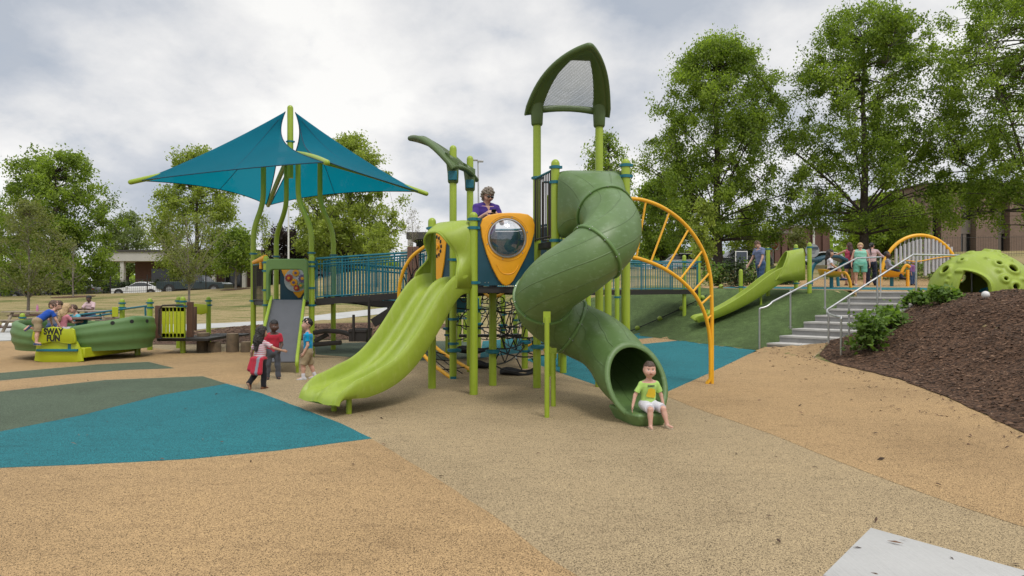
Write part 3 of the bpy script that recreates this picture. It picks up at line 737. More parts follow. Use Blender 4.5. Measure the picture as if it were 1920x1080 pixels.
tub = mb.build('tube_slide', M['tube'], play, smooth=60); tub['label'] = 'spiralling moss green tube slide with a round open mouth'
uvl = tub.data.uv_layers.new(name='u'); nn = 40
for pl in tub.data.polygons:
    for li, vi in zip(pl.loop_indices, pl.vertices):
        k = vi % nn; r = vi//nn
        u = k/nn
        if k == 0 and any((q % nn) == nn-1 for q in pl.vertices): u = 1.0
        uvl.data[li].uv = (u, r/20)
def ring_at(i, rad, minor, name, par, mat, bolts=10, wid=.02):
    p = tpath[i]; t = (tpath[min(i+1, len(tpath)-1)]-tpath[i-1]).normalized(); s = t.cross(Vector((0, 0, 1))).normalized(); u = s.cross(t)
    mb = MB(); seg = 48; rg = []
    for k in range(seg):
        th = 2*PI*k/seg; dr = s*math.cos(th)+u*math.sin(th)
        rg.append([p+dr*(rad-.012)-t*wid, p+dr*(rad+minor*.7)-t*wid, p+dr*(rad+minor)-t*wid*.5, p+dr*(rad+minor)+t*wid*.5, p+dr*(rad+minor*.7)+t*wid, p+dr*(rad-.012)+t*wid])
    rg.append(rg[0]); mb.loft(rg, cap=False)
    for k in range(bolts):
        th = 2*PI*(k+.3)/bolts; dr = s*math.cos(th)+u*math.sin(th); c = p+dr*(rad+minor*.55)+t*(wid+.004)
        mb.disc(c, t, .008, .010, 8, mi=1)
        mb.disc(p+dr*(rad+minor*.55)-t*(wid+.004), t, .008, .010, 8, mi=1)
    return mb.build(name, [mat, M['bolt']], par, smooth=40)
for i in (15, 31, 48, 62): ring_at(i, TR, .03, 'flange', tub, M['green_plastic'])
# rim and foot of the mouth
p = tpath[-1]; t = (tpath[-1]-tpath[-2]).normalized(); s = t.cross(Vector((0, 0, 1))).normalized(); u = s.cross(t)
mb = MB(); rr = []
for k in range(49):
    th = 2*PI*k/48; dr = s*math.cos(th)+(u-t*.78)*math.sin(th); q = []
    for j in range(10):
        a = 2*PI*j/10; q.append(p+dr*(TR-.012+.036*math.cos(a))+t*(.036*math.sin(a)))
    rr.append(q)
mb.loft(rr, cap=False); mb.build('mouth_rim', M['tube'], tub, smooth=60)
mb = MB(); base = Vector((p.x, p.y, 0)); th_ = Vector((t.x, t.y, 0)).normalized(); sh = Vector((th_.y, -th_.x, 0))
def ftring(z, wx, f0, f1, n=5):
    f0 += .24; f1 += .24
    c = [(-wx, f0), (wx, f0), (wx*.96, f1*.75), (wx*.72, f1), (-wx*.72, f1), (-wx*.96, f1*.75)]
    return [base+sh*a+th_*b+Vector((0, 0, z)) for a, b in c]
mb.loft([ftring(-.01, .20, -.40, .13), ftring(.04, .22, -.44, .17), ftring(.13, .25, -.50, .19), ftring(.155, .235, -.50, .165), ftring(.15, .17, -.44, .06)])
ft = mb.build('mouth_foot', M['tube'], tub, smooth=50, bevel=.012)
mb = MB(); mb.disc(base+sh*-.2+th_*-.12+Vector((-.035, 0, .085)), (-1, -.3, 0), .022, .05, 14); mb.build('drain_hole', M['black_rubber'], ft)
for px, Y, zt, r in ((1025.5, 7.9, 1.24, .031), (1037.5, 8.65, .72, .033)):
    x = X(px, Y); mb = MB(); mb.tube([(x, Y, -.03), (x, Y, zt-.1), (x, Y, zt)], [r, r, r*.9], 14)
    mb.box((x, Y+.012, zt+.0), (.09, .014, .14)); mb.build('support_leg', M['lime_post'], tub)

# ---- roofs
def roof_mat():
    m, nt, b = newmat('perforated_sheet'); uv = coords(nt, 'UV'); s = .021
    su = nt.nodes.new('ShaderNodeSeparateXYZ'); nt.links.new(uv, su.inputs[0])
    def lat(off):
        fx = math_(nt, 'SUBTRACT', math_(nt, 'FRACT', math_(nt, 'ADD', math_(nt, 'DIVIDE', su.outputs[0], s), off)), .5)
        fy = math_(nt, 'MULTIPLY', math_(nt, 'SUBTRACT', math_(nt, 'FRACT', math_(nt, 'ADD', math_(nt, 'DIVIDE', su.outputs[1], s*1.732), off)), .5), 1.732)
        return math_(nt, 'ADD', math_(nt, 'MULTIPLY', fx, fx), math_(nt, 'MULTIPLY', fy, fy))
    hole = math_(nt, 'LESS_THAN', math_(nt, 'MINIMUM', lat(0), lat(.5)), .355**2)
    nt.links.new(math_(nt, 'SUBTRACT', 1.0, hole), b.inputs['Alpha'])
    b.inputs['Base Color'].default_value = (.09, .125, .035, 1); b.inputs['Roughness'].default_value = .5
    return m
M['perf'] = roof_mat()
def roof(parent, legs, fwd, Lf, Hh, zb, Wb, sway, sleeve, lab):
    c = (Vector((*legs[0], 0))+Vector((*legs[1], 0)))/2; ax = (Vector((*legs[1], 0))-Vector((*legs[0], 0))).normalized(); f = Vector((*fwd, 0)).normalized()
    zv = lambda h: zb+Hh*(1-(1-max(0, min(1, h)))**1.75)
    def hwid(h): return Wb*max(0, 1-h)+.05*math.sqrt(max(0, 1-h))+.09*math.sin(PI*min(1, h))+.012
    def ihw(h): return max(.006, hwid(h)-(.25-.09*h))
    def S(u, h):          # u across in metres, h along 0..1
        hw = hwid(h)
        q = u/hw if hw else 0
        return c+f*(Lf*h-.06)+ax*(u+sway*h*h)+Vector((0, 0, zv(h)-.09*q*q))
    n = 22; outer = []; hs = [math.sin(PI/2*i/n) for i in range(n+1)]
    outer = [S(-hwid(h), h) for h in hs]+[S(hwid(h), h) for h in hs[::-1]]
    nb = 10; outer += [S(lerp(hwid(0), -hwid(0), (k+1)/(nb+1)), -.0) for k in range(nb)]
    def inn(h, sgn): return S(sgn*ihw(.035+h*.60), .035+h*.60)
    inner = [inn(h, -1) for h in hs]+[inn(h, 1) for h in hs[::-1]]
    i0, i1 = inner[-1], inner[0]
    inner += [i0.lerp(i1, (k+1)/(nb+1)) for k in range(nb)]
    mb = MB(); rg = []; N_ = len(outer)
    for i in range(N_):
        o_, i_ = outer[i], inner[i]; w = (o_-i_)
        tan = (outer[(i+1) % N_]-outer[i-1]);
        nr = w.cross(tan); nr = nr.normalized() if nr.length > 1e-6 else Vector((0, 0, 1))
        if nr.z < 0: nr = -nr
        m_ = (o_+i_)/2; th = .05; q = []
        for j in range(12):
            a = 2*PI*j/12; q.append(m_+w*(.5*math.copysign(abs(math.cos(a))**.75, math.cos(a)))+nr*(th*math.copysign(abs(math.sin(a))**.75, math.sin(a))))
        rg.append(q)
    rg.append(rg[0]); mb.loft(rg, cap=False)
    ro_ = mb.build('roof_canopy', M['roof_green'], parent, smooth=60); ro_['label'] = lab
    rim = MB(); rim.tube(outer, .045, 10, closed=True); rim.build('roof_rim', M['roof_green'], ro_, smooth=60)
    vs = []; fs = []; uvs = []; m2 = 14
    for i, h in enumerate(hs):
        l, r_ = inn(h, -1), inn(h, 1); hh = .035+h*.60; hw = ihw(hh)
        for k in range(m2+1):
            uu = lerp(-hw*1.06, hw*1.06, k/m2); vs.append(S(uu, hh)); uvs.append((uu, hh*math.hypot(Lf, Hh)))
    for i in range(n):
        for k in range(m2): fs.append((i*(m2+1)+k, i*(m2+1)+k+1, (i+1)*(m2+1)+k+1, (i+1)*(m2+1)+k))
    p_ = MB(); p_.add([tuple(v) for v in vs], fs); po = p_.build('perforated_panel', M['perf'], ro_, smooth=60)
    ul = po.data.uv_layers.new(name='uv')
    for pl in po.data.polygons:
        for li, vi in zip(pl.loop_indices, pl.vertices): ul.data[li].uv = uvs[vi]
    for lx, ly in legs:
        s_ = MB(); zt = zb+.16; out = (Vector((lx, ly, 0))-c).normalized(); ln = (zt-sleeve)
        sec = []
        for q, (rx, sh) in ((0, (.078, 0)), (.05, (.092, 0)), (.35, (.098, 0)), (.62, (.106, .005)), (.85, (.115, .01)), (1.0, (.105, .02))):
            cc = Vector((lx, ly, sleeve+ln*q))+f*(sh*1.6)+out*(sh*.4)
            sec.append([cc+ax*(rx*math.cos(2*PI*k/18))+f*(min(rx, .125)*math.sin(2*PI*k/18))+Vector((0, 0, (.06*math.sin(2*PI*k/18) if q > .9 else 0))) for k in range(18)])
        s_.loft(sec); s_.build('roof_sleeve', M['roof_green'], ro_, smooth=60)
    return ro_
roof(play, (C_, D_), (.10, -1.0), 1.20, .66, 4.50, .61, .09, 4.20, 'dark green curved roof with a perforated panel above the tube slide')
roof(play, (E_, F_), (-1.0, .20), 1.06, .70, 3.78, .62, 0, 3.45, 'dark green curved roof with a perforated panel tilting over the double slide')
for q in (E_, F_):
    mb = MB(); mb.box((q[0]-.0, q[1]-.085, 3.57), (.15, .05, .16)); mb.build('roof_clamp', M['teal'], play, bevel=.01)

# ---- panels
def ray_poly(c, a, poly):
    best = 1e9; dx, dy = math.cos(a), math.sin(a)
    for i in range(len(poly)):
        x1, y1 = poly[i][0]-c[0], poly[i][1]-c[1]; x2, y2 = poly[(i+1) % len(poly)][0]-c[0], poly[(i+1) % len(poly)][1]-c[1]
        ex, ey = x2-x1, y2-y1; den = dx*ey-dy*ex
        if abs(den) < 1e-9: continue
        t = (x1*ey-y1*ex)/den; s = (x1*dy-y1*dx)/den
        if t > 0 and -1e-6 <= s <= 1+1e-6: best = min(best, t)
    return best
def holed(mb, poly, c, r, o, ux, uy, un, d0, d1, bev=.0, n=72, mi=0):
    """plate with a round hole"""
    o, ux, uy, un = Vector(o), Vector(ux), Vector(uy), Vector(un)
    ang = sorted([2*PI*k/n for k in range(n)]+[math.atan2(p[1]-c[1], p[0]-c[0]) % (2*PI) for p in poly])
    P = lambda a, q, d: o+ux*(c[0]+q*math.cos(a))+uy*(c[1]+q*math.sin(a))+un*d
    rings = []
    for a in ang+ang[:1]:
        R_ = ray_poly(c, a, poly); rings.append([P(a, R_, d0), P(a, R_, d1-bev), P(a, R_-bev*.4, d1-bev*.3), P(a, R_-bev*1.2, d1), P(a, r+bev, d1), P(a, r, d1-bev), P(a, r, d0)])
    return mb.loft([[rr[j] for rr in rings] for j in range(7)]+[[rr[0] for rr in rings]], closed_ring=False, cap=False, mi=mi)
m, nt, b = newmat('clear_bubble_plastic')
fz = N(nt, 'ShaderNodeFresnel', IOR=1.5); gl = N(nt, 'ShaderNodeBsdfGlossy', Roughness=.06); gl.inputs['Color'].default_value = (.85, .85, .87, 1)
tr = N(nt, 'ShaderNodeBsdfTransparent'); tr.inputs['Color'].default_value = (.80, .82, .85, 1)
ff = math_(nt, 'ADD', math_(nt, 'MULTIPLY', fz.outputs[0], 1.5), .10, True)
mx = N(nt, 'ShaderNodeMixShader'); nt.links.new(ff, mx.inputs[0]); nt.links.new(tr.outputs[0], mx.inputs[1]); nt.links.new(gl.outputs[0], mx.inputs[2])
nt.links.new(mx.outputs[0], nt.nodes['Material Output'].inputs[0]); M['bubble'] = m
pa, pb = Vector((-.515, 9.60, 1.64)), Vector((.335, 9.83, 1.64))
ux, un, pl_ = frame2(pa, pb)
K = pl_/105
def pm(px, py): return ((px-893)*K, (535-py)*K*1.0)
board = [(0, 0), (pl_, 0), (pl_, 1.0), (pl_*.93, 1.03), (0.03, 1.0), (0, .97)]
bc = pm(946, 450); br = .285
mb = MB(); holed(mb, board, bc, br, pa, ux, (0, 0, 1), un, -.02, .02)
bp_ = mb.build('bubble_panel', M['teal_dark'], play, smooth=30); bp_['label'] = 'dark teal panel with a yellow shield around a clear bubble window'
sh_ = [pm(*q) for q in ((897, 428), (901, 416), (911, 409.5), (930, 405.5), (950, 404), (970, 404), (985, 406), (994, 412), (998, 424), (997, 440), (991, 462), (980, 486), (967, 510), (957, 527), (951, 533.5), (944, 536), (937, 533), (930, 525), (919, 505), (908, 478), (900, 450))]
mb = MB(); holed(mb, sh_, bc, br+.012, pa, ux, (0, 0, 1), un, .022, .062, .016); sd_ = mb.build('yellow_shield', M['yellow'], bp_, smooth=35)
mb = MB()
for rr, mnr in ((br+.055, .006),):
    mb.tube([pa+ux*(bc[0]+rr*math.cos(a))+Vector((0, 0, bc[1]+rr*math.sin(a)))+un*.063 for a in np.linspace(0, 2*PI, 49)[:-1]], mnr, 6, closed=True)
mb.tube(spline([pa+ux*a+Vector((0, 0, b_))+un*.064 for a, b_ in (pm(925, 497), pm(934, 511), pm(946, 515), pm(959, 511), pm(968, 497))], 6), .006, 6)
mb.build('raised_line', M['yellow'], sd_)
mb = MB()
for k in range(6): mb = MB(); mb.disc(pa+ux*(bc[0]+(br+.038)*math.cos(k*PI/3+.3))+Vector((0, 0, bc[1]+(br+.038)*math.sin(k*PI/3+.3)))+un*.064, un, .01, .008, 8); mb.build('bolt', M['bolt'], bp_)
for px_, py_ in ((897, 530), (906, 530), (912, 530), (990, 525)): q_ = pm(px_, py_); mb = MB(); mb.disc(pa+ux*q_[0]+Vector((0, 0, q_[1]))+un*.022, un, .008, .008, 8); mb.build('bolt', M['bolt'], bp_)
mb = MB(); rgs = []
for i in range(12):
    a = PI/2*i/11*.93; rgs.append([pa+ux*(bc[0]+br*math.cos(a)*math.cos(t_))+Vector((0, 0, bc[1]+br*math.cos(a)*math.sin(t_)))+un*(.03+.17*math.sin(a)) for t_ in np.linspace(0, 2*PI, 41)[:-1]])
mb.loft(rgs, cap=False); mb.add([tuple(p_) for p_ in rgs[-1]], [tuple(range(40))]); mb.build('bubble_window', M['bubble'], bp_, smooth=80)
mb = MB(); mb.tube([pa+ux*(bc[0]+(br+.002)*math.cos(a))+Vector((0, 0, bc[1]+(br+.002)*math.sin(a)))+un*.062 for a in np.linspace(0, 2*PI, 49)[:-1]], .014, 8, closed=True); mb.build('window_ring', M['steel'], bp_)
# the panel with a cut-out spinner seen through the slide hood
pw = W(809, 531, 11.6); pe = W(846, 531, 11.3)
ux2, un2, L2 = frame2(pw, pe); pw.z = pe.z = 1.64
mb = MB(); mb.prism([(0, 0), (L2, 0), (L2, 1), (0, 1)], pw, ux2, (0, 0, 1), un2, .03); spn = mb.build('spinner_panel', M['teal_dark'], play)
mb = MB(); mb.prism([(.03*L2, .75), (.08*L2, .92), (.3*L2, .98), (.6*L2, .98), (.8*L2, .93), (.84*L2, .8), (.74*L2, .4), (.6*L2, .1), (.5*L2, .03), (.38*L2, .1), (.14*L2, .45)], pw+un2*.03, ux2, (0, 0, 1), un2, .03, .008); shp = mb.build('yellow_shield', M['yellow'], spn)
mb = MB()
for k in range(12):
    a = 2*PI*k/12; c = pw+ux2*(L2*(.42+.22*math.cos(a)))+Vector((0, 0, .70+.17*math.sin(a)))+un2*.062
    mb.ball(c, .05, 8, 6, (.55, .1, .7))
mb.build('cut_out', M['black_rubber'], shp)
mb = MB(); mb.disc(pw+ux2*(L2*.42)+Vector((0, 0, .70))+un2*.075, un2, .045, .04); mb.build('hub', M['yellow'], shp)

# ---- yellow arch climber
ca_, cb_ = Vector((1.72, 9.95, 0)), Vector((X(1333.5, 10.67), 10.67, 0)); du_ = (cb_-ca_).normalized(); LL = (cb_-ca_).length
def CP(px, z_py):      # a point of the climber's upright plane under a pixel ray
    k = (px-960)/1200
    # solve ca + s*du with x = k*y
    s = (k*ca_.y-ca_.x)/(du_.x-k*du_.y); q = ca_+du_*s; return Vector((q.x, q.y, EYE-(z_py-HZ)/FPX*q.y))
outer_ = spline([CP(*p) for p in ((1176, 372), (1205, 375), (1240, 388), (1275, 412), (1303, 444), (1322, 480), (1332, 520), (1334.5, 565), (1335, 620), (1335, 723))], 8)
inner_ = spline([CP(*p) for p in ((1185, 482), (1205, 487), (1240, 501), (1275, 524), (1302, 552), (1320, 585), (1329, 620), (1332, 660), (1332, 723))], 8)
mb = MB(); mb.tube(outer_, .031, 12); arc = mb.build('arch_climber', M['yellow_pipe'], play, smooth=60); arc['label'] = 'yellow arched pipe ladder reaching from the high deck to the ground'
mb = MB(); mb.tube([v+Vector((-.055, .0, 0)) if i > len(inner_)-3 else v for i, v in enumerate(inner_)], .031, 12); mb.build('inner_pipe', M['yellow_pipe'], arc, smooth=60)
for a, b in (((1211, 377), (1193, 484)), ((1255, 398), (1220, 492)), ((1291, 430), (1249, 505)), ((1318, 469), (1275, 524)), ((1331, 511), (1298, 548)), ((1334, 553), (1313, 572)), ((1335, 590), (1324, 600))):
    mb = MB(); mb.tube([CP(*a), CP(*b)], .017, 10); mb.build('rung', M['yellow_pipe'], arc)
# second, smaller yellow loop with a rope web beside the slide
loop1 = spline([W(*p) for p in ((797, 462, 11.7), (772, 482, 11.8), (755, 512, 11.9), (748, 550, 12.0), (753, 592, 12.0), (772, 635, 11.9), (806, 678, 11.6), (850, 711, 11.3))], 8)
loop2 = spline([W(*p) for p in ((800, 510, 13.2), (782, 545, 13.2), (778, 585, 13.1), (790, 622, 12.9), (818, 652, 12.6), (850, 674, 12.3), (884, 694, 11.9))], 8)
mb = MB(); mb.tube(loop1, .033, 12); lc = mb.build('net_loop_climber', M['yellow_pipe'], play, smooth=60); mb = MB(); mb.tube(loop2, .033, 12); mb.build('inner_pipe', M['yellow_pipe'], lc, smooth=60)
mb = MB()
for i in range(6, len(loop1)-2, 5):
    j = min(len(loop2)-1, int(i*len(loop2)/len(loop1))); mb.tube([loop1[i], loop1[i].lerp(loop2[j], .5)-Vector((0, 0, .05)), loop2[min(len(loop2)-1, j+2)]], .011, 6)
for t in (.35, .68): mb.tube([loop1[i].lerp(loop2[min(len(loop2)-1, int(i*len(loop2)/len(loop1)))], t)-Vector((0, 0, .05)) for i in range(6, len(loop1)-1, 3)], .011, 6)
mb.build('rope_web', M['black_rope'], lc)
mb = MB(); mb.tube([W(850, 704, 11.3), W(850, 718, 11.3)], .05, 14); mb.box(W(850, 711, 11.24), (.1, .05, .09)); mb.build('foot_clamp', M['teal'], lc)

# ---- rope net climber under and behind the decks
rnd = random.Random(4)
anch = [(X(px, Y), Y) for px, Y in ((852, 11.3), (924, 10.5), (984, 12.7), (943, 16.8), (966, 18), (840, 15), (897, 16), (1056, 12.04), (1009, 10.25), (861, 17), (1103, 15.5))]
links = [(0, 2), (0, 1), (1, 2), (2, 7), (2, 3), (0, 5), (5, 6), (6, 3), (3, 4), (0, 6), (6, 9), (2, 6), (3, 10), (7, 10), (1, 8), (5, 9), (8, 2)]
mb = MB()
for a, b in links:
    pa_, pb_ = anch[a], anch[b]; prev = None
    for z in (.35, .62, .95, 1.25):
        if rnd.random() < .36: continue
        z2 = z+rnd.uniform(-.15, .15); sag = rnd.uniform(.04, .12); pts = []
        for k in range(7):
            t = k/6; pts.append(Vector((lerp(pa_[0], pb_[0], t), lerp(pa_[1], pb_[1], t), lerp(z, z2, t)-sag*4*t*(1-t))))
        mb.tube(pts, .012, 6)
        if prev:
            for k in (1, 3, 5):
                q = prev[max(0, min(6, k+rnd.choice((-1, 1))))]; mb.tube([pts[k], q], .011, 6); mb.tube([pts[k].lerp(q, .04), pts[k].lerp(q, .16)], .016, 6, mi=1)
        prev = pts
net = mb.build('rope_net', [M['black_rope'], M['galv']], play); net['label'] = 'black rope climbing net strung between lime posts under the decks'
for i, z in ((0, .50), (1, .56), (2, .52), (3, .62), (5, .65), (7, .42), (8, .66), (6, .7)):
    mb = MB(); x, y = anch[i]; mb.tube([(x, y, z-.035), (x, y, z-.02), (x, y, z+.02), (x, y, z+.035)], [PR+.02, PR+.06, PR+.06, PR+.02], 20); mb.build('rope_collar', M['teal'], net)
for px, py, Y, rx, ry in ((968, 703, 11.9, .34, .28), (885, 660, 14.5, .42, .35), (905, 688, 12.8, .22, .2)):
    c = W(px, py, Y); mb = MB(); rings = []
    for q, zz in ((1.0, .09), (.97, .045), (.6, -.0), (.2, -.03), (.02, -.03)):
        rings.append([c+Vector((rx*q*math.cos(a)*(1+.1*math.cos(3*a)), ry*q*math.sin(a), zz+.03*math.cos(3*a)*q)) for a in np.linspace(0, 2*PI, 25)[:-1]])
    mb.loft(rings, cap=False); mb.build('sling_mat', M['black_rubber'], net, solid=.012)
for k in range(26):
    c = Vector((rnd.uniform(-1.0, .35), rnd.uniform(12.6, 14.2), rnd.uniform(1.12, 1.42))); r = rnd.uniform(.05, .10); ax = Vector((rnd.uniform(-1, 1), rnd.uniform(-1, 1), rnd.uniform(-.4, .4))).normalized(); bx = ax.orthogonal().normalized(); cx_ = ax.cross(bx)
    mb = MB(); mb.tube([c+bx*r*math.cos(a)+cx_*r*math.sin(a) for a in np.linspace(0, 2*PI, 15)[:-1]], .012, 6, closed=True); mb.build('rope_loop', M['teal' if k % 2 else 'black_rope'], net)
mb = MB(); mb.box((X(868, 14.8), 14.8, 1.2), (.75, .04, .34)); mb.build('low_panel', M['teal'], play, bevel=.02)
mb = MB(); mb.tube(spline([W(905, 545, 12.6), W(918, 556, 12.4), W(938, 553, 12.4), W(950, 540, 12.6)], 6), .03, 10); mb.build('grab_bar', M['yellow_pipe'], play, smooth=60); mb = MB(); mb.tube(spline([W(985, 650, 13.5), W(1000, 645, 13.4), W(1016, 648, 13.3), W(1024, 662, 13.3)], 6), .03, 10); mb.build('grab_bar', M['yellow_pipe'], play, smooth=60)
mb = MB()
mb.box((X(925, 14.0), 14.0, .56), (1.5, .28, .05), rz=.08); mb.build('balance_beam', M['black_deck'], play, bevel=.01)

# ---- shade tower with bent posts, mast, arms and two sails
T0 = Vector((-5.64, 16.28, 0))
BP = ((475, 15.9, 494), (518, 17.3, 537), (584, 15.5, 559), (625, 16.6, 600))
for pxb, Y, pxt in BP:
    xb = X(pxb, Y); xt = X(pxt, Y); yt = lerp(Y, T0.y, .28)
    xt = X(pxt, yt)
    path = [(xb, Y, -.05), (xb, Y, 2.5)]+[tuple(v) for v in bez([(xb, Y, 2.75), (xb, Y, 3.2), (lerp(xb, xt, .5), lerp(Y, yt, .5), 3.38), (xt, yt, 3.60), (xt, yt, 4.05)], 14)]+[(xt, yt, 4.95)]
    o = post(play, xb, Y, 5, path=path, name='bent_post', clamps=(2.45, 1.28)); o.data.shade_smooth(); o.data.set_sharp_from_angle(angle=R(50))
post(play, X(499, 15), 15, 2.36, clamps=(2.2, 2.0, 1.55, 1.2)); post(play, -4.63, 14.8, 2.36, clamps=(2.2, 2.1, 1.6, 1.2))
mast = post(play, T0.x, T0.y, 6.25, zbot=4.4, r=.075, name='mast', clamps=(5.32,))
mb = MB(); tips = {'L': Vector((-9.08, 15.35, 4.15)), 'F': Vector((-3.77, 13.0, 4.15)), 'R': Vector((-2.36, 17.2, 4.15)), 'B': Vector((-7.46, 19.6, 4.15))}
hub = Vector((T0.x, T0.y, 5.02))
for k in 'LFRB':
    mb = MB(); e = tips[k]; dd = (e-hub).normalized()
    pts = bez([hub, hub.lerp(e, .5)+Vector((0, 0, .10)), e+dd*.06], 10); mb.tube(pts, [.065]*9+[.062, .06], 14); mb.ball(e+dd*.06, .06, 12, 8); mb.build('shade_arm', M['lime_post'], play, smooth=60)
m, nt, b = newmat('shade_cloth'); co_ = coords(nt)
wv = noise(nt, co_, 220, 2); n1 = noise(nt, co_, .9, 4)
colr = ramp(nt, n1, [(.3, (.001, .145, .225)), (.7, (.002, .175, .265))])
nt.links.new(colr, b.inputs['Base Color']); b.inputs['Roughness'].default_value = .8; b.inputs['Specular IOR Level'].default_value = .2
tl = N(nt, 'ShaderNodeBsdfTranslucent'); tl.inputs['Color'].default_value = (.0, .30, .41, 1); mx = N(nt, 'ShaderNodeMixShader'); mx.inputs[0].default_value = .42
nt.links.new(b.outputs[0], mx.inputs[1]); nt.links.new(tl.outputs[0], mx.inputs[2])
tp_ = N(nt, 'ShaderNodeBsdfTransparent'); mx2 = N(nt, 'ShaderNodeMixShader'); mx2.inputs[0].default_value = .015
nt.links.new(mx.outputs[0], mx2.inputs[1]); nt.links.new(tp_.outputs[0], mx2.inputs[2])
nt.links.new(mx2.outputs[0], nt.nodes['Material Output'].inputs[0]); bump(nt, b, wv, .3, .004); M['sail'] = m
M['seam'] = simple('sail_seam', (.004, .05, .09), .8, .1, 8)
def sail(corner, side_a, side_b):
    L_, Fr, Bk = tips[corner], tips[side_a], tips[side_b]
    outw = (L_-hub).normalized(); outh = Vector((outw.x, outw.y, 0)).normalized()
    T = Vector((T0.x, T0.y, 6.08))+outh*.12; lowT = Vector((T0.x, T0.y, 5.25))+outh*.16
    def scal(E, t):
        P = [T, T.lerp(lowT, .8)+outh*.22, hub+outh*.20+Vector((0, 0, .10)), hub.lerp(E, .55)+outh*.10+Vector((0, 0, .06)), E+outh*.06]
        Q = P
        while len(Q) > 1: Q = [Q[k].lerp(Q[k+1], t) for k in range(len(Q)-1)]
        return Q[0]
    ridge_mid = T.lerp(L_, .5)-Vector((0, 0, .10))
    def ridge(t): return bez3(T, ridge_mid-(Vector((0, 0, .10))), L_-outw*.12, t)
    def bez3(a, m_, c, t): return a*(1-t)**2+m_*2*t*(1-t)+c*t*t
    def lower(E, s): mid = E.lerp(L_, .5); mid = mid.lerp(hub, .26)+Vector((0, 0, .0)); return bez3(E+outh*.06, mid, L_-outw*.12, s)
    n, m_ = 22, 22; mb = MB(); seams = MB(); hems = MB()
    for E in (Fr, Bk):
        g = []
        for i in range(n+1):
            s = i/n; row = []
            for j in range(m_+1):
                t = j/m_
                # Coons-like: rays from the mast to the lower edge, bent from the scallop to the ridge
                e = lower(E, s)
                ray0 = scal(E, t)-(T*(1-t)+lower(E, 0)*t); ray1 = ridge(t)-(T*(1-t)+lower(E, 1)*t)
                p = T*(1-t)+e*t+ray0*(1-s)**1.6+ray1*s**1.6
                p = p-Vector((0, 0, .16*4*t*(1-t)*s*(1-s)))
                row.append(p)
            g.append(row)
        mb.loft(g, closed_ring=False, cap=False)
        k = n//2; seams.tube([g[k][j]-Vector((0, 0, .008)) for j in range(2, m_+1)], .016, 6, ell=.3)
        hems.tube([g[i][m_] for i in range(n+1)], .012, 6); hems.tube([g[0][j] for j in range(m_+1)], .012, 6)
    o = mb.build('shade_sail', M['sail'], play, smooth=80)
    if True:                         # weld the two wings along the ridge
        bm = bmesh.new(); bm.from_mesh(o.data); bmesh.ops.remove_doubles(bm, verts=bm.verts[:], dist=1e-4); bmesh.ops.recalc_face_normals(bm, faces=bm.faces[:]); bm.to_mesh(o.data); bm.free(); o.data.shade_smooth()
    seams.build('seam', M['seam'], o); hems.build('hem_cable', M['seam'], o)
    return o
sail('L', 'F', 'B')['label'] = 'teal blue fabric sail stretched towards the picnic table'
sail('R', 'F', 'B')['label'] = 'teal blue fabric sail stretched towards the tube slide'

# deck, roller slide, panels of the shade tower
mb = MB(); mb.prism([(-6.43, 15.9), (-5.8, 15.0), (-4.63, 14.8), (-4.6, 16.6), (-6.35, 17.3)], (0, 0, 1.18), (1, 0, 0), (0, 1, 0), (0, 0, 1), .10, .01); mb.build('deck', M['black_deck'], play)
q = [W(509, 563, 14.75), W(571, 563, 14.75), W(557, 679, 12.0), W(482, 679, 12.0)]
mb = MB(); nr = 66
for i in range(nr):
    t = (i+.5)/nr; mb.tube([q[0].lerp(q[3], t), q[1].lerp(q[2], t)], .021, 8)
rs = mb.build('roller_slide', M['grey_roller'], play, smooth=60); rs['label'] = 'grey roller slide with lime side rails'
for a, b_ in ((q[0], q[3]), (q[1], q[2])):
    mb = MB(); d_ = (b_-a).normalized(); up = Vector((0, 0, .07))
    pts = [a+up, a.lerp(b_, .93)+up]+bez([a.lerp(b_, .96)+up, b_+up*1.1, b_+d_*.10+up*.3, b_+d_*.06-up*.5], 5); mb.tube(pts, .035, 10, ell=1.3); mb.build('side_rail', M['lime_post'], rs, smooth=60)
    c = a.lerp(b_, .97); mb = MB(); mb.tube([(c.x, c.y, -.03), (c.x, c.y, c.z)], .028, 12); mb.build('support_leg', M['lime_post'], rs)
# green arch panel above it
a = W(503, 563, 14.72); bq = W(579, 563, 14.68); ux3, un3, L3 = frame2(a, bq); a.z = 1.31
def archpoly(L, h, t, r):
    o = [(0, 0), (0, h-.08), (.025, h-.025), (.08, h), (L-.08, h), (L-.025, h-.025), (L, h-.08), (L, 0)]
    i = [(L-t, 0), (L-t*.9, .35), (L-t*1.1, h-.34), (L-t*1.5, h-.27), (L-t*2.3, h-.245), (t*2.3, h-.245), (t*1.5, h-.27), (t*1.1, h-.34), (t*.9, .35), (t, 0)]
    return o+i
mb = MB(); mb.prism(archpoly(L3, .955, .07, .1), a, ux3, (0, 0, 1), un3, .14); mb.build('arch_panel', M['green_plastic'], play, bevel=.02)
g0 = W(526, 562, 16.2); g1 = W(581, 562, 16.2); ux4, un4, L4 = frame2(g0, g1); g0.z = 1.30
mb = MB(); mb.prism([(0, 0), (L4, 0), (L4, .86), (0, .86)], g0, ux4, (0, 0, 1), un4, .03); gp = mb.build('gear_panel', M['teal_dark'], play); gp['label'] = 'dark teal panel with a yellow shield and coloured gears'
mb = MB(); mb.prism([(.02, .83), (.04, .86), (L4*.97, .86), (L4*.98, .70), (L4*.93, .45), (L4*.82, .2), (L4*.70, .06), (L4*.63, .05), (L4*.5, .15), (L4*.25, .45), (L4*.08, .7)], g0+un4*.03, ux4, (0, 0, 1), un4, .03, .006); gy = mb.build('yellow_shield', M['yellow'], gp)
gc = Vector(g0)+ux4*(L4*.56)+Vector((0, 0, .50))
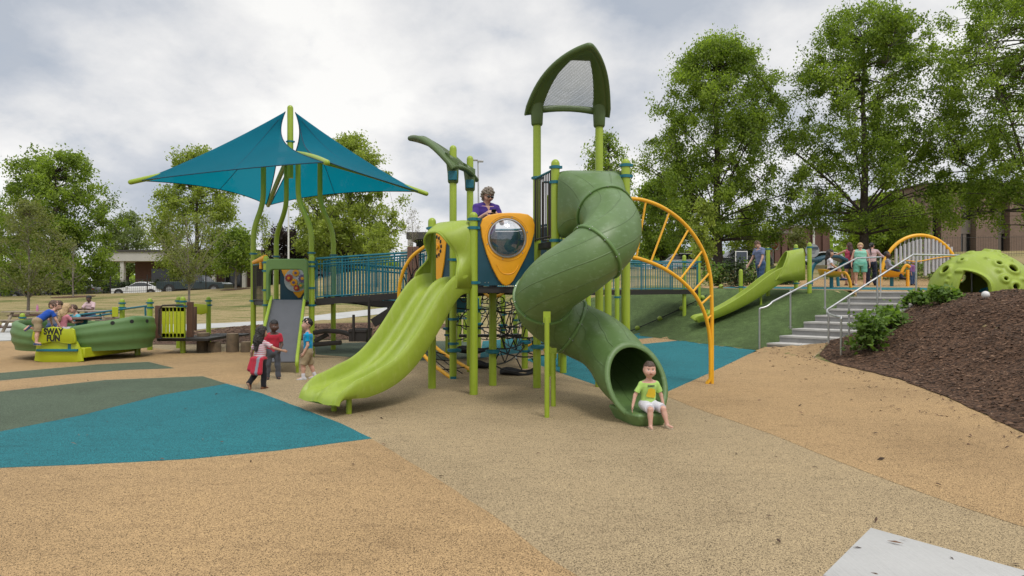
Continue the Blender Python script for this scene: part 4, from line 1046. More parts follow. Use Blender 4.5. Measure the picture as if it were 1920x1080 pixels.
M['gear_sky'] = simple('pale_panel', (.42, .46, .46), .4, .2, 6); M['gear_red'] = simple('red_plastic', (.42, .05, .04), .4, .05, 5); M['gear_purple'] = simple('purple_plastic', (.13, .10, .22), .4, .05, 5); M['gear_green'] = simple('dull_green_plastic', (.16, .25, .10), .4, .05, 5)
mb = MB(); mb.disc(gc+un4*.064, un4, .30, .012, 32); mb.build('gear_window', M['gear_sky'], gy)
for dx, dz, r, mt in ((-.17, .05, .10, 'gear_red'), (.0, .18, .09, 'yellow'), (.17, .04, .11, 'gear_purple'), (-.05, -.06, .10, 'yellow'), (.13, -.14, .08, 'gear_green'), (.02, -.2, .08, 'gear_red')):
    c = gc+ux4*dx+Vector((0, 0, dz))+un4*.078; pts = []
    for k in range(40):
        rr = r*(1 if k % 4 < 2 else .84); pts.append((rr*math.cos(2*PI*k/40), rr*math.sin(2*PI*k/40)))
    mb = MB(); mb.prism(pts, c, ux4, (0, 0, 1), un4, .02); mb.disc(c+un4*.03, un4, r*.35, .03, 12, mi=1); mb.build('gear', [M[mt], M['gear_purple' if mt == 'yellow' else 'yellow']], gy)
rail_panel(play, (X(474, 15.85)+.03, 15.82), (X(499, 15)-.05, 15.06), 1.28, 2.17, 9, .012, 'brown_rail', 'teal', .02)
mb = MB(); c0, c1 = W(476, 492, 15.5), W(498, 483, 15.0); mb.tube([c0, c0.lerp(c1, .5), c1], [.05, .06, .07], 14); mb.tube([c0.lerp(c1, .6)-Vector((0, 0, .22)), c0.lerp(c1, .6)], .035, 10); mb.build('play_telescope', M['yellow'], play, smooth=50)

# ---- ramps with teal rails
def ramp_run(a, b, za, zb, w, name, n, far=True):
    d, nn_, L = frame2(a, b); back = -nn_*w if nn_.y < 0 else nn_*w
    mb = MB(); A3 = Vector((a[0], a[1], za)); B3 = Vector((b[0], b[1], zb))
    mb.bar(A3+back/2-Vector((0, 0, .03)), B3+back/2-Vector((0, 0, .03)), w, .05)
    for o_ in (Vector((0, 0, 0)), back): mb.bar(A3+o_-Vector((0, 0, .05)), B3+o_-Vector((0, 0, .05)), .05, .15)
    r = mb.build(name, M['black_deck'], play)
    for o_ in ((Vector((0, 0, 0)), back) if far else (Vector((0, 0, 0)),)):
        m2 = MB(); A4, B4 = A3+o_, B3+o_
        for i in range(n):
            t = (i+.5)/n; p_ = A4.lerp(B4, t); m2.tube([p_+Vector((0, 0, .06)), p_+Vector((0, 0, .90))], .0095, 6)
        for z in (.06, .82): m2.tube([A4+Vector((0, 0, z)), B4+Vector((0, 0, z))], .016, 8)
        for t in (0, .25, .5, .75, 1): p_ = A4.lerp(B4, t); m2.tube([p_, p_+Vector((0, 0, .94))], .02, 8)
        rr_ = m2.build('railing', M['teal'], r); m3 = MB(); m3.tube([A4+Vector((0, 0, .95)), B4+Vector((0, 0, .95))], .026, 10); m3.build('top_rail', M['teal'], rr_)
    return r
ramp_run((-4.55, 14.85), (-2.15, 15.0), 1.33, 1.50, 1.15, 'ramp', 34)
ramp_run((-5.0, 17.0), (-1.9, 17.3), 1.36, 1.10, 1.1, 'ramp', 38)
ramp_run((-2.15, 15.0), (-1.0, 12.4), 1.50, 1.6, 1.0, 'ramp', 20, far=False)
ramp_run((2.0, 19.4), (6.35, 21.9), 1.50, 1.52, 1.2, 'bridge_ramp', 46)
ramp_run((.3, 12.3), (2.0, 19.4), 1.60, 1.50, 1.1, 'bridge_ramp', 40)
for px, Y in ((1283, 21.7), (1310, 21.95)): post(play, X(px, Y), Y, 2.72, clamps=(2.5, 1.75))
for px in (769, 780): mb = MB(); c = W(px, 497, 14.9); mb.box(c, (.12, .10, .86)); mb.build('wood_look_panel', M['brown_panel'], play, bevel=.01)
post(play, -2.2, 14.95, 1.5, zbot=-.05, r=.05, mat='black_deck'); post(play, -3.35, 17.4, 1.3, r=.045, mat='black_deck')
# transfer steps, dark steel
mb = MB(); p0, p1 = W(795, 545, 14.3), W(699, 606, 14.3)
for o_ in (0, .6): mb.bar(p0+Vector((0, o_, 0)), p1+Vector((0, o_, 0)), .05, .2)
for k in range(5): p_ = p0.lerp(p1, (k+.5)/5); mb.box(p_+Vector((0, .3, -.02)), (.28, .6, .05))
mb.box(W(676, 619, 14.2), (.40, .6, .06)); mb.box(W(676, 630, 14.2), (.38, .56, .20))
for px, py0, py1 in ((663, 590, 640), (692, 556, 640)): mb.tube([W(px, py0, 13.9), W(px, py1, 13.9)], .03, 10)
mb.build('transfer_step', M['black_deck'], play, bevel=.008)
mb = MB()
for pts in ([(588, 624, 14.6), (612, 620, 14.5), (640, 622, 14.4), (676, 634, 14.2), (720, 645, 14.0), (770, 652, 13.8)], [(588, 646, 14.6), (640, 642, 14.5)], [(590, 640, 14.6), (615, 626, 14.6)]):
    mb.tube([W(*p_) for p_ in pts], .035, 8, ell=1.5)
mb.build('low_handrail', M['black_deck'], play)
mb = MB(); mb.tube(bez([W(628, 556, 16), W(680, 580, 15.2), W(760, 575, 14.8)], 12), .014, 6); mb.build('sagging_rope', M['black_rope'], play)
# ================================================================ hill, stairs and the other equipment
def RT(px, py, y0=3.0, y1=220):
    """where the sight line of a pixel meets the ground"""
    ys = np.arange(y0, y1, .02); xs = (px-960)/1200*ys; zr = EYE-(py-HZ)/1200*ys
    k = np.argmax(zr <= Hn(xs, ys)+1e-3)
    if zr[k] > Hn(xs[k], ys[k])+1e-3: k = len(ys)-1
    return Vector((xs[k], ys[k], H(xs[k], ys[k])))
# stairs
st = empty('stairs', (SL[0].x, SL[0].y, 0), 'nine grey concrete steps climbing from the rubber surface to the plateau', 'stairs')
for k in range(9):
    a = SL[k]; b = a+SR*SW_; dep = (SL[1]-SL[0])
    far = dep*1.0+dep.normalized()*.02 if k < 8 else dep*.9
    z1 = RZ*(k+1); z0 = max(-.1, RZ*(k-1)-.05) if k else -.1
    mb = MB(); q = [a, b, b+far, a+far]
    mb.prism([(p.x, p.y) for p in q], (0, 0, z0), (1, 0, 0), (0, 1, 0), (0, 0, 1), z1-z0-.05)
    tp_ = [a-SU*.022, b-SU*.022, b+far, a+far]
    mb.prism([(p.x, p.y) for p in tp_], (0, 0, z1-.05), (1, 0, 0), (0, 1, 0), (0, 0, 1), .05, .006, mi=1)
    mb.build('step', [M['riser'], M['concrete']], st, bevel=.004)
def handrail(pts, posts, label, r=.024):
    b0 = posts[0]; root = empty('handrail', (b0[0], b0[1], b0[2]), label, 'handrail', 'steel handrails of the stairs')
    mb = MB(); mb.tube(pts, r, 12); mb.build('rail', M['steel'], root, smooth=60)
    for x, y, z0, z1 in posts:
        mb = MB(); mb.tube([(x, y, z0-.05), (x, y, z1)], r*.95, 12); mb.tube([(x, y, z0), (x, y, z0+.012)], r*2.0, 14); mb.build('rail_post', M['steel'], root)
    return root
def PZ(px, Y, z): return Vector((X(px, Y), Y, z))
handrail([PZ(1424, 16.5, 1.05)]+bez([PZ(1426, 16.5, 1.08), PZ(1440, 16.5, 1.10), PZ(1448, 16.6, 1.24)], 5)+[PZ(1606, 18.7, 2.47), PZ(1652, 19.0, 2.52)],
         [(X(1424, 16.5), 16.5, 0, 1.06), (X(1482, 17.2), 17.2, .55, 1.55), (X(1547, 18.0), 18.0, 1.05, 2.06), (X(1651, 19.0), 19.0, 1.2, 2.52)], 'steel stair handrail beside the dark green turf slope')
handrail([PZ(1577, 14.0, .93)]+bez([PZ(1577, 14.0, .96), PZ(1560, 14.6, .97), PZ(1549, 15.2, .99), PZ(1551, 15.3, 1.08)], 8)+[PZ(1590, 15.6, 1.40), PZ(1712, 16.3, 2.45), PZ(1820, 16.6, 2.44)],
         [(X(1577, 14.0), 14.0, 0, .93), (X(1553.5, 15.3), 15.3, 0.02, 1.06), (X(1592, 15.6), 15.6, .35, 1.42), (X(1645, 15.9), 15.9, .8, 1.9), (X(1718, 16.35), 16.35, 1.25, 2.45), (X(1822, 16.6), 16.6, 1.4, 2.44)], 'steel stair handrail beside the brown mulch slope')

# small slide down the turf slope
def wave_slide():
    o = Vector((9.02, 20.0, 0)); root = empty('hill_slide', (9.0, 20.0, H(9.0, 20.0)), 'small lime slide with a round hooded top running down the turf slope', 'slide')
    run = Vector((-1, .07, 0)).normalized(); side = Vector((-.07, -1, 0)).normalized()
    pr = spline([(0, 1.93, 0), (.5, 1.91, 0), (.85, 1.76, 0), (1.5, 1.33, 0), (2.0, 1.05, 0), (2.5, .82, 0), (2.9, .68, 0), (3.16, .64, 0), (3.24, .58, 0)], 6)
    rg = []
    for i, p in enumerate(pr):
        a, b = pr[max(0, i-1)], pr[min(len(pr)-1, i+1)]; t = Vector((b.x-a.x, b.y-a.y)).normalized(); n_ = (-t.y, t.x)
        wl = lerp(.34, .10, min(1, max(0, p.x-.6)/2.5))
        sec = [(-.36, wl), (-.335, wl+.015), (-.31, wl), (-.29, .10), (-.2, .01), (0, -.01), (.2, .01), (.29, .10), (.31, wl), (.335, wl+.015), (.36, wl), (.36, .02), (.27, -.10), (-.27, -.10), (-.36, .02)]
        rg.append([o+run*(p.x+n_[0]*q)+side*e+Vector((0, 0, p.y+n_[1]*q)) for e, q in sec])
    mb = MB(); mb.loft(rg); bed = mb.build('slide_bed', M['lime_plastic'], root, smooth=50)
    grid = []; nU, nP = 32, 8
    for i in range(nU+1):
        t = i/nU*2-1; row = []
        for j in range(nP+1):
            q = j/nP; ne = lerp(5, 2.4, q); th = (1-abs(t))*PI/2; c_, s_ = math.cos(th), math.sin(th)
            ex = math.copysign(c_**(2/ne), t)*.36; hz = s_**(2/ne)
            row.append(o+run*(q*lerp(.88, .42, hz**.8))+side*ex+Vector((0, 0, 1.84+hz*lerp(.98, .90, q))))
        grid.append(row)
    mb = MB(); mb.loft(grid, closed_ring=False, cap=False); hd = mb.build('hood', M['lime_plastic'], root, smooth=60, solid=.03)
    mb = MB(); mb.tube([r[-1] for r in grid], .026, 8); mb.build('hood_lip', M['lime_plastic'], hd)
    for x, y, zt in ((9.12, 19.62, 3.0), (9.12, 20.55, 3.0), (8.2, 20.5, 2.9)): post(root, x, y, zt, zbot=H(x, y)-.05, clamps=(2.85, 1.75))
    for h in (1.25, 2.9):
        p = o+run*h; mb = MB(); z = H(p.x, p.y); mb.tube([(p.x, p.y-.1, z-.05), (p.x, p.y-.1, z+.5 if h > 2 else 1.4)], .035, 10); mb.build('support_leg', M['lime_post'], root)
wave_slide()
# rope with grip balls
pts = [RT(*p) for p in ((1176, 627), (1195, 619), (1237, 601), (1278, 582), (1317, 562), (1352, 541), (1386, 538))]
pp = RT(1389, 539); pp = Vector((X(1389, 20.6), 20.6, H(X(1389, 20.6), 20.6)))
root = empty('climbing_rope', tuple(pp), 'black climbing rope with lime grip balls lying up the turf slope', 'climbing rope')
top = Vector((pp.x, pp.y, pp.z+.55)); rp = [p+Vector((0, 0, .07)) for p in pts[:-1]]+[top]
mb = MB(); mb.tube(spline(rp, 5), .016, 8); mb.build('rope', M['black_rope'], root)
for p in rp[1:-1]: mb = MB(); mb.ball(p, .085, 14, 10); mb.build('grip_ball', M['lime_plastic'], root)
post(root, pp.x, pp.y, pp.z+1.15, zbot=pp.z-.05, clamps=(pp.z+.58,))

# crater dome
dc = Vector((X(1838, 16.2), 16.2, 0)); dc.z = H(dc.x, dc.y)-.02
rx, rz_ = 1.14, 1.10
F = Field((dc.x-1.35, dc.y-1.35, dc.z-.1), (dc.x+1.35, dc.y+1.35, dc.z+1.3), .021)
F.ell(dc, (rx, rx, rz_), k=0)
def domepix(px, py):
    d = Vector(((px-960)/1200, 1, -(py-HZ)/1200)); o = Vector((0, 0, EYE))-dc
    S_3 = Vector((1/rx, 1/rx, 1/rz_)); o2 = o*S_3; d2 = d*S_3
    a = d2.dot(d2); b = 2*o2.dot(d2); c = o2.dot(o2)-1; disc = b*b-4*a*c
    t = (-b-math.sqrt(max(0, disc)))/(2*a); return Vector((0, 0, EYE))+d*t
def torus(c, n, Rm, r):
    c = np.array(list(c)); n = np.array(list(n))
    def fn(x, y, z):
        dx, dy, dz = x-c[0], y-c[1], z-c[2]; h = dx*n[0]+dy*n[1]+dz*n[2]; q = np.sqrt(np.maximum(dx*dx+dy*dy+dz*dz-h*h, 0)); return np.sqrt((q-Rm)**2+h*h)-r
    return fn
cr = [(1773, 506, .155), (1804, 488, .085), (1856, 470, .12), (1873, 494, .10), (1881, 480, .085), (1899, 504, .15), (1885.5, 523, .085), (1904, 538, .12), (1820, 474, .07)]
cr = [(domepix(px, py), r*.84) for px, py, r in cr]+[(dc+Vector((.18, 1.02, .45)), .17)]
for p, r in cr:
    n_ = (p-dc); n_ = Vector((n_.x/rx**2, n_.y/rx**2, n_.z/rz_**2)).normalized(); m_ = r+.07
    F.add(torus(p, n_, r, .042), np.array(p)-m_, np.array(p)+m_, .05)
for px, py in ((1850, 484), (1873, 508), (1780, 519), (1775, 528), (1917, 524), (1786, 485), (1873, 472), (1895, 488)): F.ell(domepix(px, py), (.05, .05, .05), k=.05)
door = Vector((X(1829, 15.1), 15.08, dc.z))
dx_, dz_ = .40, .60
def arch(x, y, z):
    q = np.sqrt(((x-door.x)/dx_)**2+(np.maximum(z-dc.z-.2, 0)/(dz_-.2))**2+0*y); return (q-1)*dx_
def archbox(x, y, z): return np.maximum(arch(x, y, z), np.abs(y-door.y)-.55)
def archrim(x, y, z):
    a = arch(x, y, z); sh = ellipsoid(np.array(dc), (rx, rx, rz_))(x, y, z); return np.sqrt(a*a+sh*sh)-.055
F.add(archrim, (door.x-.55, dc.y-1.3, dc.z-.1), (door.x+.55, dc.y-.5, dc.z+.75), .05)
F.cut(ellipsoid(np.array(dc), (rx-.05, rx-.05, rz_-.05)), np.array(dc)-1.3, np.array(dc)+1.3)
F.cut(archbox, (door.x-.5, dc.y-1.4, dc.z-.1), (door.x+.5, dc.y-.45, dc.z+.7))
for p, r in cr:
    n_ = (p-dc).normalized(); F.cut(capsule(np.array(p-n_*.12), np.array(p+n_*.15), r-.03, r-.03), np.array(p)-r-.2, np.array(p)+r+.2)
F.f[:, :, :int(.09/.021)] = 9
dome = empty('play_dome', tuple(dc), 'lime dome with crater holes and an arched doorway above the mulch slope', 'play dome')
field_obj('dome_shell', F, M['lime_plastic'], dome)
mb = MB(); mb.ball((X(1840, 16.2), 16.0, dc.z+.02), .2, 16, 10, (1, .8, .8)); mb.build('seat_bump', M['teal'], dome)

# chime arch
def chimes():
    Y = 24.0; c = Vector((X(1725, Y), Y, 0)); gz = H(c.x, c.y)
    root = empty('chime_arch', (c.x, c.y, gz), 'yellow arch hung with a row of silver chime tubes', 'chime arch')
    pts = [Vector((c.x+1.5*math.cos(a), Y, gz-.1+(EYE-(441-HZ)/1200*Y-gz+.1)*math.sin(a)**.85)) for a in np.linspace(PI, 0, 41)]
    mb = MB(); mb.tube(pts, .065, 12); mb.build('arch', M['yellow_pipe'], root, smooth=60)
    xs = (708, 750, 790, 830, 868, 905, 940, 985, 1018, 1058, 1093, 1128, 1160, 1198, 1230)
    ts = (335, 310, 290, 275, 262, 250, 245, 243, 243, 243, 255, 262, 275, 292, 318); bs = (500, 480, 475, 470, 470, 465, 475, 590, 570, 555, 550, 500, 470, 460, 420)
    s = 5.053
    cab = MB()
    for x, t, b in zip(xs, ts, bs):
        a, e = W(1540+x/s, 400+t/s, Y), W(1540+x/s, 400+b/s, Y)
        mb = MB(); mb.tube([a, e], .052, 12); o = mb.build('chime_tube', M['chime'], root)
        top = [p for p in pts if abs(p.x-a.x) < .12]; zt = max(p.z for p in top) if top else a.z+.2
        mb = MB(); mb.tube([a, (a.x, a.y, zt)], .012, 6); mb.build('hanger', M['steel'], o)
    mb = MB(); mb.tube(spline([W(1560+133, 487, Y-.06), W(1720, 490, Y-.06), W(1760, 483, Y-.06), W(1790, 480, Y-.06)], 5), .018, 8); mb.build('striker_cord', M['yellow_pipe'], root)
M['chime'] = simple('anodised_tube', (.50, .50, .52), .4, .05, 6, metal=.35)
chimes()
# bucket seats
def bucket(px, py, Y, label, stem):
    x = X(px, Y); g = H(x, Y); z = EYE-(py-HZ)/1200*Y; root = empty('bucket_seat', (x, Y, g), label, 'seat', 'yellow bucket seats on the plateau')
    mb = MB(); rg = []
    for q, zz in ((.10, -.02), (.24, 0), (.33, .06), (.38, .16), (.35, .165), (.30, .08), (.20, .04), (.03, .03)):
        rg.append([(x+q*1.15*math.cos(a), Y+q*math.sin(a), z+zz+(.10*max(0, -math.cos(a)) if zz > .1 else 0)) for a in np.linspace(0, 2*PI, 29)[:-1]])
    mb.loft(rg); mb.build('seat', M['yellow'], root, smooth=60)
    mb = MB(); mb.tube([(x, Y, g-.03), (x, Y, z)], .06, 14); mb.build('pedestal', M['teal'], root)
    if stem:
        xs_ = x+.42; mb = MB(); mb.tube([(xs_+.12, Y-.05, g-.02), (xs_+.12, Y-.05, z+.25)], .055, 12); mb.tube(spline([(x+.32, Y, z+.1), (xs_, Y, z+.3), (xs_+.1, Y-.03, z+.42), (xs_+.2, Y-.05, z+.34)], 5), .05, 10); mb.build('handle', M['yellow'], root, smooth=60)
    else:
        mb = MB(); mb.tube(spline([(x+.25, Y-.1, z+.1), (x+.42, Y-.1, z+.12), (x+.55, Y-.1, z-.12), (x+.60, Y-.1, g)], 5), .05, 10); mb.build('handle', M['yellow'], root, smooth=60)
bucket(1559, 519, 21.5, 'yellow bucket seat under the girl in the white top', False)
bucket(1672, 519, 23.0, 'yellow bucket seat with a bent yellow stem in front of the chime arch', True)
Y = 23.0; root = empty('teal_climber', (X(1545, Y), Y, H(X(1545, Y), Y)), 'low dark teal frame on curved legs behind the girl in the white top', 'climber')
mb = MB(); gz_ = H(X(1545, Y), Y)
mb.tube(spline([(X(1519, Y), Y, gz_-.03), (X(1521, Y), Y, gz_+.45), (X(1528, Y), Y, gz_+.8), (X(1540, Y), Y, gz_+.95)], 6), .055, 12); mb.build('curved_leg', M['teal'], root, smooth=60)
mb = MB(); mb.tube(spline([(X(1572, Y), Y, gz_-.03), (X(1571, Y), Y, gz_+.5), (X(1578, Y), Y, gz_+.8), (X(1590, Y), Y, gz_+.9)], 6), .055, 12); mb.build('curved_leg', M['teal'], root, smooth=60)
mb = MB(); mb.loft([[(X(1527, Y)+t*1.08, Y-.3, gz_+.86+.16*math.sin(PI*t)), (X(1527, Y)+t*1.08, Y+.3, gz_+.86+.16*math.sin(PI*t)), (X(1527, Y)+t*1.08, Y+.3, gz_+.98+.16*math.sin(PI*t)), (X(1527, Y)+t*1.08, Y-.3, gz_+.98+.16*math.sin(PI*t))] for t in np.linspace(0, 1, 9)]); mb.build('top_pad', M['teal_dark'], root, bevel=.03)
p = RT(1848, 577); mb = MB(); p = Vector((X(1848, 13.2), 13.2, 0)); p.z = H(p.x, p.y)+.10; mb.ball(p, .075, 16, 12)
tag(mb.build('ball', M['white_metal'], None, loc=p), 'white ball lying on top of the mulch slope', 'ball')

# ---- sway glider
gc_ = Vector((-9.90, 14.85, 0)); ga, gb = 1.50, 1.02
gl_ = empty('sway_glider', tuple(gc_), 'green and lime sway glider tub with black lettering on its front panel', 'sway glider')
def gtop(f):    # rim height round the tub
    return float(np.interp(f, [-78, -55, -20, 10, 60, 90, 120, 160, 200, 225, 254], [.76, .86, .97, .94, .86, .78, .80, .86, .86, .82, .70]))
def tub_wall(f0, f1, n):
    rg = []
    for i in range(n+1):
        f = lerp(f0, f1, i/n); zt = gtop(f); zb = .22; end = min(i, n-i)/n
        k = min(1, (min(i, n-i)+2.1)/2.5)
        base = Vector((math.cos(R(f))*ga, math.sin(R(f))*gb, 0)); nr_ = Vector((math.cos(R(f))/ga, math.sin(R(f))/gb, 0)).normalized()
        sec = []
        for q in np.linspace(0, 1, 15):
            rib = .011*math.cos(q*PI*2*3.0+.4); o_ = -.06*(1-q)**2.4+.04*math.sin(q*PI)+rib-.06*max(0, q-.92)/.08
            sec.append((o_, lerp(zb, zt, q)))
        for q in np.linspace(1, 0, 12):
            o_ = -.15-.16*(1-q)**2.2+.045*math.sin(PI*q)+.04*max(0, q-.92)/.08; sec.append((o_, lerp(zb+.02, zt, q)))
        mx_ = -.10
        rg.append([gc_+base+nr_*(mx_+(o_-mx_)*k)+Vector((0, 0, z if k == 1 else lerp((zt+zb)/2, z, .75+.25*k))) for o_, z in sec])
    mb = MB(); mb.loft(rg); return mb.build('tub_wall', M['tub_green'], gl_, smooth=60)
tw = tub_wall(-78, 68, 36); tub_wall(84, 254, 42)
bpy.context.view_layer.update()
for px, py, Yq in ((220, 606, 14.02), (260, 603, 14.33), (287, 602, 14.72)):
    c = W(px, py, Yq); n_ = Vector(((c.x-gc_.x)/ga**2, (c.y-gc_.y)/gb**2, 0)).normalized(); mb = MB(); f = math.degrees(math.atan2((c.y-gc_.y)/gb, (c.x-gc_.x)/ga)); s_ = gc_+Vector((math.cos(R(f))*ga, math.sin(R(f))*gb, c.z))
    hit, hl_, hn_, _ = tw.ray_cast(s_+n_*.5-gc_, -n_); mb.disc(gc_+hl_, hn_, .042, .012, 18); mb.build('grip_hole', M['black_rubber'], tw)
# base and front panels
fy = 13.80; fx0, fx1 = X(66, fy), X(158, fy)
def GX(px): return X(px, fy)
def GZ(py): return EYE-(py-HZ)/1200*fy
mb = MB(); mb.prism([(GX(a), GZ(b)) for a, b in ((67, 676), (72, 640), (146, 640), (154, 655), (158, 677), (140, 679.5), (112, 680.5), (85, 679))], (0, fy, 0), (1, 0, 0), (0, 0, 1), (0, -1, 0), .05, .012); mb.build('front_base', M['lime_panel'], gl_)
up_ = [(66, 634), (69, 618), (72, 614), (82, 616), (92, 614.5), (104, 612), (118, 614), (130, 616.5), (141, 615), (145, 618), (148, 638), (147, 642), (138, 644), (126, 643), (114, 640), (106, 639), (94, 642), (80, 645), (72, 643)]
mb = MB(); mb.prism([(GX(a), GZ(b)) for a, b in up_], (0, fy-.06, 0), (1, 0, 0), (0, 0, 1), (0, -1, 0), .05, .012); fp = mb.build('front_panel', M['lime_panel'], gl_)
def text(s_, mat, loc, size, parent, name='lettering', rot=(R(90), 0, 0), ext=.004, off=.0, sx=1.0, shear=0.0):
    cu = bpy.data.curves.new(name, 'FONT'); cu.body = s_; cu.size = size; cu.extrude = ext; cu.offset = off; cu.align_x = 'CENTER'; cu.align_y = 'CENTER'; cu.space_line = .78; cu.shear = shear
    t = bpy.data.objects.new(name, cu); C.objects.link(t)
    dg = bpy.context.evaluated_depsgraph_get(); me = bpy.data.meshes.new_from_object(t.evaluated_get(dg)); bpy.data.objects.remove(t)
    me.materials.clear(); me.materials.append(mat); o = bpy.data.objects.new(name, me); C.objects.link(o)
    o.rotation_euler = rot; o.scale = (sx, 1, 1); o.location = Vector(loc)-rootloc(parent); o.parent = parent; return o
text('SWAY\nFUN', M['black_rubber'], (GX(107), fy-.115, GZ(627.5)), .185, fp, off=.006, sx=.80)
mb = MB(); mb.box(((GX(74)+GX(150))/2, fy-.075, GZ(656)), (GX(150)-GX(74), .06, .05)); mb.box((GX(133), fy-.03, GZ(650)), (.07, .05, .16)); mb.build('foot_bar', M['teal'], gl_, bevel=.006)
mb = MB(); sp = [(-9.22, 13.80), (-8.98, 15.5), (-10.6, 15.6), (-10.25, 13.80)]; mb.prism(sp, (0, 0, .09), (1, 0, 0), (0, 1, 0), (0, 0, 1), .22); mb.build('rocker_base', M['lime_panel'], gl_, bevel=.02)
mb = MB(); mb.prism([(gc_.x+1.25*math.cos(a), gc_.y+.82*math.sin(a)) for a in np.linspace(0, 2*PI, 33)[:-1]], (0, 0, .31), (1, 0, 0), (0, 1, 0), (0, 0, 1), .06); mb.build('glider_floor', M['black_deck'], gl_)
tc = Vector((X(153, 14.75), 14.75, 0)); mb = MB(); mb.tube([(tc.x, tc.y, .35), (tc.x, tc.y, .6), (tc.x, tc.y, .88)], [.14, .09, .13], 16); mb.build('table_pedestal', M['teal'], gl_)
mb = MB(); mb.tube([(tc.x, tc.y, .88), (tc.x, tc.y, .92)], .40, 28); mb.build('table_top', M['brown_panel'], gl_, bevel=.01)
# access deck beside it
ac = empty('access_platform', (-8.0, 15.9, 0), 'low entry platform with slotted lime panel, brown boards and teal rails beside the glider', 'play platform')
mb = MB(); mb.box((-7.95, 15.95, .35), (1.25, 1.0, .07)); mb.box((-7.6, 17.2, .34), (.9, .5, .05)); mb.build('deck', M['black_deck'], ac, bevel=.01)
for px, Y, py in ((343, 15.7, 556), (335, 17.0, 556), (281, 16.5, 559), (229, 17.2, 560), (391, 17.9, 556), (258, 15.2, 652), (42, 17.0, 587)):
    zt = EYE-(py-HZ)/1200*Y; post(ac, X(px, Y), Y, max(.25, zt), clamps=() if py > 600 else (zt-.12, zt-.24))
a0, a1 = X(304, 15.4), X(346, 15.4); zb, zt = EYE-(633-HZ)/1200*15.4, EYE-(576-HZ)/1200*15.4
mb = MB(); w_ = a1-a0; n_s = 5
mb.box((a0+w_/2, 15.4, zb+.05), (w_, .025, .10)); mb.box((a0+w_/2, 15.4, zt-.05), (w_, .025, .10))
for k in range(6): mb.box((a0+w_*(k+.5)/6, 15.4, (zb+zt)/2), (w_/6*.72 if 0 < k < 5 else w_/6*.9, .025, zt-zb-.02))
sl_ = mb.build('slotted_panel', M['lime_panel'], ac)
mb = MB(); mb.tube([(a0-.05, 15.36, zb+.08), (a0-.05, 15.36, zt-.05), (a0+.03, 15.36, zt+.04), (a1-.02, 15.36, zt+.06), (a1+.03, 15.36, zt)], .02, 8); mb.tube([(a0-.05, 15.36, zb+.08), (a0+.03, 15.36, zb-.02), (a1+.03, 15.36, zb-.02)], .02, 8); mb.build('panel_frame', M['brown_rail'], sl_)
for px0, px1, py0, py1, Yq in ((292, 302, 573, 634, 15.9), (351, 362, 566, 632, 15.9), (364, 368, 575, 620, 16.4)):
    mb = MB(); mb.box((X((px0+px1)/2, Yq), Yq, EYE-((py0+py1)/2-HZ)/1200*Yq), ((px1-px0)/1200*Yq, .09, (py1-py0)/1200*Yq)); mb.build('brown_board', M['brown_panel'], ac, bevel=.008)
Yq = 17.7; mb = MB(); mb.prism([(X(a, Yq), EYE-(b-HZ)/1200*Yq) for a, b in ((363, 569), (375, 570), (389, 571), (389, 587), (378, 590), (366, 588))], (0, Yq, 0), (1, 0, 0), (0, 0, 1), (0, -1, 0), .04, .008); mb.build('lime_flag_panel', M['lime_panel'], ac)
mb = MB(); mb.box((X(216, 17.0), 17.0, EYE-(585-HZ)/1200*17), (.16, .03, .26)); mb.build('lime_flag_panel', M['lime_panel'], ac, bevel=.01)
for pts in ([(100, 594, 17.0), (150, 590, 17.0), (229, 580, 17.1), (281, 573, 16.5)], [(150, 597, 17.2), (210, 588, 17.2), (229, 585, 17.2)], [(233, 579, 17.0), (272, 574, 16.6), (273, 592, 16.6)], [(188, 588, 17.1), (189, 600, 17.1)]):
    mb = MB(); mb.tube([W(*p) for p in pts], .024, 8); mb.build('teal_rail', M['teal'], ac, smooth=50)
# log stumps
M['log_side'] = simple('debarked_log', (.13, .095, .06), .9, .25, 8, fine=(20, .5, .01)); M['log_end'] = simple('log_end_grain', (.30, .215, .13), .85, .15, 14)
for px, py, ht, r, lab in ((381, 659, .47, .150, 'tall log stump nearest the brown boards of the access platform'), (402.5, 660, .25, .150, 'short log stump between the two tall ones'), (436, 660, .46, .145, 'tall log stump standing beyond the short one'), (464, 660, .26, .150, 'short log stump nearest the bent posts of the shade tower')):
    b_ = GP(px, py); mb = MB(); rn = random.Random(px); sg = 18; rg = []
    jit = [1+rn.uniform(-.06, .06) for _ in range(sg)]
    for z, k in ((-.03, 1.05), (.05, 1.04), (ht*.6, 1.0), (ht-.012, .97), (ht, .93)): rg.append([(b_.x+r*k*jit[q]*math.cos(2*PI*q/sg), b_.y+r*k*jit[q]*math.sin(2*PI*q/sg), z) for q in range(sg)])
    mb.loft(rg); mb.mi[-1] = 1; tag(mb.build('log_stump', [M['log_side'], M['log_end']], None, loc=b_, smooth=40), lab, 'log stump', 'log stumps in a row')
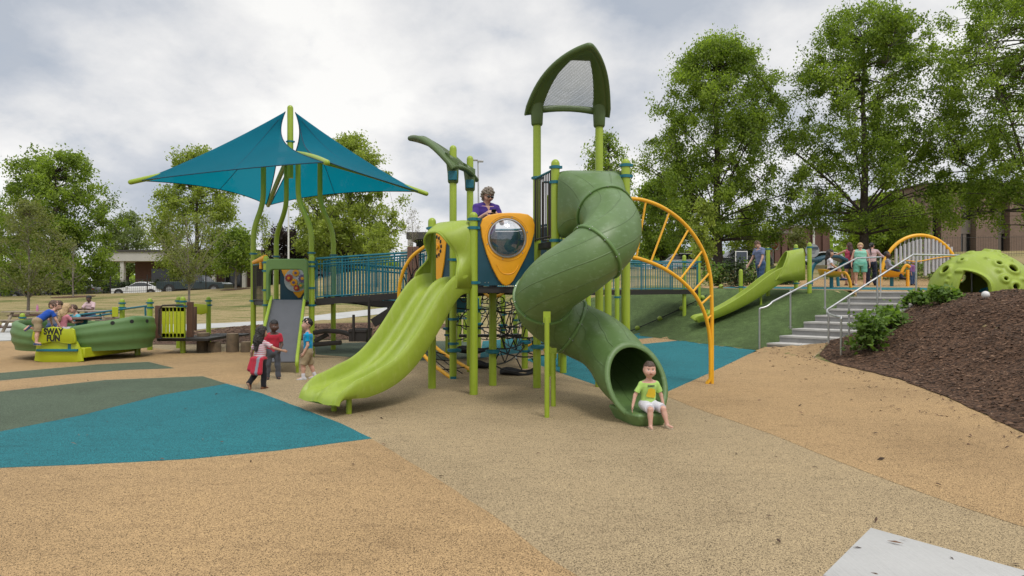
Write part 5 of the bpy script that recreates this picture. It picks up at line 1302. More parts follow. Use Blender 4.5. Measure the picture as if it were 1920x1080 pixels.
# picnic table, bench, bottle, white pipe
def picnic(px, Y, label, L=1.8):
    x = X(px, Y); root = empty('picnic_table', (x, Y, 0), label, 'picnic table')
    mb = MB()
    for k in range(5): mb.box((x, Y-.30+k*.15, .73), (L, .138, .04))
    mb.build('table_top', M['wood_grey'], root, bevel=.006)
    for s_ in (-1, 1):
        mb = MB()
        for k in range(2): mb.box((x, Y+s_*(.62+k*.15), .44), (L, .138, .04))
        mb.build('bench_seat', M['wood_grey'], root, bevel=.006)
    for s_ in (-1, 1):
        mb = MB(); xx = x+s_*L*.33
        mb.bar((xx, Y-.68, 0), (xx, Y-.2, .71), .09, .05); mb.bar((xx, Y+.68, 0), (xx, Y+.2, .71), .09, .05); mb.bar((xx, Y-.72, .40), (xx, Y+.72, .40), .05, .09); mb.build('leg_frame', M['wood_grey'], root)
picnic(62, 23.6, 'weathered wooden picnic table behind the left end of the glider')
picnic(178, 24.4, 'weathered wooden picnic table where the person in the pale top sits', 1.5)
mb = MB(); c = Vector((X(70, 23.5), 23.5, .75)); mb.tube([c, c+Vector((0, 0, .15)), c+Vector((0, 0, .20)), c+Vector((0, 0, .24))], [.04, .04, .02, .018], 12); M['pink'] = simple('pink_plastic', (.45, .18, .30), .3, .05, 6)
tag(mb.build('bottle', M['pink'], None, loc=c), 'pink drink bottle standing on a picnic table', 'bottle')
mb = MB(); c = Vector((X(14, 25.5), 25.5, .12)); mb.tube([c-Vector((.18, 0, 0)), c+Vector((.18, .05, 0))], .085, 16); tag(mb.build('pipe', M['white_metal'], None, loc=c), 'short white pipe lying at the edge of the lawn', 'pipe')
# ================================================================ trees and plants
LEAF = {
 'oak': attr_leaf('oak_leaves', (.065, .115, .016), (.36, .47, .080), .53),
 'fresh': attr_leaf('fresh_leaves', (.14, .19, .035), (.46, .53, .13), .54),
 'bright': attr_leaf('bright_leaves', (.075, .125, .02), (.36, .47, .08), .52),
 'olive': attr_leaf('olive_leaves', (.11, .13, .04), (.28, .30, .11), .45),
 'pale': attr_leaf('pale_far_leaves', (.11, .15, .05), (.24, .30, .11), .40),
 'purple': attr_leaf('purple_leaves', (.020, .014, .012), (.055, .035, .028), .25),
 'shrub': attr_leaf('shrub_leaves', (.060, .115, .02), (.22, .34, .07), .42),
 'hedge': attr_leaf('hedge_leaves', (.012, .028, .008), (.045, .075, .018), .25),
 'white': attr_leaf('white_blossom', (.10, .13, .05), (.75, .75, .70), .3),
}
def leaves_mesh(name, cen, tint, size, mat, parent, base, rg, asp=.6, flat=.55):
    n = len(cen); a = rg.uniform(0, 2*PI, n); nrm = rg.normal(0, 1, (n, 3)); nrm[:, 2] += flat*1.5; nrm /= np.linalg.norm(nrm, axis=1)[:, None]
    t = np.cross(nrm, np.stack([np.cos(a), np.sin(a), rg.normal(0, .5, n)], 1)); t /= np.maximum(np.linalg.norm(t, axis=1), 1e-6)[:, None]
    b = np.cross(nrm, t); L = size*rg.uniform(.55, 1.35, n)[:, None]
    cup = nrm*L*.12
    V = np.stack([cen-t*L*.5+cup, cen+b*L*asp*.5-cup*.3, cen+t*L*.5+cup, cen-b*L*asp*.5-cup*.3], 1).reshape(-1, 3)-np.array(list(base))
    me = bpy.data.meshes.new(name); me.vertices.add(n*4); me.vertices.foreach_set('co', V.astype(np.float32).ravel())
    me.loops.add(n*4); me.loops.foreach_set('vertex_index', np.arange(n*4, dtype=np.int32)); me.polygons.add(n); me.polygons.foreach_set('loop_start', np.arange(0, n*4, 4, dtype=np.int32))
    at = me.attributes.new('tint', 'FLOAT', 'POINT'); at.data.foreach_set('value', np.repeat(tint, 4).astype(np.float32))
    me.materials.append(LEAF[mat]); me.update(calc_edges=True)
    o = bpy.data.objects.new(name, me); C.objects.link(o)
    if parent: o.parent = parent
    else: o.location = base
    return o
PROF = {
 'oval': lambda t: np.sin(PI*np.clip(t*.86+.12, 0, 1))**.75,
 'oak': lambda t: np.interp(t, [0, .1, .3, .5, .7, .85, .95, 1], [.72, .95, 1.0, 1.0, .92, .75, .52, .25]),
 'round': lambda t: np.interp(t, [0, .1, .35, .6, .85, 1], [.5, .8, 1, .95, .6, .15]),
 'vase': lambda t: np.interp(t, [0, .2, .5, .75, .92, 1], [.10, .42, .85, 1.0, .75, .3]),
 'cone': lambda t: np.interp(t, [0, .1, .5, 1], [.7, 1, .62, .08]),
 'column': lambda t: np.interp(t, [0, .15, .6, .9, 1], [.5, .9, 1, .6, .1]),
}
def tree(name, label, base, top, Rx, cb, mat, ncl=140, per=110, leaf=.24, tr=.2, shape='oak', seed=1, csz=.75, bark='bark', nlimb=9, group=None, Ry=None, bare=False, gapx=None, dens=1.0):
    """base: ground point; top: height of the tip; Rx: crown radius; cb: height where the crown starts"""
    rg = np.random.default_rng(seed); rn = random.Random(seed); bx, by, bz = base; Ht = top; Rx = Rx*(.87 if per > 60 else 1); Ry = Ry or Rx
    root = empty(name, base, label, 'tree', group)
    ph = rg.uniform(0, 2*PI, 6)
    def outl(th, t): return 1+.10*np.sin(2*th+ph[0]+4*t)+.08*np.sin(3*th+ph[1]-7*t)+.08*np.sin(5*th+ph[2]+11*t)+.07*np.sin(9*th+ph[3]+17*t)
    t = rg.beta(1.15, 1.1, ncl); th = rg.uniform(0, 2*PI, ncl); u = np.sqrt(rg.uniform(.10, 1, ncl)) if not bare else np.sqrt(rg.uniform(.0, 1, ncl))
    rr = PROF[shape](t)*outl(th, t)*u
    u = np.where((t < .2) & (not bare), np.maximum(u, .55), u); rr = PROF[shape](t)*outl(th, t)*u
    cl = np.stack([bx+Rx*rr*np.cos(th), by+Ry*rr*np.sin(th), bz+cb+(Ht-cb)*t*.97-rr*rr*.10*(Ht-cb)*(1-t)], 1)
    wd = MB(); lean = (rn.uniform(-.03, .03)*Ht, rn.uniform(-.03, .03)*Ht)
    def trunk_pt(h): q = h/Ht; return Vector((bx+lean[0]*q*q+.05*math.sin(h*.9+ph[4]), by+lean[1]*q*q, bz+h))
    hs = np.linspace(-.1, Ht*.90, 14); wd.tube([trunk_pt(h) for h in hs], [tr*(1.35 if i == 0 else 1)*max(.06, (1-max(0, h)/(Ht*.95))**.8) for i, h in enumerate(hs)], 10)
    pool = [(trunk_pt(h), tr*max(.06, (1-h/(Ht*.95))**.8)) for h in np.linspace(cb*.75, Ht*.86, 16)]
    order = np.argsort(-rr)
    for k in range(min(nlimb, ncl)):
        e = Vector(cl[order[(k*3) % len(order)]]); r2 = math.hypot(e.x-bx, e.y-by); h0 = max(cb*.62, Ht*.20 if shape == 'oak' else 0, (e.z-bz)-r2*rn.uniform(.9, 1.7)); h0 = min(h0, Ht*.66)
        s = trunk_pt(h0); r0 = tr*max(.1, (1-h0/Ht))*(.25 if shape == 'oak' else .34)
        pts = bez([s, s.lerp(e, .45)+Vector((0, 0, r2*.10)), e+Vector((0, 0, r2*.04)), e], 8); rad = [lerp(r0, r0*.2, i/8) for i in range(9)]
        wd.tube(pts, rad, 7); pool += list(zip(pts[1:], rad[1:]))
    pp_ = np.array([list(p[0]) for p in pool])
    for c in cl:
        dd = pp_-c; cost = np.linalg.norm(dd, axis=1)+np.where(dd[:, 2] > -.1, 2.0, 0)+np.maximum(0, dd[:, 2])*2
        j = int(np.argmin(cost)); s = Vector(pp_[j]); e = Vector(c); r0 = min(.045, pool[j][1]*.6)+.008
        m_ = s.lerp(e, .5)+Vector((rn.uniform(-.2, .2), rn.uniform(-.2, .2), rn.uniform(0, .3)))*min(1, (e-s).length)
        wd.tube(bez([s, m_, e], 4), [lerp(r0, .007, i/4) for i in range(5)], 5)
        if bare:
            for _ in range(4):
                q = s.lerp(e, rn.uniform(.3, .95)); wd.tube([q, q+Vector((rn.uniform(-.5, .5), rn.uniform(-.5, .5), rn.uniform(.1, .7)))*csz], [.010, .004], 4)
    wd.build('trunk', M[bark], root, smooth=60)
    if per:
        k = rg.poisson(per*dens, ncl); idx = np.repeat(np.arange(ncl), k); n = len(idx); s0 = csz*rg.uniform(.55, 1.25, ncl)
        off = rg.normal(0, 1, (n, 3)); off /= np.maximum(np.linalg.norm(off, axis=1), 1e-6)[:, None]; off *= (rg.uniform(0, 1, n)**.45)[:, None]
        # leaves sit in sprays, so a cluster is ragged rather than a ball
        spr = rg.normal(0, 1, (ncl, 5, 3)); spr /= np.linalg.norm(spr, axis=2)[:, :, None]; pick = spr[idx, rg.integers(0, 5, n)]
        off = off*.62+pick*rg.uniform(0, 1.05, n)[:, None]; off[:, 2] *= .95
        cen = cl[idx]+off*s0[idx][:, None]
        ct = rg.uniform(0, 1, ncl); tint = np.clip(.5*ct[idx]+.5*rg.uniform(0, 1, n)**1.2, 0, 1)
        leaves_mesh('crown', cen, tint, leaf, mat, root, base, rg, flat=.25)
    return root
def at(px, Y, py=None):
    v = PT(px, Y); return (v.x, v.y, v.z)
def hgt(base, py, Y): return EYE-(py-HZ)/1200*Y-base[2]
def ptree(name, label, px, Y, pyt, pxl, pxr, pyb, mat, **kw):
    """tree given by its trunk column, distance, top row, crown columns and lowest foliage row"""
    b = at(px, Y); return tree(name, label, b, hgt(b, pyt, Y), (pxr-pxl)/2/1200*Y, max(.3, hgt(b, pyb, Y)), mat, **kw)
G1 = 'trees beyond the lawn'
ptree('oak_tree', 'tall full oak with dark trunk behind the yellow arch climber', 1345, 42, 72, 1180, 1455, 436, 'oak', ncl=380, per=225, leaf=.16, tr=.30, shape='oak', seed=11, csz=.80, nlimb=16, group=G1)
ptree('oak_tree', 'tall spreading oak whose trunk rises behind the standing women', 1621, 38, 8, 1448, 1768, 420, 'oak', ncl=360, per=215, leaf=.15, tr=.27, shape='oak', seed=12, csz=.76, nlimb=16, group=G1)
ptree('oak_tree', 'oak cut by the picture edge with boughs hanging before the brick building', 1948, 35, -60, 1738, 2175, 396, 'oak', ncl=420, per=240, leaf=.145, tr=.30, shape='oak', seed=17, csz=.74, nlimb=16, group=G1)
ptree('deciduous_tree', 'large dark green rounded tree nearest the low car with red tail lamp', 106, 56, 283, 4, 216, 535, 'bright', ncl=280, per=160, leaf=.23, tr=.32, shape='oak', seed=21, csz=.95, nlimb=14, group=G1)
ptree('deciduous_tree', 'bright green tree behind the dark pickup truck', 368, 66, 276, 276, 462, 515, 'fresh', ncl=230, per=115, leaf=.26, tr=.28, shape='round', seed=22, csz=.95, nlimb=14, group=G1)
ptree('deciduous_tree', 'wide bright green tree behind the teal sail and the ramp', 655, 64, 250, 545, 766, 490, 'fresh', ncl=290, per=150, leaf=.26, tr=.32, shape='round', seed=23, csz=1.0, nlimb=14, group=G1)
ptree('deciduous_tree', 'dark tree cut by the left picture edge behind the olive sapling', -22, 62, 372, -70, 26, 520, 'oak', ncl=90, per=90, leaf=.28, tr=.25, shape='round', seed=24, csz=.9, group=G1)
ptree('deciduous_tree', 'distant hazy yellow green tree above the low white roof', 238, 98, 400, 186, 292, 505, 'pale', ncl=130, per=80, leaf=.36, tr=.3, shape='round', seed=25, csz=1.2, group=G1)
ptree('deciduous_tree', 'loose pale tree beyond the roof post of the high deck', 1138, 66, 250, 1085, 1215, 460, 'bright', ncl=150, per=75, leaf=.28, tr=.28, shape='round', seed=26, csz=.95, group=G1)
ptree('deciduous_tree', 'low dark tree filling the gap under the big oak by the bridge ramp', 1240, 52, 330, 1175, 1310, 476, 'oak', ncl=150, per=100, leaf=.24, tr=.2, shape='round', seed=27, csz=.8, group=G1)
ptree('deciduous_tree', 'bushy round tree behind the women and the chime arch', 1655, 58, 372, 1572, 1742, 470, 'bright', ncl=170, per=100, leaf=.26, tr=.22, shape='round', seed=28, csz=.85, group=G1)
ptree('deciduous_tree', 'thin airy tree right of the big oak trunk behind the woman in grey blue', 1402, 50, 390, 1358, 1446, 466, 'fresh', ncl=70, per=40, leaf=.22, tr=.10, shape='round', seed=29, csz=.7, group=G1)
ptree('deciduous_tree', 'low bright tree between the pickup truck and the shade tower', 443, 52, 430, 402, 486, 505, 'bright', ncl=90, per=70, leaf=.22, tr=.09, shape='round', seed=30, csz=.65, bark='bark_pale', group=G1)
ptree('deciduous_tree', 'dark purple leaved tree behind the white pole', 535, 70, 424, 500, 585, 505, 'purple', ncl=90, per=90, leaf=.26, tr=.18, shape='round', seed=31, csz=.8, group=G1)
ptree('deciduous_tree', 'dark tree closing the view under the teal sail behind the ramp rails', 610, 76, 400, 560, 680, 512, 'oak', ncl=110, per=90, leaf=.3, tr=.2, shape='round', seed=32, csz=.95, group=G1)
G2 = 'young trees on the lawn'
ptree('sapling', 'olive green young tree standing on the lawn behind the picnic table', 54, 33, 378, -14, 122, 540, 'olive', ncl=150, per=48, leaf=.12, tr=.075, shape='oval', seed=41, csz=.5, nlimb=14, bark='bark_pale', group=G2)
ptree('sapling', 'vase shaped sparse sapling before the dark pickup truck', 353, 37, 402, 282, 424, 528, 'olive', ncl=130, per=26, leaf=.11, tr=.07, shape='vase', seed=42, csz=.5, nlimb=22, bark='bark_pale', group=G2)
ptree('sapling', 'bare grey sapling in a mulch ring before the grey sedan', 138, 50, 452, 112, 164, 528, 'olive', ncl=34, per=0, tr=.06, shape='cone', seed=43, csz=.5, nlimb=16, bark='bark_pale', bare=True, group=G2)
ptree('sapling', 'light green slender sapling beside the ramp rails under the sail', 706, 46, 420, 686, 732, 486, 'fresh', ncl=60, per=50, leaf=.15, tr=.05, shape='oval', seed=44, csz=.42, group=G2)
ptree('sapling', 'wispy pale sapling between the first two bent posts', 492, 50, 398, 480, 508, 495, 'fresh', ncl=40, per=28, leaf=.15, tr=.05, shape='column', seed=45, csz=.4, group=G2)
ptree('sapling', 'bare twiggy sapling right of the sail behind the slide hood', 772, 52, 392, 748, 796, 465, 'olive', ncl=40, per=6, leaf=.12, tr=.06, shape='vase', seed=46, csz=.6, nlimb=16, bark='bark_pale', bare=True, group=G2)
ptree('sapling', 'narrow upright sapling framed by the yellow arch climber', 1320, 34, 374, 1298, 1343, 492, 'fresh', ncl=75, per=70, leaf=.13, tr=.05, shape='column', seed=47, csz=.36, group=G2)
ptree('sapling', 'small yellow green sapling before the distant brick building', 1497, 62, 426, 1482, 1514, 472, 'olive', ncl=40, per=50, leaf=.2, tr=.05, shape='oval', seed=48, csz=.45, group=G2)
def shrub(label, base, r, h, mat='shrub', n=1500, leaf=.09, seed=1, group=None, name='shrub', ry=None, asp=.75):
    rg = np.random.default_rng(seed); root = empty(name, base, label, 'shrub', group); wd = MB(); ncl = 34; ry = ry or r
    th = rg.uniform(0, 2*PI, ncl); u = np.sqrt(rg.uniform(0, 1, ncl)); zz = rg.uniform(.18, 1, ncl)
    cl = np.stack([base[0]+r*u*np.cos(th)*(1.1-.5*zz), base[1]+ry*u*np.sin(th)*(1.1-.5*zz), base[2]+h*zz], 1)
    for c in cl: wd.tube(bez([Vector(base)+Vector((rg.uniform(-.1, .1)*r, rg.uniform(-.1, .1)*ry, -.03)), Vector(base).lerp(Vector(c), .5)+Vector((0, 0, h*.15)), Vector(c)], 4), [.012, .01, .008, .006, .004], 5)
    wd.build('stem', M['bark'], root)
    idx = rg.integers(0, ncl, n); off = rg.normal(0, .16*max(r, h), (n, 3)); tint = np.clip(.4*rg.uniform(0, 1, ncl)[idx]+.6*rg.uniform(0, 1, n), 0, 1)
    leaves_mesh('foliage', cl[idx]+off, tint, leaf, mat, root, base, rg, asp=asp, flat=.9); return root
G3 = 'shrubs beside the stairs'
for lab, px, Y, r, h, n, sd in (('largest leafy shrub beside the lower stair steps', 1632, 13.6, .30, .72, 620, 1), ('bright green shrub between the two biggest ones on the mulch', 1668, 14.3, .42, .46, 420, 2), ('small shrub by the top stair steps', 1722, 15.6, .34, .30, 380, 3), ('rounded shrub in front of the crater dome', 1768, 14.8, .38, .34, 430, 4)):
    p = PT(px, Y); shrub(lab, (p.x, p.y, p.z), r, h, n=n, leaf=.125, seed=sd, group=G3)
G4 = 'dark shrubs at the back of the plateau'
for i, (px, Y, r, h) in enumerate(((1345, 26, .8, .8), (1382, 25.5, .8, .9), (1418, 26.5, .7, .85), (1462, 27, .7, .7), (1592, 29, 1.0, .9), (1640, 29.5, 1.0, .9), (1700, 29, 1.2, .95), (1760, 29.5, 1.2, .9))):
    p = PT(px, Y); shrub('dark green shrub in the bed behind the plateau', (p.x, p.y, p.z), r, h, 'hedge' if i % 2 else 'shrub', n=900, leaf=.11, seed=50+i, group=G4)
G5 = 'clipped shrubs before the low building'
for i, px in enumerate(range(176, 312, 17)):
    Y = 69; p = PT(px, Y); shrub('dark clipped shrub in the row before the low white roofed building', (p.x, p.y, p.z), .75, 1.25, 'hedge', n=420, leaf=.22, seed=70+i, group=G5)
for i, px in enumerate((12, 28, 45, 76, 92)):
    Y = 66; p = PT(px, Y); shrub('white flowering shrub behind the parked cars', (p.x, p.y, p.z), .8, 1.2, 'white', n=420, leaf=.2, seed=90+i, group='white flowering shrubs')
# tree line closing the horizon
rg = np.random.default_rng(5); n = 26000
px = rg.uniform(-300, 2300, n); Y = rg.uniform(125, 165, n); hh = 5.0+2.2*np.sin(px*.021)+1.5*np.sin(px*.057+1)+1.2*np.sin(px*.13+2)
x = (px-960)/1200*Y; g = Hn(x, Y); cen = np.stack([x, Y, g+rg.uniform(0, 1, n)**.8*hh], 1)
o = leaves_mesh('distant_treeline', cen, rg.uniform(0, 1, n), 1.5, 'bright', None, (0, 0, 0), rg); o['kind'] = 'stuff'

# ================================================================ buildings, fence, poles, signs, cars
M['brick'] = None
def brick_mat(name, c1, c2, mort, sc):
    m, nt, b = newmat(name); co = coords(nt)
    mp = N(nt, 'ShaderNodeMapping'); mp.inputs['Rotation'].default_value = (R(90), 0, 0); nt.links.new(co, mp.inputs[0])
    br = N(nt, 'ShaderNodeTexBrick', Scale=sc); br.inputs['Mortar Size'].default_value = .012; br.inputs['Color1'].default_value = rgba(c1); br.inputs['Color2'].default_value = rgba(c2); br.inputs['Mortar'].default_value = rgba(mort)
    br.inputs['Brick Width'].default_value = .42; br.inputs['Row Height'].default_value = .16; nt.links.new(mp.outputs[0], br.inputs['Vector'])
    nt.links.new(mixc(nt, 1.0, br.outputs[0], ramp(nt, noise(nt, co, .35, 4), [(.3, (.85, .85, .85)), (.7, (1.1, 1.1, 1.1))]), 'MULTIPLY'), b.inputs['Base Color']); b.inputs['Roughness'].default_value = .9
    return m
M['brick'] = brick_mat('brown_brick', (.20, .135, .10), (.165, .11, .082), (.21, .165, .135), 1.9)
M['brick_red'] = brick_mat('dark_red_brick', (.125, .062, .047), (.10, .05, .04), (.14, .09, .075), 1.9)
M['spandrel'] = simple('spandrel_panel', (.17, .145, .125), .7, .08, 3); M['fascia'] = simple('pale_fascia', (.47, .455, .42), .7, .06, .6); M['roofing'] = simple('dark_roof_edge', (.06, .055, .05), .8, .1, 2)
# big brown brick building
Yb = 62; bx0 = X(1730, Yb); zt = EYE-(346-HZ)/1200*Yb; zb = H(44, Yb)-1
bd = empty('brick_building', (50, Yb, H(50, Yb)), 'two storey brown brick building with tall dark window slots', 'building')
mb = MB(); mb.box(((bx0+75)/2, Yb+6.5, (zb+zt)/2), (75-bx0, 12, zt-zb)); mb.build('wall', M['brick'], bd)
bays = [(1744, 1760), (1797, 1825), (1866, 1888), (1936, 1962), (2005, 2030)]
edges = [1730]+[e for b_ in bays for e in b_]+[2170]
for i in range(0, len(edges), 2):
    x0, x1 = X(edges[i], Yb), X(edges[i+1], Yb); mb = MB(); mb.box(((x0+x1)/2, Yb+.05, (zb+zt)/2-.0), (x1-x0, .85, zt-zb-.02)); mb.build('pier', M['brick'], bd)
mb = MB(); mb.box(((bx0+75)/2, Yb+6.1, zt+.06), (75-bx0+.4, 13.2, .14)); mb.build('roof', M['roofing'], bd)
for i, (a, b_) in enumerate(bays):
    x0, x1 = X(a, Yb), X(b_, Yb); w_ = x1-x0
    for py0, py1 in ((382, 412), (438, 473)) if i else ((382, 473),):
        z0, z1 = EYE-(py1-HZ)/1200*Yb, EYE-(py0-HZ)/1200*Yb; mb = MB(); mb.box(((x0+x1)/2, Yb+.44, (z0+z1)/2), (w_*.9, .08, z1-z0)); wn = mb.build('window', M['glass'], bd)
        if i:
            mb = MB(); mb.box(((x0+x1)/2+.12, Yb+.38, (z0+z1)/2), (.35, .05, z1-z0)); mb.build('mullion', M['spandrel'], wn)
    if i:
        z0, z1 = EYE-(438-HZ)/1200*Yb, EYE-(412-HZ)/1200*Yb; mb = MB(); mb.box(((x0+x1)/2, Yb+.36, (z0+z1)/2), (w_*.96, .1, z1-z0-.02)); mb.build('spandrel', M['spandrel'], bd)
# far brick building
Yf_ = 110; fb = empty('brick_building', (X(1500, Yf_), Yf_, H(X(1500, Yf_), Yf_)), 'distant low dark red brick building behind the hill slide hood', 'building')
for i, (a, b_, t, dy) in enumerate(((1436, 1490, 438, 0), (1490, 1572, 424, 3))):
    x0, x1 = X(a, Yf_), X(b_, Yf_); z1 = EYE-(t-HZ)/1200*Yf_; z0 = H((x0+x1)/2, Yf_)-1
    mb = MB(); mb.box(((x0+x1)/2, Yf_+4+dy, (z0+z1)/2), (x1-x0, 8, z1-z0)); mb.build('wall', M['brick_red'], fb)
    mb = MB(); mb.box(((x0+x1)/2, Yf_+4+dy, z1+.25), (x1-x0+.3, 8.4, .5)); mb.build('roof_edge', M['spandrel'], fb)
    for k in range(4): xx = lerp(x0, x1, (k+.5)/4); mb = MB(); mb.box((xx, Yf_-.1+dy, (z0+z1)/2), (.9, .5, z1-z0-.2)); mb.build('pier', M['brick_red'], fb)
# low white fascia building
Yl = 80; lb = empty('low_building', (X(330, Yl), Yl, H(X(330, Yl), Yl)), 'low building with white fascia, brown brick wall and white columns', 'building')
x0, x1 = X(206, Yl), X(600, Yl); zf0, zf1 = EYE-(490-HZ)/1200*Yl, EYE-(473-HZ)/1200*Yl; zb = H(X(300, Yl), Yl)-.5
mb = MB(); mb.box(((x0+x1)/2, Yl+5, (zf0+zf1)/2), (x1-x0, 12, zf1-zf0)); mb.build('fascia', M['fascia'], lb)
mb = MB(); mb.box(((x0+x1)/2, Yl+5, zf1+.12), (x1-x0+.3, 12.3, .25)); mb.build('roof', M['roofing'], lb)
mb = MB(); mb.box(((X(240, Yl)+x1)/2, Yl+4, (zb+zf0)/2), (x1-X(240, Yl), 5, zf0-zb)); mb.build('wall', M['brick_red'], lb)
for px in (236, 405, 462, 520, 572): mb = MB(); mb.box((X(px, Yl), Yl-.6, (zb+zf0)/2), (.45, .45, zf0-zb)); mb.build('column', M['fascia'], lb)
for px in (290, 330, 430, 490): mb = MB(); mb.box((X(px, Yl), Yl+1.45, lerp(zb, zf0, .55)), (2.4, .1, 2.2)); mb.build('window', M['glass'], lb)
Yl = 84; lb2 = empty('low_building', (X(790, Yl), Yl, H(X(790, Yl), Yl)), 'white edged low building glimpsed left of the slide hood', 'building')
x0, x1 = X(763, Yl), X(900, Yl); z0 = H(X(800, Yl), Yl)-.3
mb = MB(); mb.box(((x0+x1)/2, Yl+4, EYE+(540-442)/1200*Yl), (x1-x0, 9, .9)); mb.build('fascia', M['roofing'], lb2)
mb = MB(); mb.box(((X(778, Yl)+x1)/2, Yl+4, EYE+(540-458)/1200*Yl), (x1-X(778, Yl), 6, 1.6)); mb.build('wall', M['glass'], lb2)
for px in (769, 800): mb = MB(); mb.box((X(px, Yl), Yl-.2, EYE+(540-459)/1200*Yl), (.5, .4, 1.6)); mb.build('column', M['fascia'], lb2)
mb = MB(); mb.box(((x0+x1)/2, Yl+2, (z0+EYE+(540-470)/1200*Yl)/2), (x1-x0+1, 8, EYE+(540-470)/1200*Yl-z0)); mb.build('base_wall', M['fascia'], lb2)
# iron fence along the lawn
fn = empty('iron_fence', (X(250, 54), 54, H(X(250, 54), 54)), 'thin black iron fence along the parked cars', 'fence')
mb = MB(); pk = []
fx = np.arange(X(-60, 54), X(465, 54), .17)
for x in fx: z = H(x, 54); mb.tube([(x, 54, z), (x, 54, z+1.25)], .010, 4, cap=False)
for dz in (.15, 1.1): mb.tube([(x, 54, H(x, 54)+dz) for x in fx[::12]], .018, 5)
mb.build('pickets', M['black_deck'], fn)
for px in (3, 71, 138, 207, 276, 386, 452): x = X(px, 54); z = H(x, 54); mb = MB(); mb.tube([(x, 54, z), (x, 54, z+1.5)], .05, 8); mb.build('fence_post', M['black_deck'], fn)
fr = empty('iron_fence', (X(1850, 50), 50, H(X(1850, 50), 50)), 'thin dark fence on the slope before the big brick building', 'fence')
mb = MB(); fx = np.arange(X(1690, 50), X(2000, 50), .2)
for x in fx: z = H(x, 50); mb.tube([(x, 50, z), (x, 50, z+1.6)], .008, 4, cap=False)
for dz in (.2, 1.5): mb.tube([(x, 50, H(x, 50)+dz) for x in fx[::10]], .014, 5)
mb.build('pickets', M['black_deck'], fr)
# poles
def pole(px, Y, py, r, label, lamp=False, mat='white_metal', lean=0):
    x = X(px, Y); z = H(x, Y); zt = EYE-(py-HZ)/1200*Y; root = empty('lamp_post' if lamp else 'flagpole', (x, Y, z), label, 'lamp post' if lamp else 'pole')
    mb = MB(); mb.tube([(x, Y, z-.1), (x-lean*.5, Y, lerp(z, zt, .5)), (x-lean, Y, zt)], [r, r*.85, r*.6], 10); mb.build('shaft', M[mat], root)
    if lamp:
        mb = MB(); mb.box((x-lean-.28, Y, zt), (.5, .26, .14)); mb.box((x-lean+.2, Y, zt-.1), (.45, .26, .14)); mb.build('lamp_head', M['galv'], root, bevel=.03)
    else: mb = MB(); mb.ball((x-lean, Y, zt+.06), .09, 10, 8); mb.build('finial', M['galv'], root)
pole(541, 60, 388, .10, 'white pole rising between the bent posts of the shade tower')
pole(899, 50, 300, .09, 'tall grey lamp post behind the woman in purple', True, 'galv', .12)
pole(1526, 58, 392, .10, 'white pole behind the grey round sign')
# signs
M['sign_red'] = simple('sign_red', (.40, .02, .025), .5, .05, 4); M['sign_white'] = simple('sign_white', (.72, .72, .72), .5, .04, 4); M['sign_grey'] = simple('sign_grey', (.30, .31, .31), .5, .05, 4); M['sign_blue'] = simple('sign_slate', (.05, .065, .09), .5, .1, 4)
Y = 44; c = W(1450, 459, Y); g = H(c.x, Y); sg = empty('no_entry_sign', (c.x, Y, g), 'red and white no entry road sign behind the hill slide', 'road sign')
mb = MB(); mb.tube([(c.x, Y+.06, g-.05), (c.x, Y+.06, c.z+.36)], .04, 8); mb.build('sign_post', M['galv'], sg)
mb = MB(); mb.box((c.x, Y, c.z), (.70, .02, .70)); sp_ = mb.build('sign_plate', M['sign_white'], sg, bevel=.006)
mb = MB(); mb.disc((c.x, Y-.016, c.z), (0, 1, 0), .32, .012, 32); mb.build('red_disc', M['sign_red'], sp_)
mb = MB(); mb.box((c.x, Y-.028, c.z), (.46, .012, .10)); mb.build('white_bar', M['sign_white'], sp_)
text('DO NOT', M['sign_white'], (c.x, Y-.03, c.z+.145), .12, sp_); text('ENTER', M['sign_white'], (c.x, Y-.03, c.z-.145), .12, sp_)
Y = 23.5; c = W(1523, 470, Y); g = H(c.x, Y); sg = empty('round_sign', (c.x, Y, g), 'grey round information sign on a post behind the hill slide', 'sign')
mb = MB(); mb.tube([(c.x, Y+.05, g-.05), (c.x, Y+.05, c.z)], .05, 10); mb.build('sign_post', M['sign_grey'], sg)
mb = MB(); mb.disc(c, (0, 1, 0), .25, .04, 32); dd_ = mb.build('sign_disc', M['sign_grey'], sg)
mb = MB(); mb.box((c.x, Y-.026, c.z+.09), (.42, .008, .10)); mb.build('dark_band', M['sign_blue'], dd_)
for k in range(3): mb = MB(); mb.box((c.x, Y-.024, c.z-.0-k*.05), (.26-.05*k, .006, .012)); mb.build('text_line', M['sign_blue'], dd_)
Y = 33; c = W(1390, 482, Y); g = H(c.x, Y); sg = empty('notice_board', (c.x, Y, g), 'slate blue notice board in a pale frame left of the woman in grey blue', 'notice board')
mb = MB(); mb.box(c, (.62, .05, .62)); fr_ = mb.build('frame', M['sign_white'], sg); mb = MB(); mb.box(c-Vector((0, .03, 0)), (.54, .03, .54)); mb.build('board', M['sign_blue'], fr_)
for s_ in (-.27, .27): mb = MB(); mb.tube([(c.x+s_, Y+.05, g-.05), (c.x+s_, Y+.05, c.z)], .035, 8); mb.build('sign_post', M['sign_white'], sg)

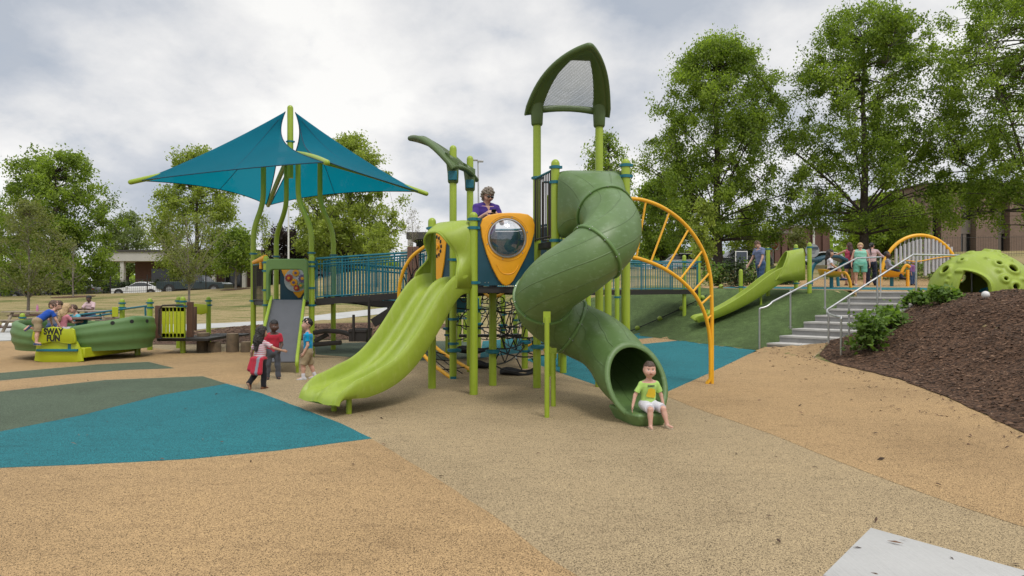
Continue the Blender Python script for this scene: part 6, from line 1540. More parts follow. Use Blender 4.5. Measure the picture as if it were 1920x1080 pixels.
# cars
def carpaint(name, c): 
    m, nt, b = newmat(name); b.inputs['Base Color'].default_value = rgba(c); b.inputs['Roughness'].default_value = .32; b.inputs['Coat Weight'].default_value = .6; b.inputs['Coat Roughness'].default_value = .08
    n_ = noise(nt, coords(nt), 4, 3); nt.links.new(ramp(nt, n_, [(.3, [k*.93 for k in c]), (.7, [min(1, k*1.06) for k in c])]), b.inputs['Base Color']); return m
M['tail'] = simple('tail_lamp_red', (.55, .02, .02), .25, .05, 4); M['lampglass'] = simple('headlamp_glass', (.6, .6, .62), .15, .05, 4); M['tyre'] = simple('tyre_rubber', (.02, .02, .02), .8, .1, 8); M['rim'] = simple('alloy_rim', (.35, .35, .36), .35, .05, 6, metal=.7)
def car(base, L, Wd, body, cabin, paint, label, heading, wr=.33, wheels=(.17, .80), kind='parked_car', glass_in=.05, group='parked cars', cat='car', rack=False):
    """body, cabin: side outlines (x along length from the nose, z); heading +1 nose to +x"""
    root = empty(kind, base, label, cat, group)
    def P(u, y, z): return (base[0]+(L/2-u*L)*heading, base[1]+y, base[2]+z)
    def shell(out, inset, w0, w1, ztop):
        mb = MB(); rg = []
        for y in (-1, -.92, .92, 1):
            k = .985 if abs(y) == 1 else 1.0
            rg.append([P(.5+(u-.5)*k, y*lerp(w0, w1, max(0, min(1, z/ztop)))/2, z*(1 if k == 1 else .985)+(.012 if k != 1 else 0)) for u, z in out])
        return mb.loft(rg)
    zt = max(z for _, z in body); b_ = shell(body, 0, Wd, Wd*.96, zt).build('body', paint, root, smooth=30, bevel=.03)
    zc = max(z for _, z in cabin); z0 = min(z for _, z in cabin)
    mb = MB(); rg = []
    for y in (-1, 1): rg.append([P(u, y*lerp(Wd*.94, Wd*.70, (z-z0)/(zc-z0))/2, z) for u, z in cabin])
    cb_ = mb.loft(rg).build('cabin', paint, root, smooth=30, bevel=.03)
    # side glass, windscreen and rear screen, just proud of the cabin
    cu = sum(u for u, _ in cabin)/len(cabin); cz_ = (z0+zc)/2
    for y in (-1, 1):
        mb = MB(); pts = []
        for u, z in cabin:
            u2, z2 = cu+(u-cu)*.86, cz_+.02+(z-cz_)*.70; pts.append(P(u2, y*(lerp(Wd*.94, Wd*.70, (z2-z0)/(zc-z0))/2+.012), z2))
        pts2 = [tuple(Vector(p)-Vector((0, y*.02, 0))) for p in pts]; mb.loft([pts, pts2]); mb.build('window', M['glass'], root)
    n_ = len(cabin)
    for (ua, za), (ub, zb_) in ((cabin[0], cabin[1]), (cabin[-1], cabin[-2])):
        mb = MB(); d_ = Vector(P(ub, 0, zb_))-Vector(P(ua, 0, za)); nrm = Vector((d_.z, 0, -d_.x)).normalized(); nrm = nrm if nrm.z > 0 else -nrm
        q = []
        for t, in ((.12,), (.88,)):
            u_, z_ = lerp(ua, ub, t), lerp(za, zb_, t); hw = lerp(Wd*.94, Wd*.70, (z_-z0)/(zc-z0))/2-.08; q += [Vector(P(u_, -hw, z_)), Vector(P(u_, hw, z_))]
        q = [q[0], q[1], q[3], q[2]]; mb.loft([[p+nrm*.012 for p in q], [p-nrm*.01 for p in q]]); mb.build('windscreen', M['glass'], root)
    for u in wheels:
        for y in (-1, 1):
            c = Vector(P(u, y*(Wd/2-.09), wr)); mb = MB(); mb.tube([c-Vector((0, .11, 0)), c-Vector((0, .09, 0)), c+Vector((0, .09, 0)), c+Vector((0, .11, 0))], [wr*.93, wr, wr, wr*.93], 22); w_ = mb.build('wheel', M['tyre'], root)
            mb = MB(); mb.disc(c+Vector((0, y*.105, 0)), (0, 1, 0), wr*.62, .03, 16); mb.build('rim', M['rim'], w_)
            mb = MB(); mb.tube([(c.x+(wr+.045)*math.cos(a), c.y+y*.075, c.z+(wr+.045)*math.sin(a)) for a in np.linspace(-.1, PI+.1, 15)], .04, 6); mb.build('wheel_arch', M['tyre'], root)
    zl = zt*.80
    for y in (-1, 1):
        mb = MB(); mb.box(P(.012, y*Wd*.36, zl*.93), (.10, .34, .13)); mb.build('headlight', M['lampglass'], root, bevel=.03)
        mb = MB(); mb.box(P(.99, y*Wd*.38, zl*1.02), (.09, .32, .15)); mb.build('tail_light', M['tail'], root, bevel=.03)
        mb = MB(); mb.box(P(.34, y*(Wd/2+.06), zt*.98), (.16, .14, .12)); mb.build('wing_mirror', paint, root, bevel=.03)
    mb = MB(); mb.box(P(.5, 0, .28), (L*.8, Wd*.9, .22)); mb.build('underbody', M['tyre'], root)
    for u in (-.003, 1.003): mb = MB(); mb.box(P(u, 0, .42), (.07, Wd*.86, .16)); mb.build('bumper', paint, root, bevel=.03)
    return root
sed_b = [(0, .30), (0, .62), (.04, .74), (.28, .86), (.60, .90), (.97, .92), (1, .70), (1, .32), (.94, .24), (.06, .24)]
sed_c = [(.27, .85), (.42, 1.36), (.50, 1.42), (.66, 1.41), (.72, 1.37), (.87, .91)]
cou_c = [(.30, .85), (.46, 1.30), (.54, 1.36), (.66, 1.34), (.88, .91)]
suv_b = [(0, .38), (0, .80), (.05, .98), (.26, 1.05), (.97, 1.08), (1, .8), (1, .40), (.95, .32), (.05, .32)]
suv_c = [(.24, 1.03), (.36, 1.58), (.44, 1.66), (.86, 1.66), (.93, 1.58), (.98, 1.06)]
pk_b = [(0, .48), (0, .92), (.04, 1.06), (.28, 1.12), (.36, 1.14), (.99, 1.12), (1, .92), (1, .55), (.95, .45), (.05, .45)]
pk_c = [(.27, 1.10), (.36, 1.66), (.42, 1.73), (.57, 1.73), (.61, 1.66), (.63, 1.12)]
white = carpaint('white_paint', (.72, .72, .72)); silver = carpaint('silver_paint', (.22, .22, .23)); black = carpaint('black_paint', (.02, .02, .024)); dgreen = carpaint('dark_green_paint', (.012, .028, .030)); dred = carpaint('dark_red_paint', (.12, .02, .025)); navy = carpaint('dark_grey_paint', (.03, .033, .04))
car(at(265, 57), 4.5, 1.8, sed_b, cou_c, white, 'white coupe parked below the dark clipped shrubs', -1)
car(at(138, 61), 4.6, 1.8, sed_b, sed_c, silver, 'silver grey sedan parked behind the bare sapling', -1)
car(at(14, 58), 4.6, 1.8, sed_b, sed_c, black, 'black car with a red tail lamp cut by the left picture edge', -1)
car(at(366, 57), 6.0, 1.95, pk_b, pk_c, dgreen, 'dark green pickup truck behind the vase shaped sapling', 1, wr=.42, wheels=(.15, .80), cat='truck')
car(at(1296, 52), 4.6, 1.85, suv_b, suv_c, dred, 'dark red sport utility vehicle seen through the yellow arch climber', -1, wr=.36)
car(at(1268, 44), 4.4, 1.8, sed_b, sed_c, white, 'white sedan glimpsed above the teal bridge rails', -1)
car(at(1385, 50), 4.7, 1.85, suv_b, suv_c, navy, 'dark sport utility vehicle right of the big oak trunk', -1, wr=.36)
car(at(1535, 46), 4.5, 1.8, sed_b, sed_c, white, 'white sedan behind the grey round sign', -1)
car(at(580, 64), 4.5, 1.8, sed_b, sed_c, silver, 'silver sedan behind the posts of the shade tower', -1)
# mulch rings under the lawn trees
for i, (px, Y, r) in enumerate(((138, 50, 1.6), (54, 33, 1.0), (353, 37, 1.0), (1345, 42, 2.6), (1621, 38, 2.2), (443, 52, 1.2), (30, 26.5, 1.6))):
    p = PT(px, Y); drape('mulch_ring', [(p.x+r*math.cos(a), p.y+r*.8*math.sin(a)) for a in np.linspace(0, 2*PI, 25)[:-1]], G_['mulch2'], .035, .05, 30+i)
# ================================================================ people
def skinmat(name, c):
    m, nt, b = newmat(name); co = coords(nt); n1 = noise(nt, co, 9, 4)
    nt.links.new(ramp(nt, n1, [(.3, [k*.92 for k in c]), (.7, [min(1, k*1.07) for k in c])]), b.inputs['Base Color']); b.inputs['Roughness'].default_value = .5
    b.inputs['Subsurface Weight'].default_value = .12; b.inputs['Subsurface Radius'].default_value = (.01, .004, .002); return m
SK = {'fair': skinmat('fair_skin', (.56, .33, .25)), 'tan': skinmat('tan_skin', (.44, .245, .165)), 'brown': skinmat('brown_skin', (.085, .042, .027)), 'lip': skinmat('lip', (.40, .13, .11)), 'liplow': skinmat('dark_lip', (.12, .045, .035)),
      'eye': simple('eye', (.025, .018, .015), .2, .05, 9), 'white': simple('eye_white', (.6, .58, .55), .3, .03, 9), 'brow': simple('brow', (.27, .155, .105), .8, .1, 20)}
def cloth(name, c, stripes=None, var=.10):
    m, nt, b = newmat(name); co = coords(nt); n1 = noise(nt, co, 7, 5, .6); n2 = noise(nt, co, 420, 2)
    s = math_(nt, 'ADD', math_(nt, 'MULTIPLY', n1, .8), math_(nt, 'MULTIPLY', n2, .2))
    col = ramp(nt, s, [(.25, [k*(1-var*1.6) for k in c]), (.75, [min(1, k*(1+var*1.3)) for k in c])])
    if stripes:
        sp = nt.nodes.new('ShaderNodeSeparateXYZ'); nt.links.new(co, sp.inputs[0])
        wv = math_(nt, 'FRACT', math_(nt, 'ADD', math_(nt, 'MULTIPLY', sp.outputs[2], stripes[1]), math_(nt, 'MULTIPLY', n1, .5)))
        col = mixc(nt, ramp(nt, wv, [(0, 0), (.58, 0), (.66, 1), (.92, 1), (1, 0)]), col, stripes[0])
    nt.links.new(col, b.inputs['Base Color']); b.inputs['Roughness'].default_value = .85; b.inputs['Specular IOR Level'].default_value = .2; b.inputs['Sheen Weight'].default_value = .15
    bump(nt, b, n1, .35, .02); return m
def hairmat(name, c):
    m, nt, b = newmat(name); co = coords(nt); mp = N(nt, 'ShaderNodeMapping'); mp.inputs['Scale'].default_value = (70, 70, 7); nt.links.new(co, mp.inputs[0]); n1 = noise(nt, mp.outputs[0], 1.6, 4, .7)
    nt.links.new(ramp(nt, n1, [(.3, [k*.5 for k in c]), (.5, c), (.72, [min(1, k*1.7) for k in c])]), b.inputs['Base Color']); b.inputs['Roughness'].default_value = .5; bump(nt, b, n1, .7, .012); return m
HR = {'dark': hairmat('dark_brown_hair', (.018, .012, .009)), 'black': hairmat('black_hair', (.009, .008, .008)), 'brown': hairmat('brown_hair', (.085, .045, .025)), 'blond': hairmat('blond_hair', (.48, .33, .17)), 'grey': hairmat('grey_hair', (.20, .165, .13)), 'short': hairmat('cropped_brown_hair', (.075, .045, .030)), 'auburn': hairmat('dark_auburn_hair', (.05, .020, .014))}
V3 = lambda *a: np.array(a, float)
def unit(v): v = np.array(v, float); return v/(np.linalg.norm(v) or 1)
def person(label, loc, Hh, yaw, skin='fair', child=True, vox=.008, torso=(0, 0, 1), head=(0, 0), pz=None, la=((.1, .25, -1), (.15, .1, -1)), ra=((.1, -.25, -1), (.15, -.1, -1)), ll=((0, .05, -1), (0, .02, -1)), rl=((0, -.05, -1), (0, -.02, -1)),
           shirt=None, sleeve=.55, hem=.0, vneck=False, pants=None, plen=1.0, shoes=None, hair=('short', 'dark'), foot=(None, None), girth=1.0, curl=.5, skirt=None, name='person', group=None, sunglasses=False, socks=None, sole=None, headk=1.0):
    """body frame: f forward, l to the person's left, u up; yaw 0 faces the viewer"""
    c = 1 if child else 0
    Fw = V3(math.sin(R(yaw)), -math.cos(R(yaw)), 0); Lw = V3(math.cos(R(yaw)), math.sin(R(yaw)), 0); Up = V3(0, 0, 1)
    def D(v): v = unit(v); return Fw*v[0]+Lw*v[1]+Up*v[2]
    hd = Hh*(.185 if c else .135)*headk; tl = Hh*(.31 if c else .315); ua = Hh*(.16 if c else .172); fa = Hh*(.135 if c else .145); hn = Hh*(.095 if c else .10)
    th = Hh*(.215 if c else .24); sh = Hh*(.21 if c else .235); ank = Hh*.042; shw = Hh*(.108 if c else .112)*(.5+.5*girth); hpw = Hh*.055*girth
    legs = [(D(l[0]), D(l[1])) for l in (ll, rl)]
    low = max(-(a[2]*th+b[2]*sh) for a, b in legs)
    P0 = V3(*loc); P = P0+Up*(low+ank if pz is None else pz)
    S = D(torso); NB = P+S*tl; side = Lw-S*float(np.dot(Lw, S)); side = unit(side); fr = np.cross(S, side); fr = fr if np.dot(fr, Fw) > 0 or abs(np.dot(fr, Fw)) < 1e-3 else -fr
    if np.dot(fr, Fw+Up*.01) < 0 and abs(S[2]) > .3: fr = -fr
    hy, hp_ = R(head[0]), R(head[1])
    hf = unit(fr*math.cos(hy)*math.cos(hp_)+side*math.sin(hy)*math.cos(hp_)-S*math.sin(hp_)) if abs(hp_) < 1.5 else fr
    hf = unit(hf); hu = unit(S-hf*float(np.dot(S, hf))+Up*.0001); hl = np.cross(hu, hf)
    if np.dot(hl, side) < 0 and abs(head[0]) < 90: hl = -hl
    HC = NB+S*(hd*.18)+hu*hd*.48+hf*hd*.06
    sc = Hh/(1.05 if c else 1.65)
    sho = [NB-S*hd*.27+side*s*shw*.97 for s in (1, -1)]; hip = [P-S*hd*.05+side*s*hpw for s in (1, -1)]
    arms = []
    for s, a in zip(sho, (la, ra)): e = s+D(a[0])*ua; w = e+D(a[1])*fa; arms.append((s, e, w, D(a[1])))
    lg = []
    for h_, (a, b) in zip(hip, legs): k = h_+a*th; an = k+b*sh; lg.append((h_, k, an))
    r_ua, r_el, r_wr = (.030*sc*1.0, .024*sc, .018*sc) if c else (.047*sc, .037*sc, .026*sc)
    r_th, r_kn, r_an = (.052*sc, .036*sc, .025*sc) if c else (.085*sc, .055*sc, .038*sc)
    r_th *= .4+.6*girth; r_ua *= .6+.4*girth
    tw = (.105*sc if c else .165*sc)*girth; td = (.070*sc if c else .105*sc)*girth
    pts = np.array([HC+hu*hd*.7, P]+[q for a in arms for q in a[:3]]+[q for a in lg for q in a]); mg = .16*max(1, sc)+hn
    lo, hi = pts.min(0)-mg, pts.max(0)+mg
    def torso_add(F, ex, t0, t1, k=.02):
        st = [(0.0, .92, .95), (.25, .88, .92), (.5, .90, .95), (.75, 1.0, 1.0), (.93, .92, .82)]
        ctr = [P+S*tl*t for t, _, _ in st]
        def fn(x, y, z):
            q = (x-P[0])*S[0]+(y-P[1])*S[1]+(z-P[2])*S[2]; t = q/tl; a = (x-P[0])*side[0]+(y-P[1])*side[1]+(z-P[2])*side[2]; b = (x-P[0])*fr[0]+(y-P[1])*fr[1]+(z-P[2])*fr[2]
            W_ = np.interp(t, [s[0] for s in st], [s[1] for s in st])*tw+ex; D_ = np.interp(t, [s[0] for s in st], [s[2] for s in st])*td+ex
            over = np.maximum(np.maximum(t0-t, t-t1), 0)*tl; rr = np.sqrt((a/W_)**2+(b/D_)**2)
            d = (rr-1)*np.minimum(W_, D_); return np.where(over > 0, np.sqrt(np.maximum(d, 0)**2+over**2)-0, d)-.0
        A = np.array([P+S*tl*(t0-.1), P+S*tl*(t1+.1)]); F.add(fn, A.min(0)-tw*1.6-ex, A.max(0)+tw*1.6+ex, k)
    # ---- body
    F = Field(lo, hi, vox); torso_add(F, 0, .02, .92)
    [F.cap(NB-S*hd*.02, q_, (.030*sc if c else .050*sc), r_ua*.9, k=.03) for q_ in sho]; F.cap(NB-S*hd*.25, NB+S*hd*.28, .030*sc if c else .052*sc, k=.02)
    F.ell(HC+hu*hd*.08-hf*hd*.05, (hd*.40, hd*(.385 if c else .36), hd*.42), ax=(hf, hl, hu), k=.01); F.ell(HC-hu*hd*.19+hf*hd*.09, (hd*.30, hd*(.325 if c else .27), hd*(.285 if c else .30)), ax=(hf, hl, hu), k=.03)
    F.cap(HC+hf*hd*.37+hu*hd*.02, HC+hf*hd*.43-hu*hd*.11, hd*.030, hd*.055, k=.012)
    for s in (1, -1):
        F.ell(HC+hl*s*hd*.37-hf*hd*.05-hu*hd*.04, (hd*.07, hd*.03, hd*.11), ax=(hf, hl, hu), k=.008)
        F.cut(ellipsoid(HC+hf*hd*.37+hl*s*hd*.14+hu*hd*.04, (hd*.05, hd*.085, hd*.06), (hf, hl, hu)), HC-hd, HC+hd, k=.012)
        F.ell(HC+hf*hd*.23+hl*s*hd*.20-hu*hd*.14, (hd*.13, hd*.12, hd*.12), ax=(hf, hl, hu), k=.03)
    F.ell(HC+hf*hd*.355-hu*hd*.215, (hd*.05, hd*.11, hd*.035), ax=(hf, hl, hu), k=.012)
    for i, (s, e, w, dr) in enumerate(arms):
        F.cap(s, e, r_ua*.92, r_el, k=.018); F.cap(e, w, r_el*1.02, r_wr, k=.012)
        # hand: palm, four fingers bent at the knuckle, thumb leaving the side of the palm
        inn_ = side*(-1 if i == 0 else 1); back = unit(np.cross(dr, inn_)); acr = unit(np.cross(back, dr)); pl_ = hn*.48; pal = unit(fr*.3+inn_); pal = unit(pal-dr*float(np.dot(pal, dr))); acr = unit(np.cross(dr, pal))
        if np.dot(acr, fr) < 0: acr = -acr
        pc = w+dr*pl_*.55; F.ell(pc, (pl_*.62, hn*.21, hn*.115), ax=(dr, acr, pal), k=.008)
        fr_ = max(hn*.052, vox*.72)
        for q, (o_, L_) in enumerate(((.17, .46), (.06, .52), (-.05, .48), (-.155, .38))):
            a0 = w+dr*pl_*.92+acr*hn*o_; cu = curl*(.8+.12*q); d1 = unit(dr*math.cos(cu*.7)+pal*math.sin(cu*.7)+acr*o_*.35); d2 = unit(dr*math.cos(cu*1.6)+pal*math.sin(cu*1.6)+acr*o_*.2)
            b0 = a0+d1*hn*L_*.55; F.cap(a0, b0, fr_*1.05, fr_, k=.004); F.cap(b0, b0+d2*hn*L_*.5, fr_, fr_*.85, k=.003)
        t0_ = w+dr*pl_*.30+acr*hn*.15; t1_ = t0_+unit(dr*.75+acr*.65+pal*.3)*hn*.25; F.cap(t0_, t1_, fr_*1.3, fr_*1.1, k=.006); F.cap(t1_, t1_+unit(dr*.95+acr*.15+pal*.4)*hn*.2, fr_*1.1, fr_*.9, k=.003)
    fd = []
    for i, (h_, k_, an) in enumerate(lg):
        F.cap(h_, k_, r_th, r_kn, k=.03); F.cap(k_, an, r_kn*.98, r_an, k=.015); sd_ = unit(an-k_); calf = k_.__add__((an-k_)*.32)
        b_ = unit(fr-sd_*float(np.dot(fr, sd_))) if abs(np.dot(fr, sd_)) < .95 else Up
        F.ell(calf-b_*r_kn*.25, (r_kn*.9, r_kn*.95, sh*.24), ax=(b_, np.cross(sd_, b_), sd_), k=.02)
        f_ = foot[i]; fdv = D(f_) if f_ is not None else unit(V3(Fw[0], Fw[1], 0)); fd.append(fdv)
        fl = Hh*(.080 if c else .080); F.cap(an-Up*ank*.3*0, an+fdv*fl-Up*ank*.45*(1 if f_ is None else 0), r_an*.95, r_an*.72, k=.012)
    lipm = 'liplow' if skin == 'brown' else 'lip'
    def mi(cn):
        q = cn-HC; a = q@hf; b = q@hl; h_ = q@hu; m = np.zeros(len(cn))
        face = a > hd*.20
        for s in (1, -1):
            ey = ((b-s*hd*.145)/(hd*.064))**2+((h_-hd*.035)/(hd*.030))**2; m[face & (ey < 1)] = 2
            ey = ((b-s*hd*.145)/(hd*.048))**2+((h_-hd*.035)/(hd*.045))**2; m[face & (ey < 1)] = 1
            br = ((b-s*hd*.15)/(hd*.10))**2+((h_-hd*.13+abs(b-s*hd*.15)*.25)/(hd*.018))**2; m[face & (br < 1)] = 4
        m[face & ((b/(hd*.115))**2+((h_+hd*.225)/(hd*.038))**2 < 1)] = 3
        return m
    body = field_obj(name, F, [SK[skin], SK['eye'], SK['white'], SK[lipm], SK['brow']], None, loc=P0, mi=mi, smooth_it=1)
    tag(body, label, 'person', group)
    ex = .010*sc if c else .016*sc
    def plane(p, n_): p = np.array(p); n_ = np.array(n_); return lambda x, y, z: (x-p[0])*n_[0]+(y-p[1])*n_[1]+(z-p[2])*n_[2]
    def clipped(fn, p, n_): g = plane(p, n_); return lambda x, y, z: np.maximum(fn(x, y, z), g(x, y, z))
    ch = []
    def wrink(sd):
        def post(v): q = v*34; return v+(.0035*sc)*np.stack([np.sin(q[:, 2]*1.3+np.sin(q[:, 0]*1.7+sd)), np.sin(q[:, 2]*1.1+np.sin(q[:, 1]*1.9)+sd), 0*q[:, 0]], 1)
        return post
    if shirt is not None:
        F = Field(lo, hi, vox); torso_add(F, ex, -.02-hem, .90, .02); [F.cap(NB-S*hd*.06, q_, (.030*sc if c else .050*sc)+ex*.6, r_ua*.9+ex*.7, k=.02) for q_ in sho]
        for (s, e, w, dr) in arms:
            if sleeve <= 0: continue
            n1 = unit(e-s)
            if sleeve <= 1: q = s+(e-s)*sleeve; fn = capsule(s, e, r_ua*.92+ex*.8, r_el+ex*1.9); F.add(clipped(fn, q, n1), np.minimum(s, e)-.1, np.maximum(s, e)+.1, .015)
            else:
                F.cap(s, e, r_ua*.92+ex*.8, r_el+ex*1.2, k=.015); q = e+(w-e)*(sleeve-1); n2 = unit(w-e); F.add(clipped(capsule(e, w, r_el+ex*1.2, r_wr+ex*1.2), q, n2), np.minimum(e, w)-.1, np.maximum(e, w)+.1, .012)
        F.cut(capsule(NB-S*hd*.02+fr*hd*.05, NB+S*hd*.5+fr*hd*.1, hd*.24, hd*.34), NB-hd, NB+hd, .006)
        if vneck: F.cut(capsule(NB-S*hd*.55+fr*td*1.0, NB+S*hd*.1+fr*td*.8, hd*.03, hd*.25), NB-hd*1.2, NB+hd*1.2, .004)
        if sleeve <= 0:
            for s in (1, -1): F.cut(capsule(NB+side*s*shw*1.0-S*hd*.3, NB+side*s*shw*1.25+S*hd*.2, r_ua*1.15, r_ua*1.5), NB-shw*2, NB+shw*2, .01)
        ch.append(field_obj('shirt', F, shirt, body, post=wrink(1)))
    if pants is not None:
        F = Field(lo, hi, vox); torso_add(F, ex*.8, -.06, .16, .02); F.ell(P-S*hd*.1, (tw*.95+ex, td+ex, hd*.45), ax=(side, fr, S), k=.02)
        for (h_, k_, an) in lg:
            if plen <= .5 and False: pass
            n1 = unit(k_-h_)
            if plen <= .55:
                q = h_+(k_-h_)*min(1.0, plen*2); loose = ex*(2.2 if plen > .3 else 1.6)
                F.add(clipped(capsule(h_, k_, r_th+ex*1.3, r_kn+loose*1.35), q, n1), np.minimum(h_, k_)-.15, np.maximum(h_, k_)+.15, .025)
            else:
                F.cap(h_, k_, r_th+ex, r_kn+ex*1.2, k=.025); n2 = unit(an-k_); q = k_+(an-k_)*min(1.0, (plen-.5)*2); F.add(clipped(capsule(k_, an, r_kn+ex*1.2, r_an+ex*2.0), q, n2), np.minimum(k_, an)-.12, np.maximum(k_, an)+.12, .018)
        ch.append(field_obj('trousers' if plen > .55 else 'shorts', F, pants, body, post=wrink(2)))
    if socks is not None:
        for (h_, k_, an) in lg:
            F = Field(np.minimum(k_, an)-.1, np.maximum(k_, an)+.1, vox); F.cap(an+(k_-an)*.30, an, r_an*1.25, r_an*1.2, k=0); field_obj('sock', F, socks, body)
    if shoes is not None:
        for i, (h_, k_, an) in enumerate(lg):
            fdv = fd[i]; fl = Hh*(.083 if c else .082); up2 = unit(Up-fdv*float(np.dot(Up, fdv))) if abs(fdv[2]) < .9 else unit(-Fw if fdv[2] < 0 else Fw); lat = np.cross(fdv, up2)
            F = Field(an-.22*sc*(1 if c else 1.4), an+.22*sc*(1 if c else 1.4), vox*.8); bt = an-up2*ank*.98
            heel = bt-fdv*fl*.28+up2*r_an*.9; toe = bt+fdv*fl*1.02+up2*r_an*.62
            F.cap(heel, bt+fdv*fl*.45+up2*r_an*.85, r_an*1.12, r_an*1.12, k=.01); F.cap(bt+fdv*fl*.4+up2*r_an*.8, toe, r_an*1.15, r_an*.80, k=.012); F.cap(an, heel, r_an*1.22, r_an*1.1, k=.012)
            F.cut(plane(bt, up2), an-.5, an+.5); F.cut(capsule(an+up2*ank*.25, an+up2*ank*1.6, r_an*1.02, r_an*1.1), an-.3, an+.3)
            mis = (lambda cn, bt=bt, up2=up2: ((cn-bt)@up2 < ank*.26).astype(float)) if sole else None
            ch.append(field_obj('shoe', F, [shoes, sole] if sole else shoes, body, mi=mis))
    if hair:
        st, hc = hair; F = Field(lo, hi, vox); big = {'crop': 1.04, 'short': 1.065, 'curly': 1.22, 'bob': 1.16, 'long': 1.12, 'tail': 1.08}[st]
        F.ell(HC+hu*hd*.10-hf*hd*.06, (hd*.41*big, hd*.37*big, hd*.43*big), ax=(hf, hl, hu), k=0)
        if st in ('bob', 'curly'): F.ell(HC-hu*hd*.05-hf*hd*.12, (hd*.36*big, hd*.40*big, hd*.40*big), ax=(hf, hl, hu), k=.03)
        if st == 'long':
            F.cap(HC-hf*hd*.18, HC-hf*hd*.40-S*hd*.75, hd*.36, hd*.34, k=.03); F.cap(HC-hf*hd*.36-S*hd*.6, NB-fr*td*1.35-S*hd*.85, hd*.33, hd*.16, k=.04)
            for s in (1, -1): F.cap(HC+hl*s*hd*.30-hf*hd*.08, HC+hl*s*hd*.36-hf*hd*.22-S*hd*.85, hd*.13, hd*.10, k=.04)
        if st == 'tail': F.cap(HC-hf*hd*.42+hu*hd*.18, HC-hf*hd*.60-S*hd*.15, hd*.13, hd*.15, k=.02); F.cap(HC-hf*hd*.60-S*hd*.15, NB-fr*td*1.3-S*hd*1.0, hd*.15, hd*.05, k=.03)
        # clear the face and keep the hairline above brow and ears
        fl_ = .20 if st == 'crop' else .16
        g1 = plane(HC+hf*hd*.02, -hf); g2 = plane(HC+hu*hd*fl_+hf*hd*.1, unit(hu*1.0-hf*.15))
        F.cut(lambda x, y, z: np.maximum(g1(x, y, z), g2(x, y, z)), HC-hd*1.2, HC+hd*1.2, .008)
        if st in ('crop', 'short'):
            g3 = plane(HC-hu*hd*(.10 if st == 'short' else .04), unit(hu-hf*.75)); F.cut(g3, HC-hd*1.4, HC+hd*1.2, .01)
        if st in ('bob', 'curly'): g3 = plane(HC-hu*hd*.46, hu); F.cut(g3, HC-hd*1.4, HC+hd*1.2, .02)
        def rough(v):
            q = (v-HC)/hd; am = {'crop': .012, 'short': .045, 'curly': .05, 'bob': .03, 'long': .035, 'tail': .025}[st]*hd
            d = np.sin(q[:, 0]*19+3*np.sin(q[:, 2]*9))*np.sin(q[:, 1]*21+2*np.sin(q[:, 2]*7))+.6*np.sin(q[:, 2]*(31 if st == 'curly' else 8)+q[:, 0]*17); dirn = q/np.maximum(np.linalg.norm(q, axis=1), 1e-6)[:, None]
            return v+dirn*(am*d)[:, None]
        field_obj('hair', F, HR[hc], body, post=rough)
    if sunglasses:
        mb = MB()
        for s in (1, -1): mb.ball(HC+hf*hd*.385+hl*s*hd*.155+hu*hd*.035, hd*.105, 10, 8)
        mb.tube([HC+hl*hd*.40+hu*hd*.05, HC+hf*hd*.36+hl*hd*.25+hu*hd*.05, HC+hf*hd*.42+hu*hd*.05, HC+hf*hd*.36-hl*hd*.25+hu*hd*.05, HC-hl*hd*.40+hu*hd*.05], hd*.022, 6); mb.build('sunglasses', M['glass'], body)
    return dict(o=body, P=P, NB=NB, HC=HC, S=S, fr=fr, side=side, arms=arms, lg=lg, hd=hd, tw=tw, td=td, ex=ex, Lw=Lw, Fw=Fw)

CL = {k: cloth(n_, c) for k, n_, c in (('lime', 'lime_cotton', (.40, .62, .16)), ('white', 'white_cotton', (.62, .61, .66)), ('tan', 'beige_canvas', (.42, .33, .22)), ('canvas', 'beige_canvas_shoe', (.40, .33, .23)), ('red', 'red_cotton', (.42, .025, .045)), ('jeans', 'grey_denim', (.075, .08, .095)), ('turq', 'turquoise_cotton', (.0, .26, .48)), ('khaki', 'khaki_cotton', (.29, .225, .135)), ('purple', 'purple_cotton', (.065, .035, .22)), ('black', 'black_cotton', (.013, .013, .017)), ('sole', 'pale_sole', (.45, .42, .38)), ('blue', 'royal_blue_cotton', (.015, .07, .36)), ('pinkk', 'pink_cotton', (.60, .22, .27)), ('cyan', 'light_blue_cotton', (.12, .42, .52)), ('mint', 'mint_cotton', (.25, .58, .46)), ('mintd', 'green_mint_cotton', (.14, .42, .32)), ('rose', 'rose_red_cotton', (.36, .055, .10)), ('navy', 'navy_denim', (.02, .026, .05)), ('pale', 'pale_pink_check', (.55, .40, .42)), ('slate', 'slate_blue_cotton', (.16, .19, .32)), ('denim', 'blue_denim', (.045, .085, .18)), ('shoe', 'white_trainer', (.50, .50, .52)), ('brown', 'brown_leather', (.13, .055, .025)), ('grey', 'grey_jacket', (.24, .24, .28)), ('bshoe', 'blue_trainer', (.035, .06, .14)), ('lav', 'lavender_cotton', (.22, .10, .26)))}
CL['girl'] = cloth('striped_pink_cotton', (.60, .52, .55), ((.52, .13, .17), 30))
# 1 boy on the tube slide
b1 = person('small boy in a lime shirt and white shorts sitting on the tube slide mouth', (X(1214, 7.52), 7.50, 0), .92, 12, 'fair', vox=.005, headk=1.08, torso=(.10, 0, 1), head=(-10, -2), pz=.245,
  la=((.05, .42, -1), (.30, .10, -1)), ra=((-.05, -.55, -1), (.25, -.35, -1)), ll=((1, .30, -.12), (.34, .12, -1)), rl=((1, -.02, -.12), (.18, -.08, -1)), foot=((1, .25, -.02), (1, -.25, -.02)),
  shirt=CL['lime'], sleeve=.72, pants=CL['white'], plen=.46, shoes=CL['canvas'], sole=CL['sole'], hair=('crop', 'short'), curl=.35)
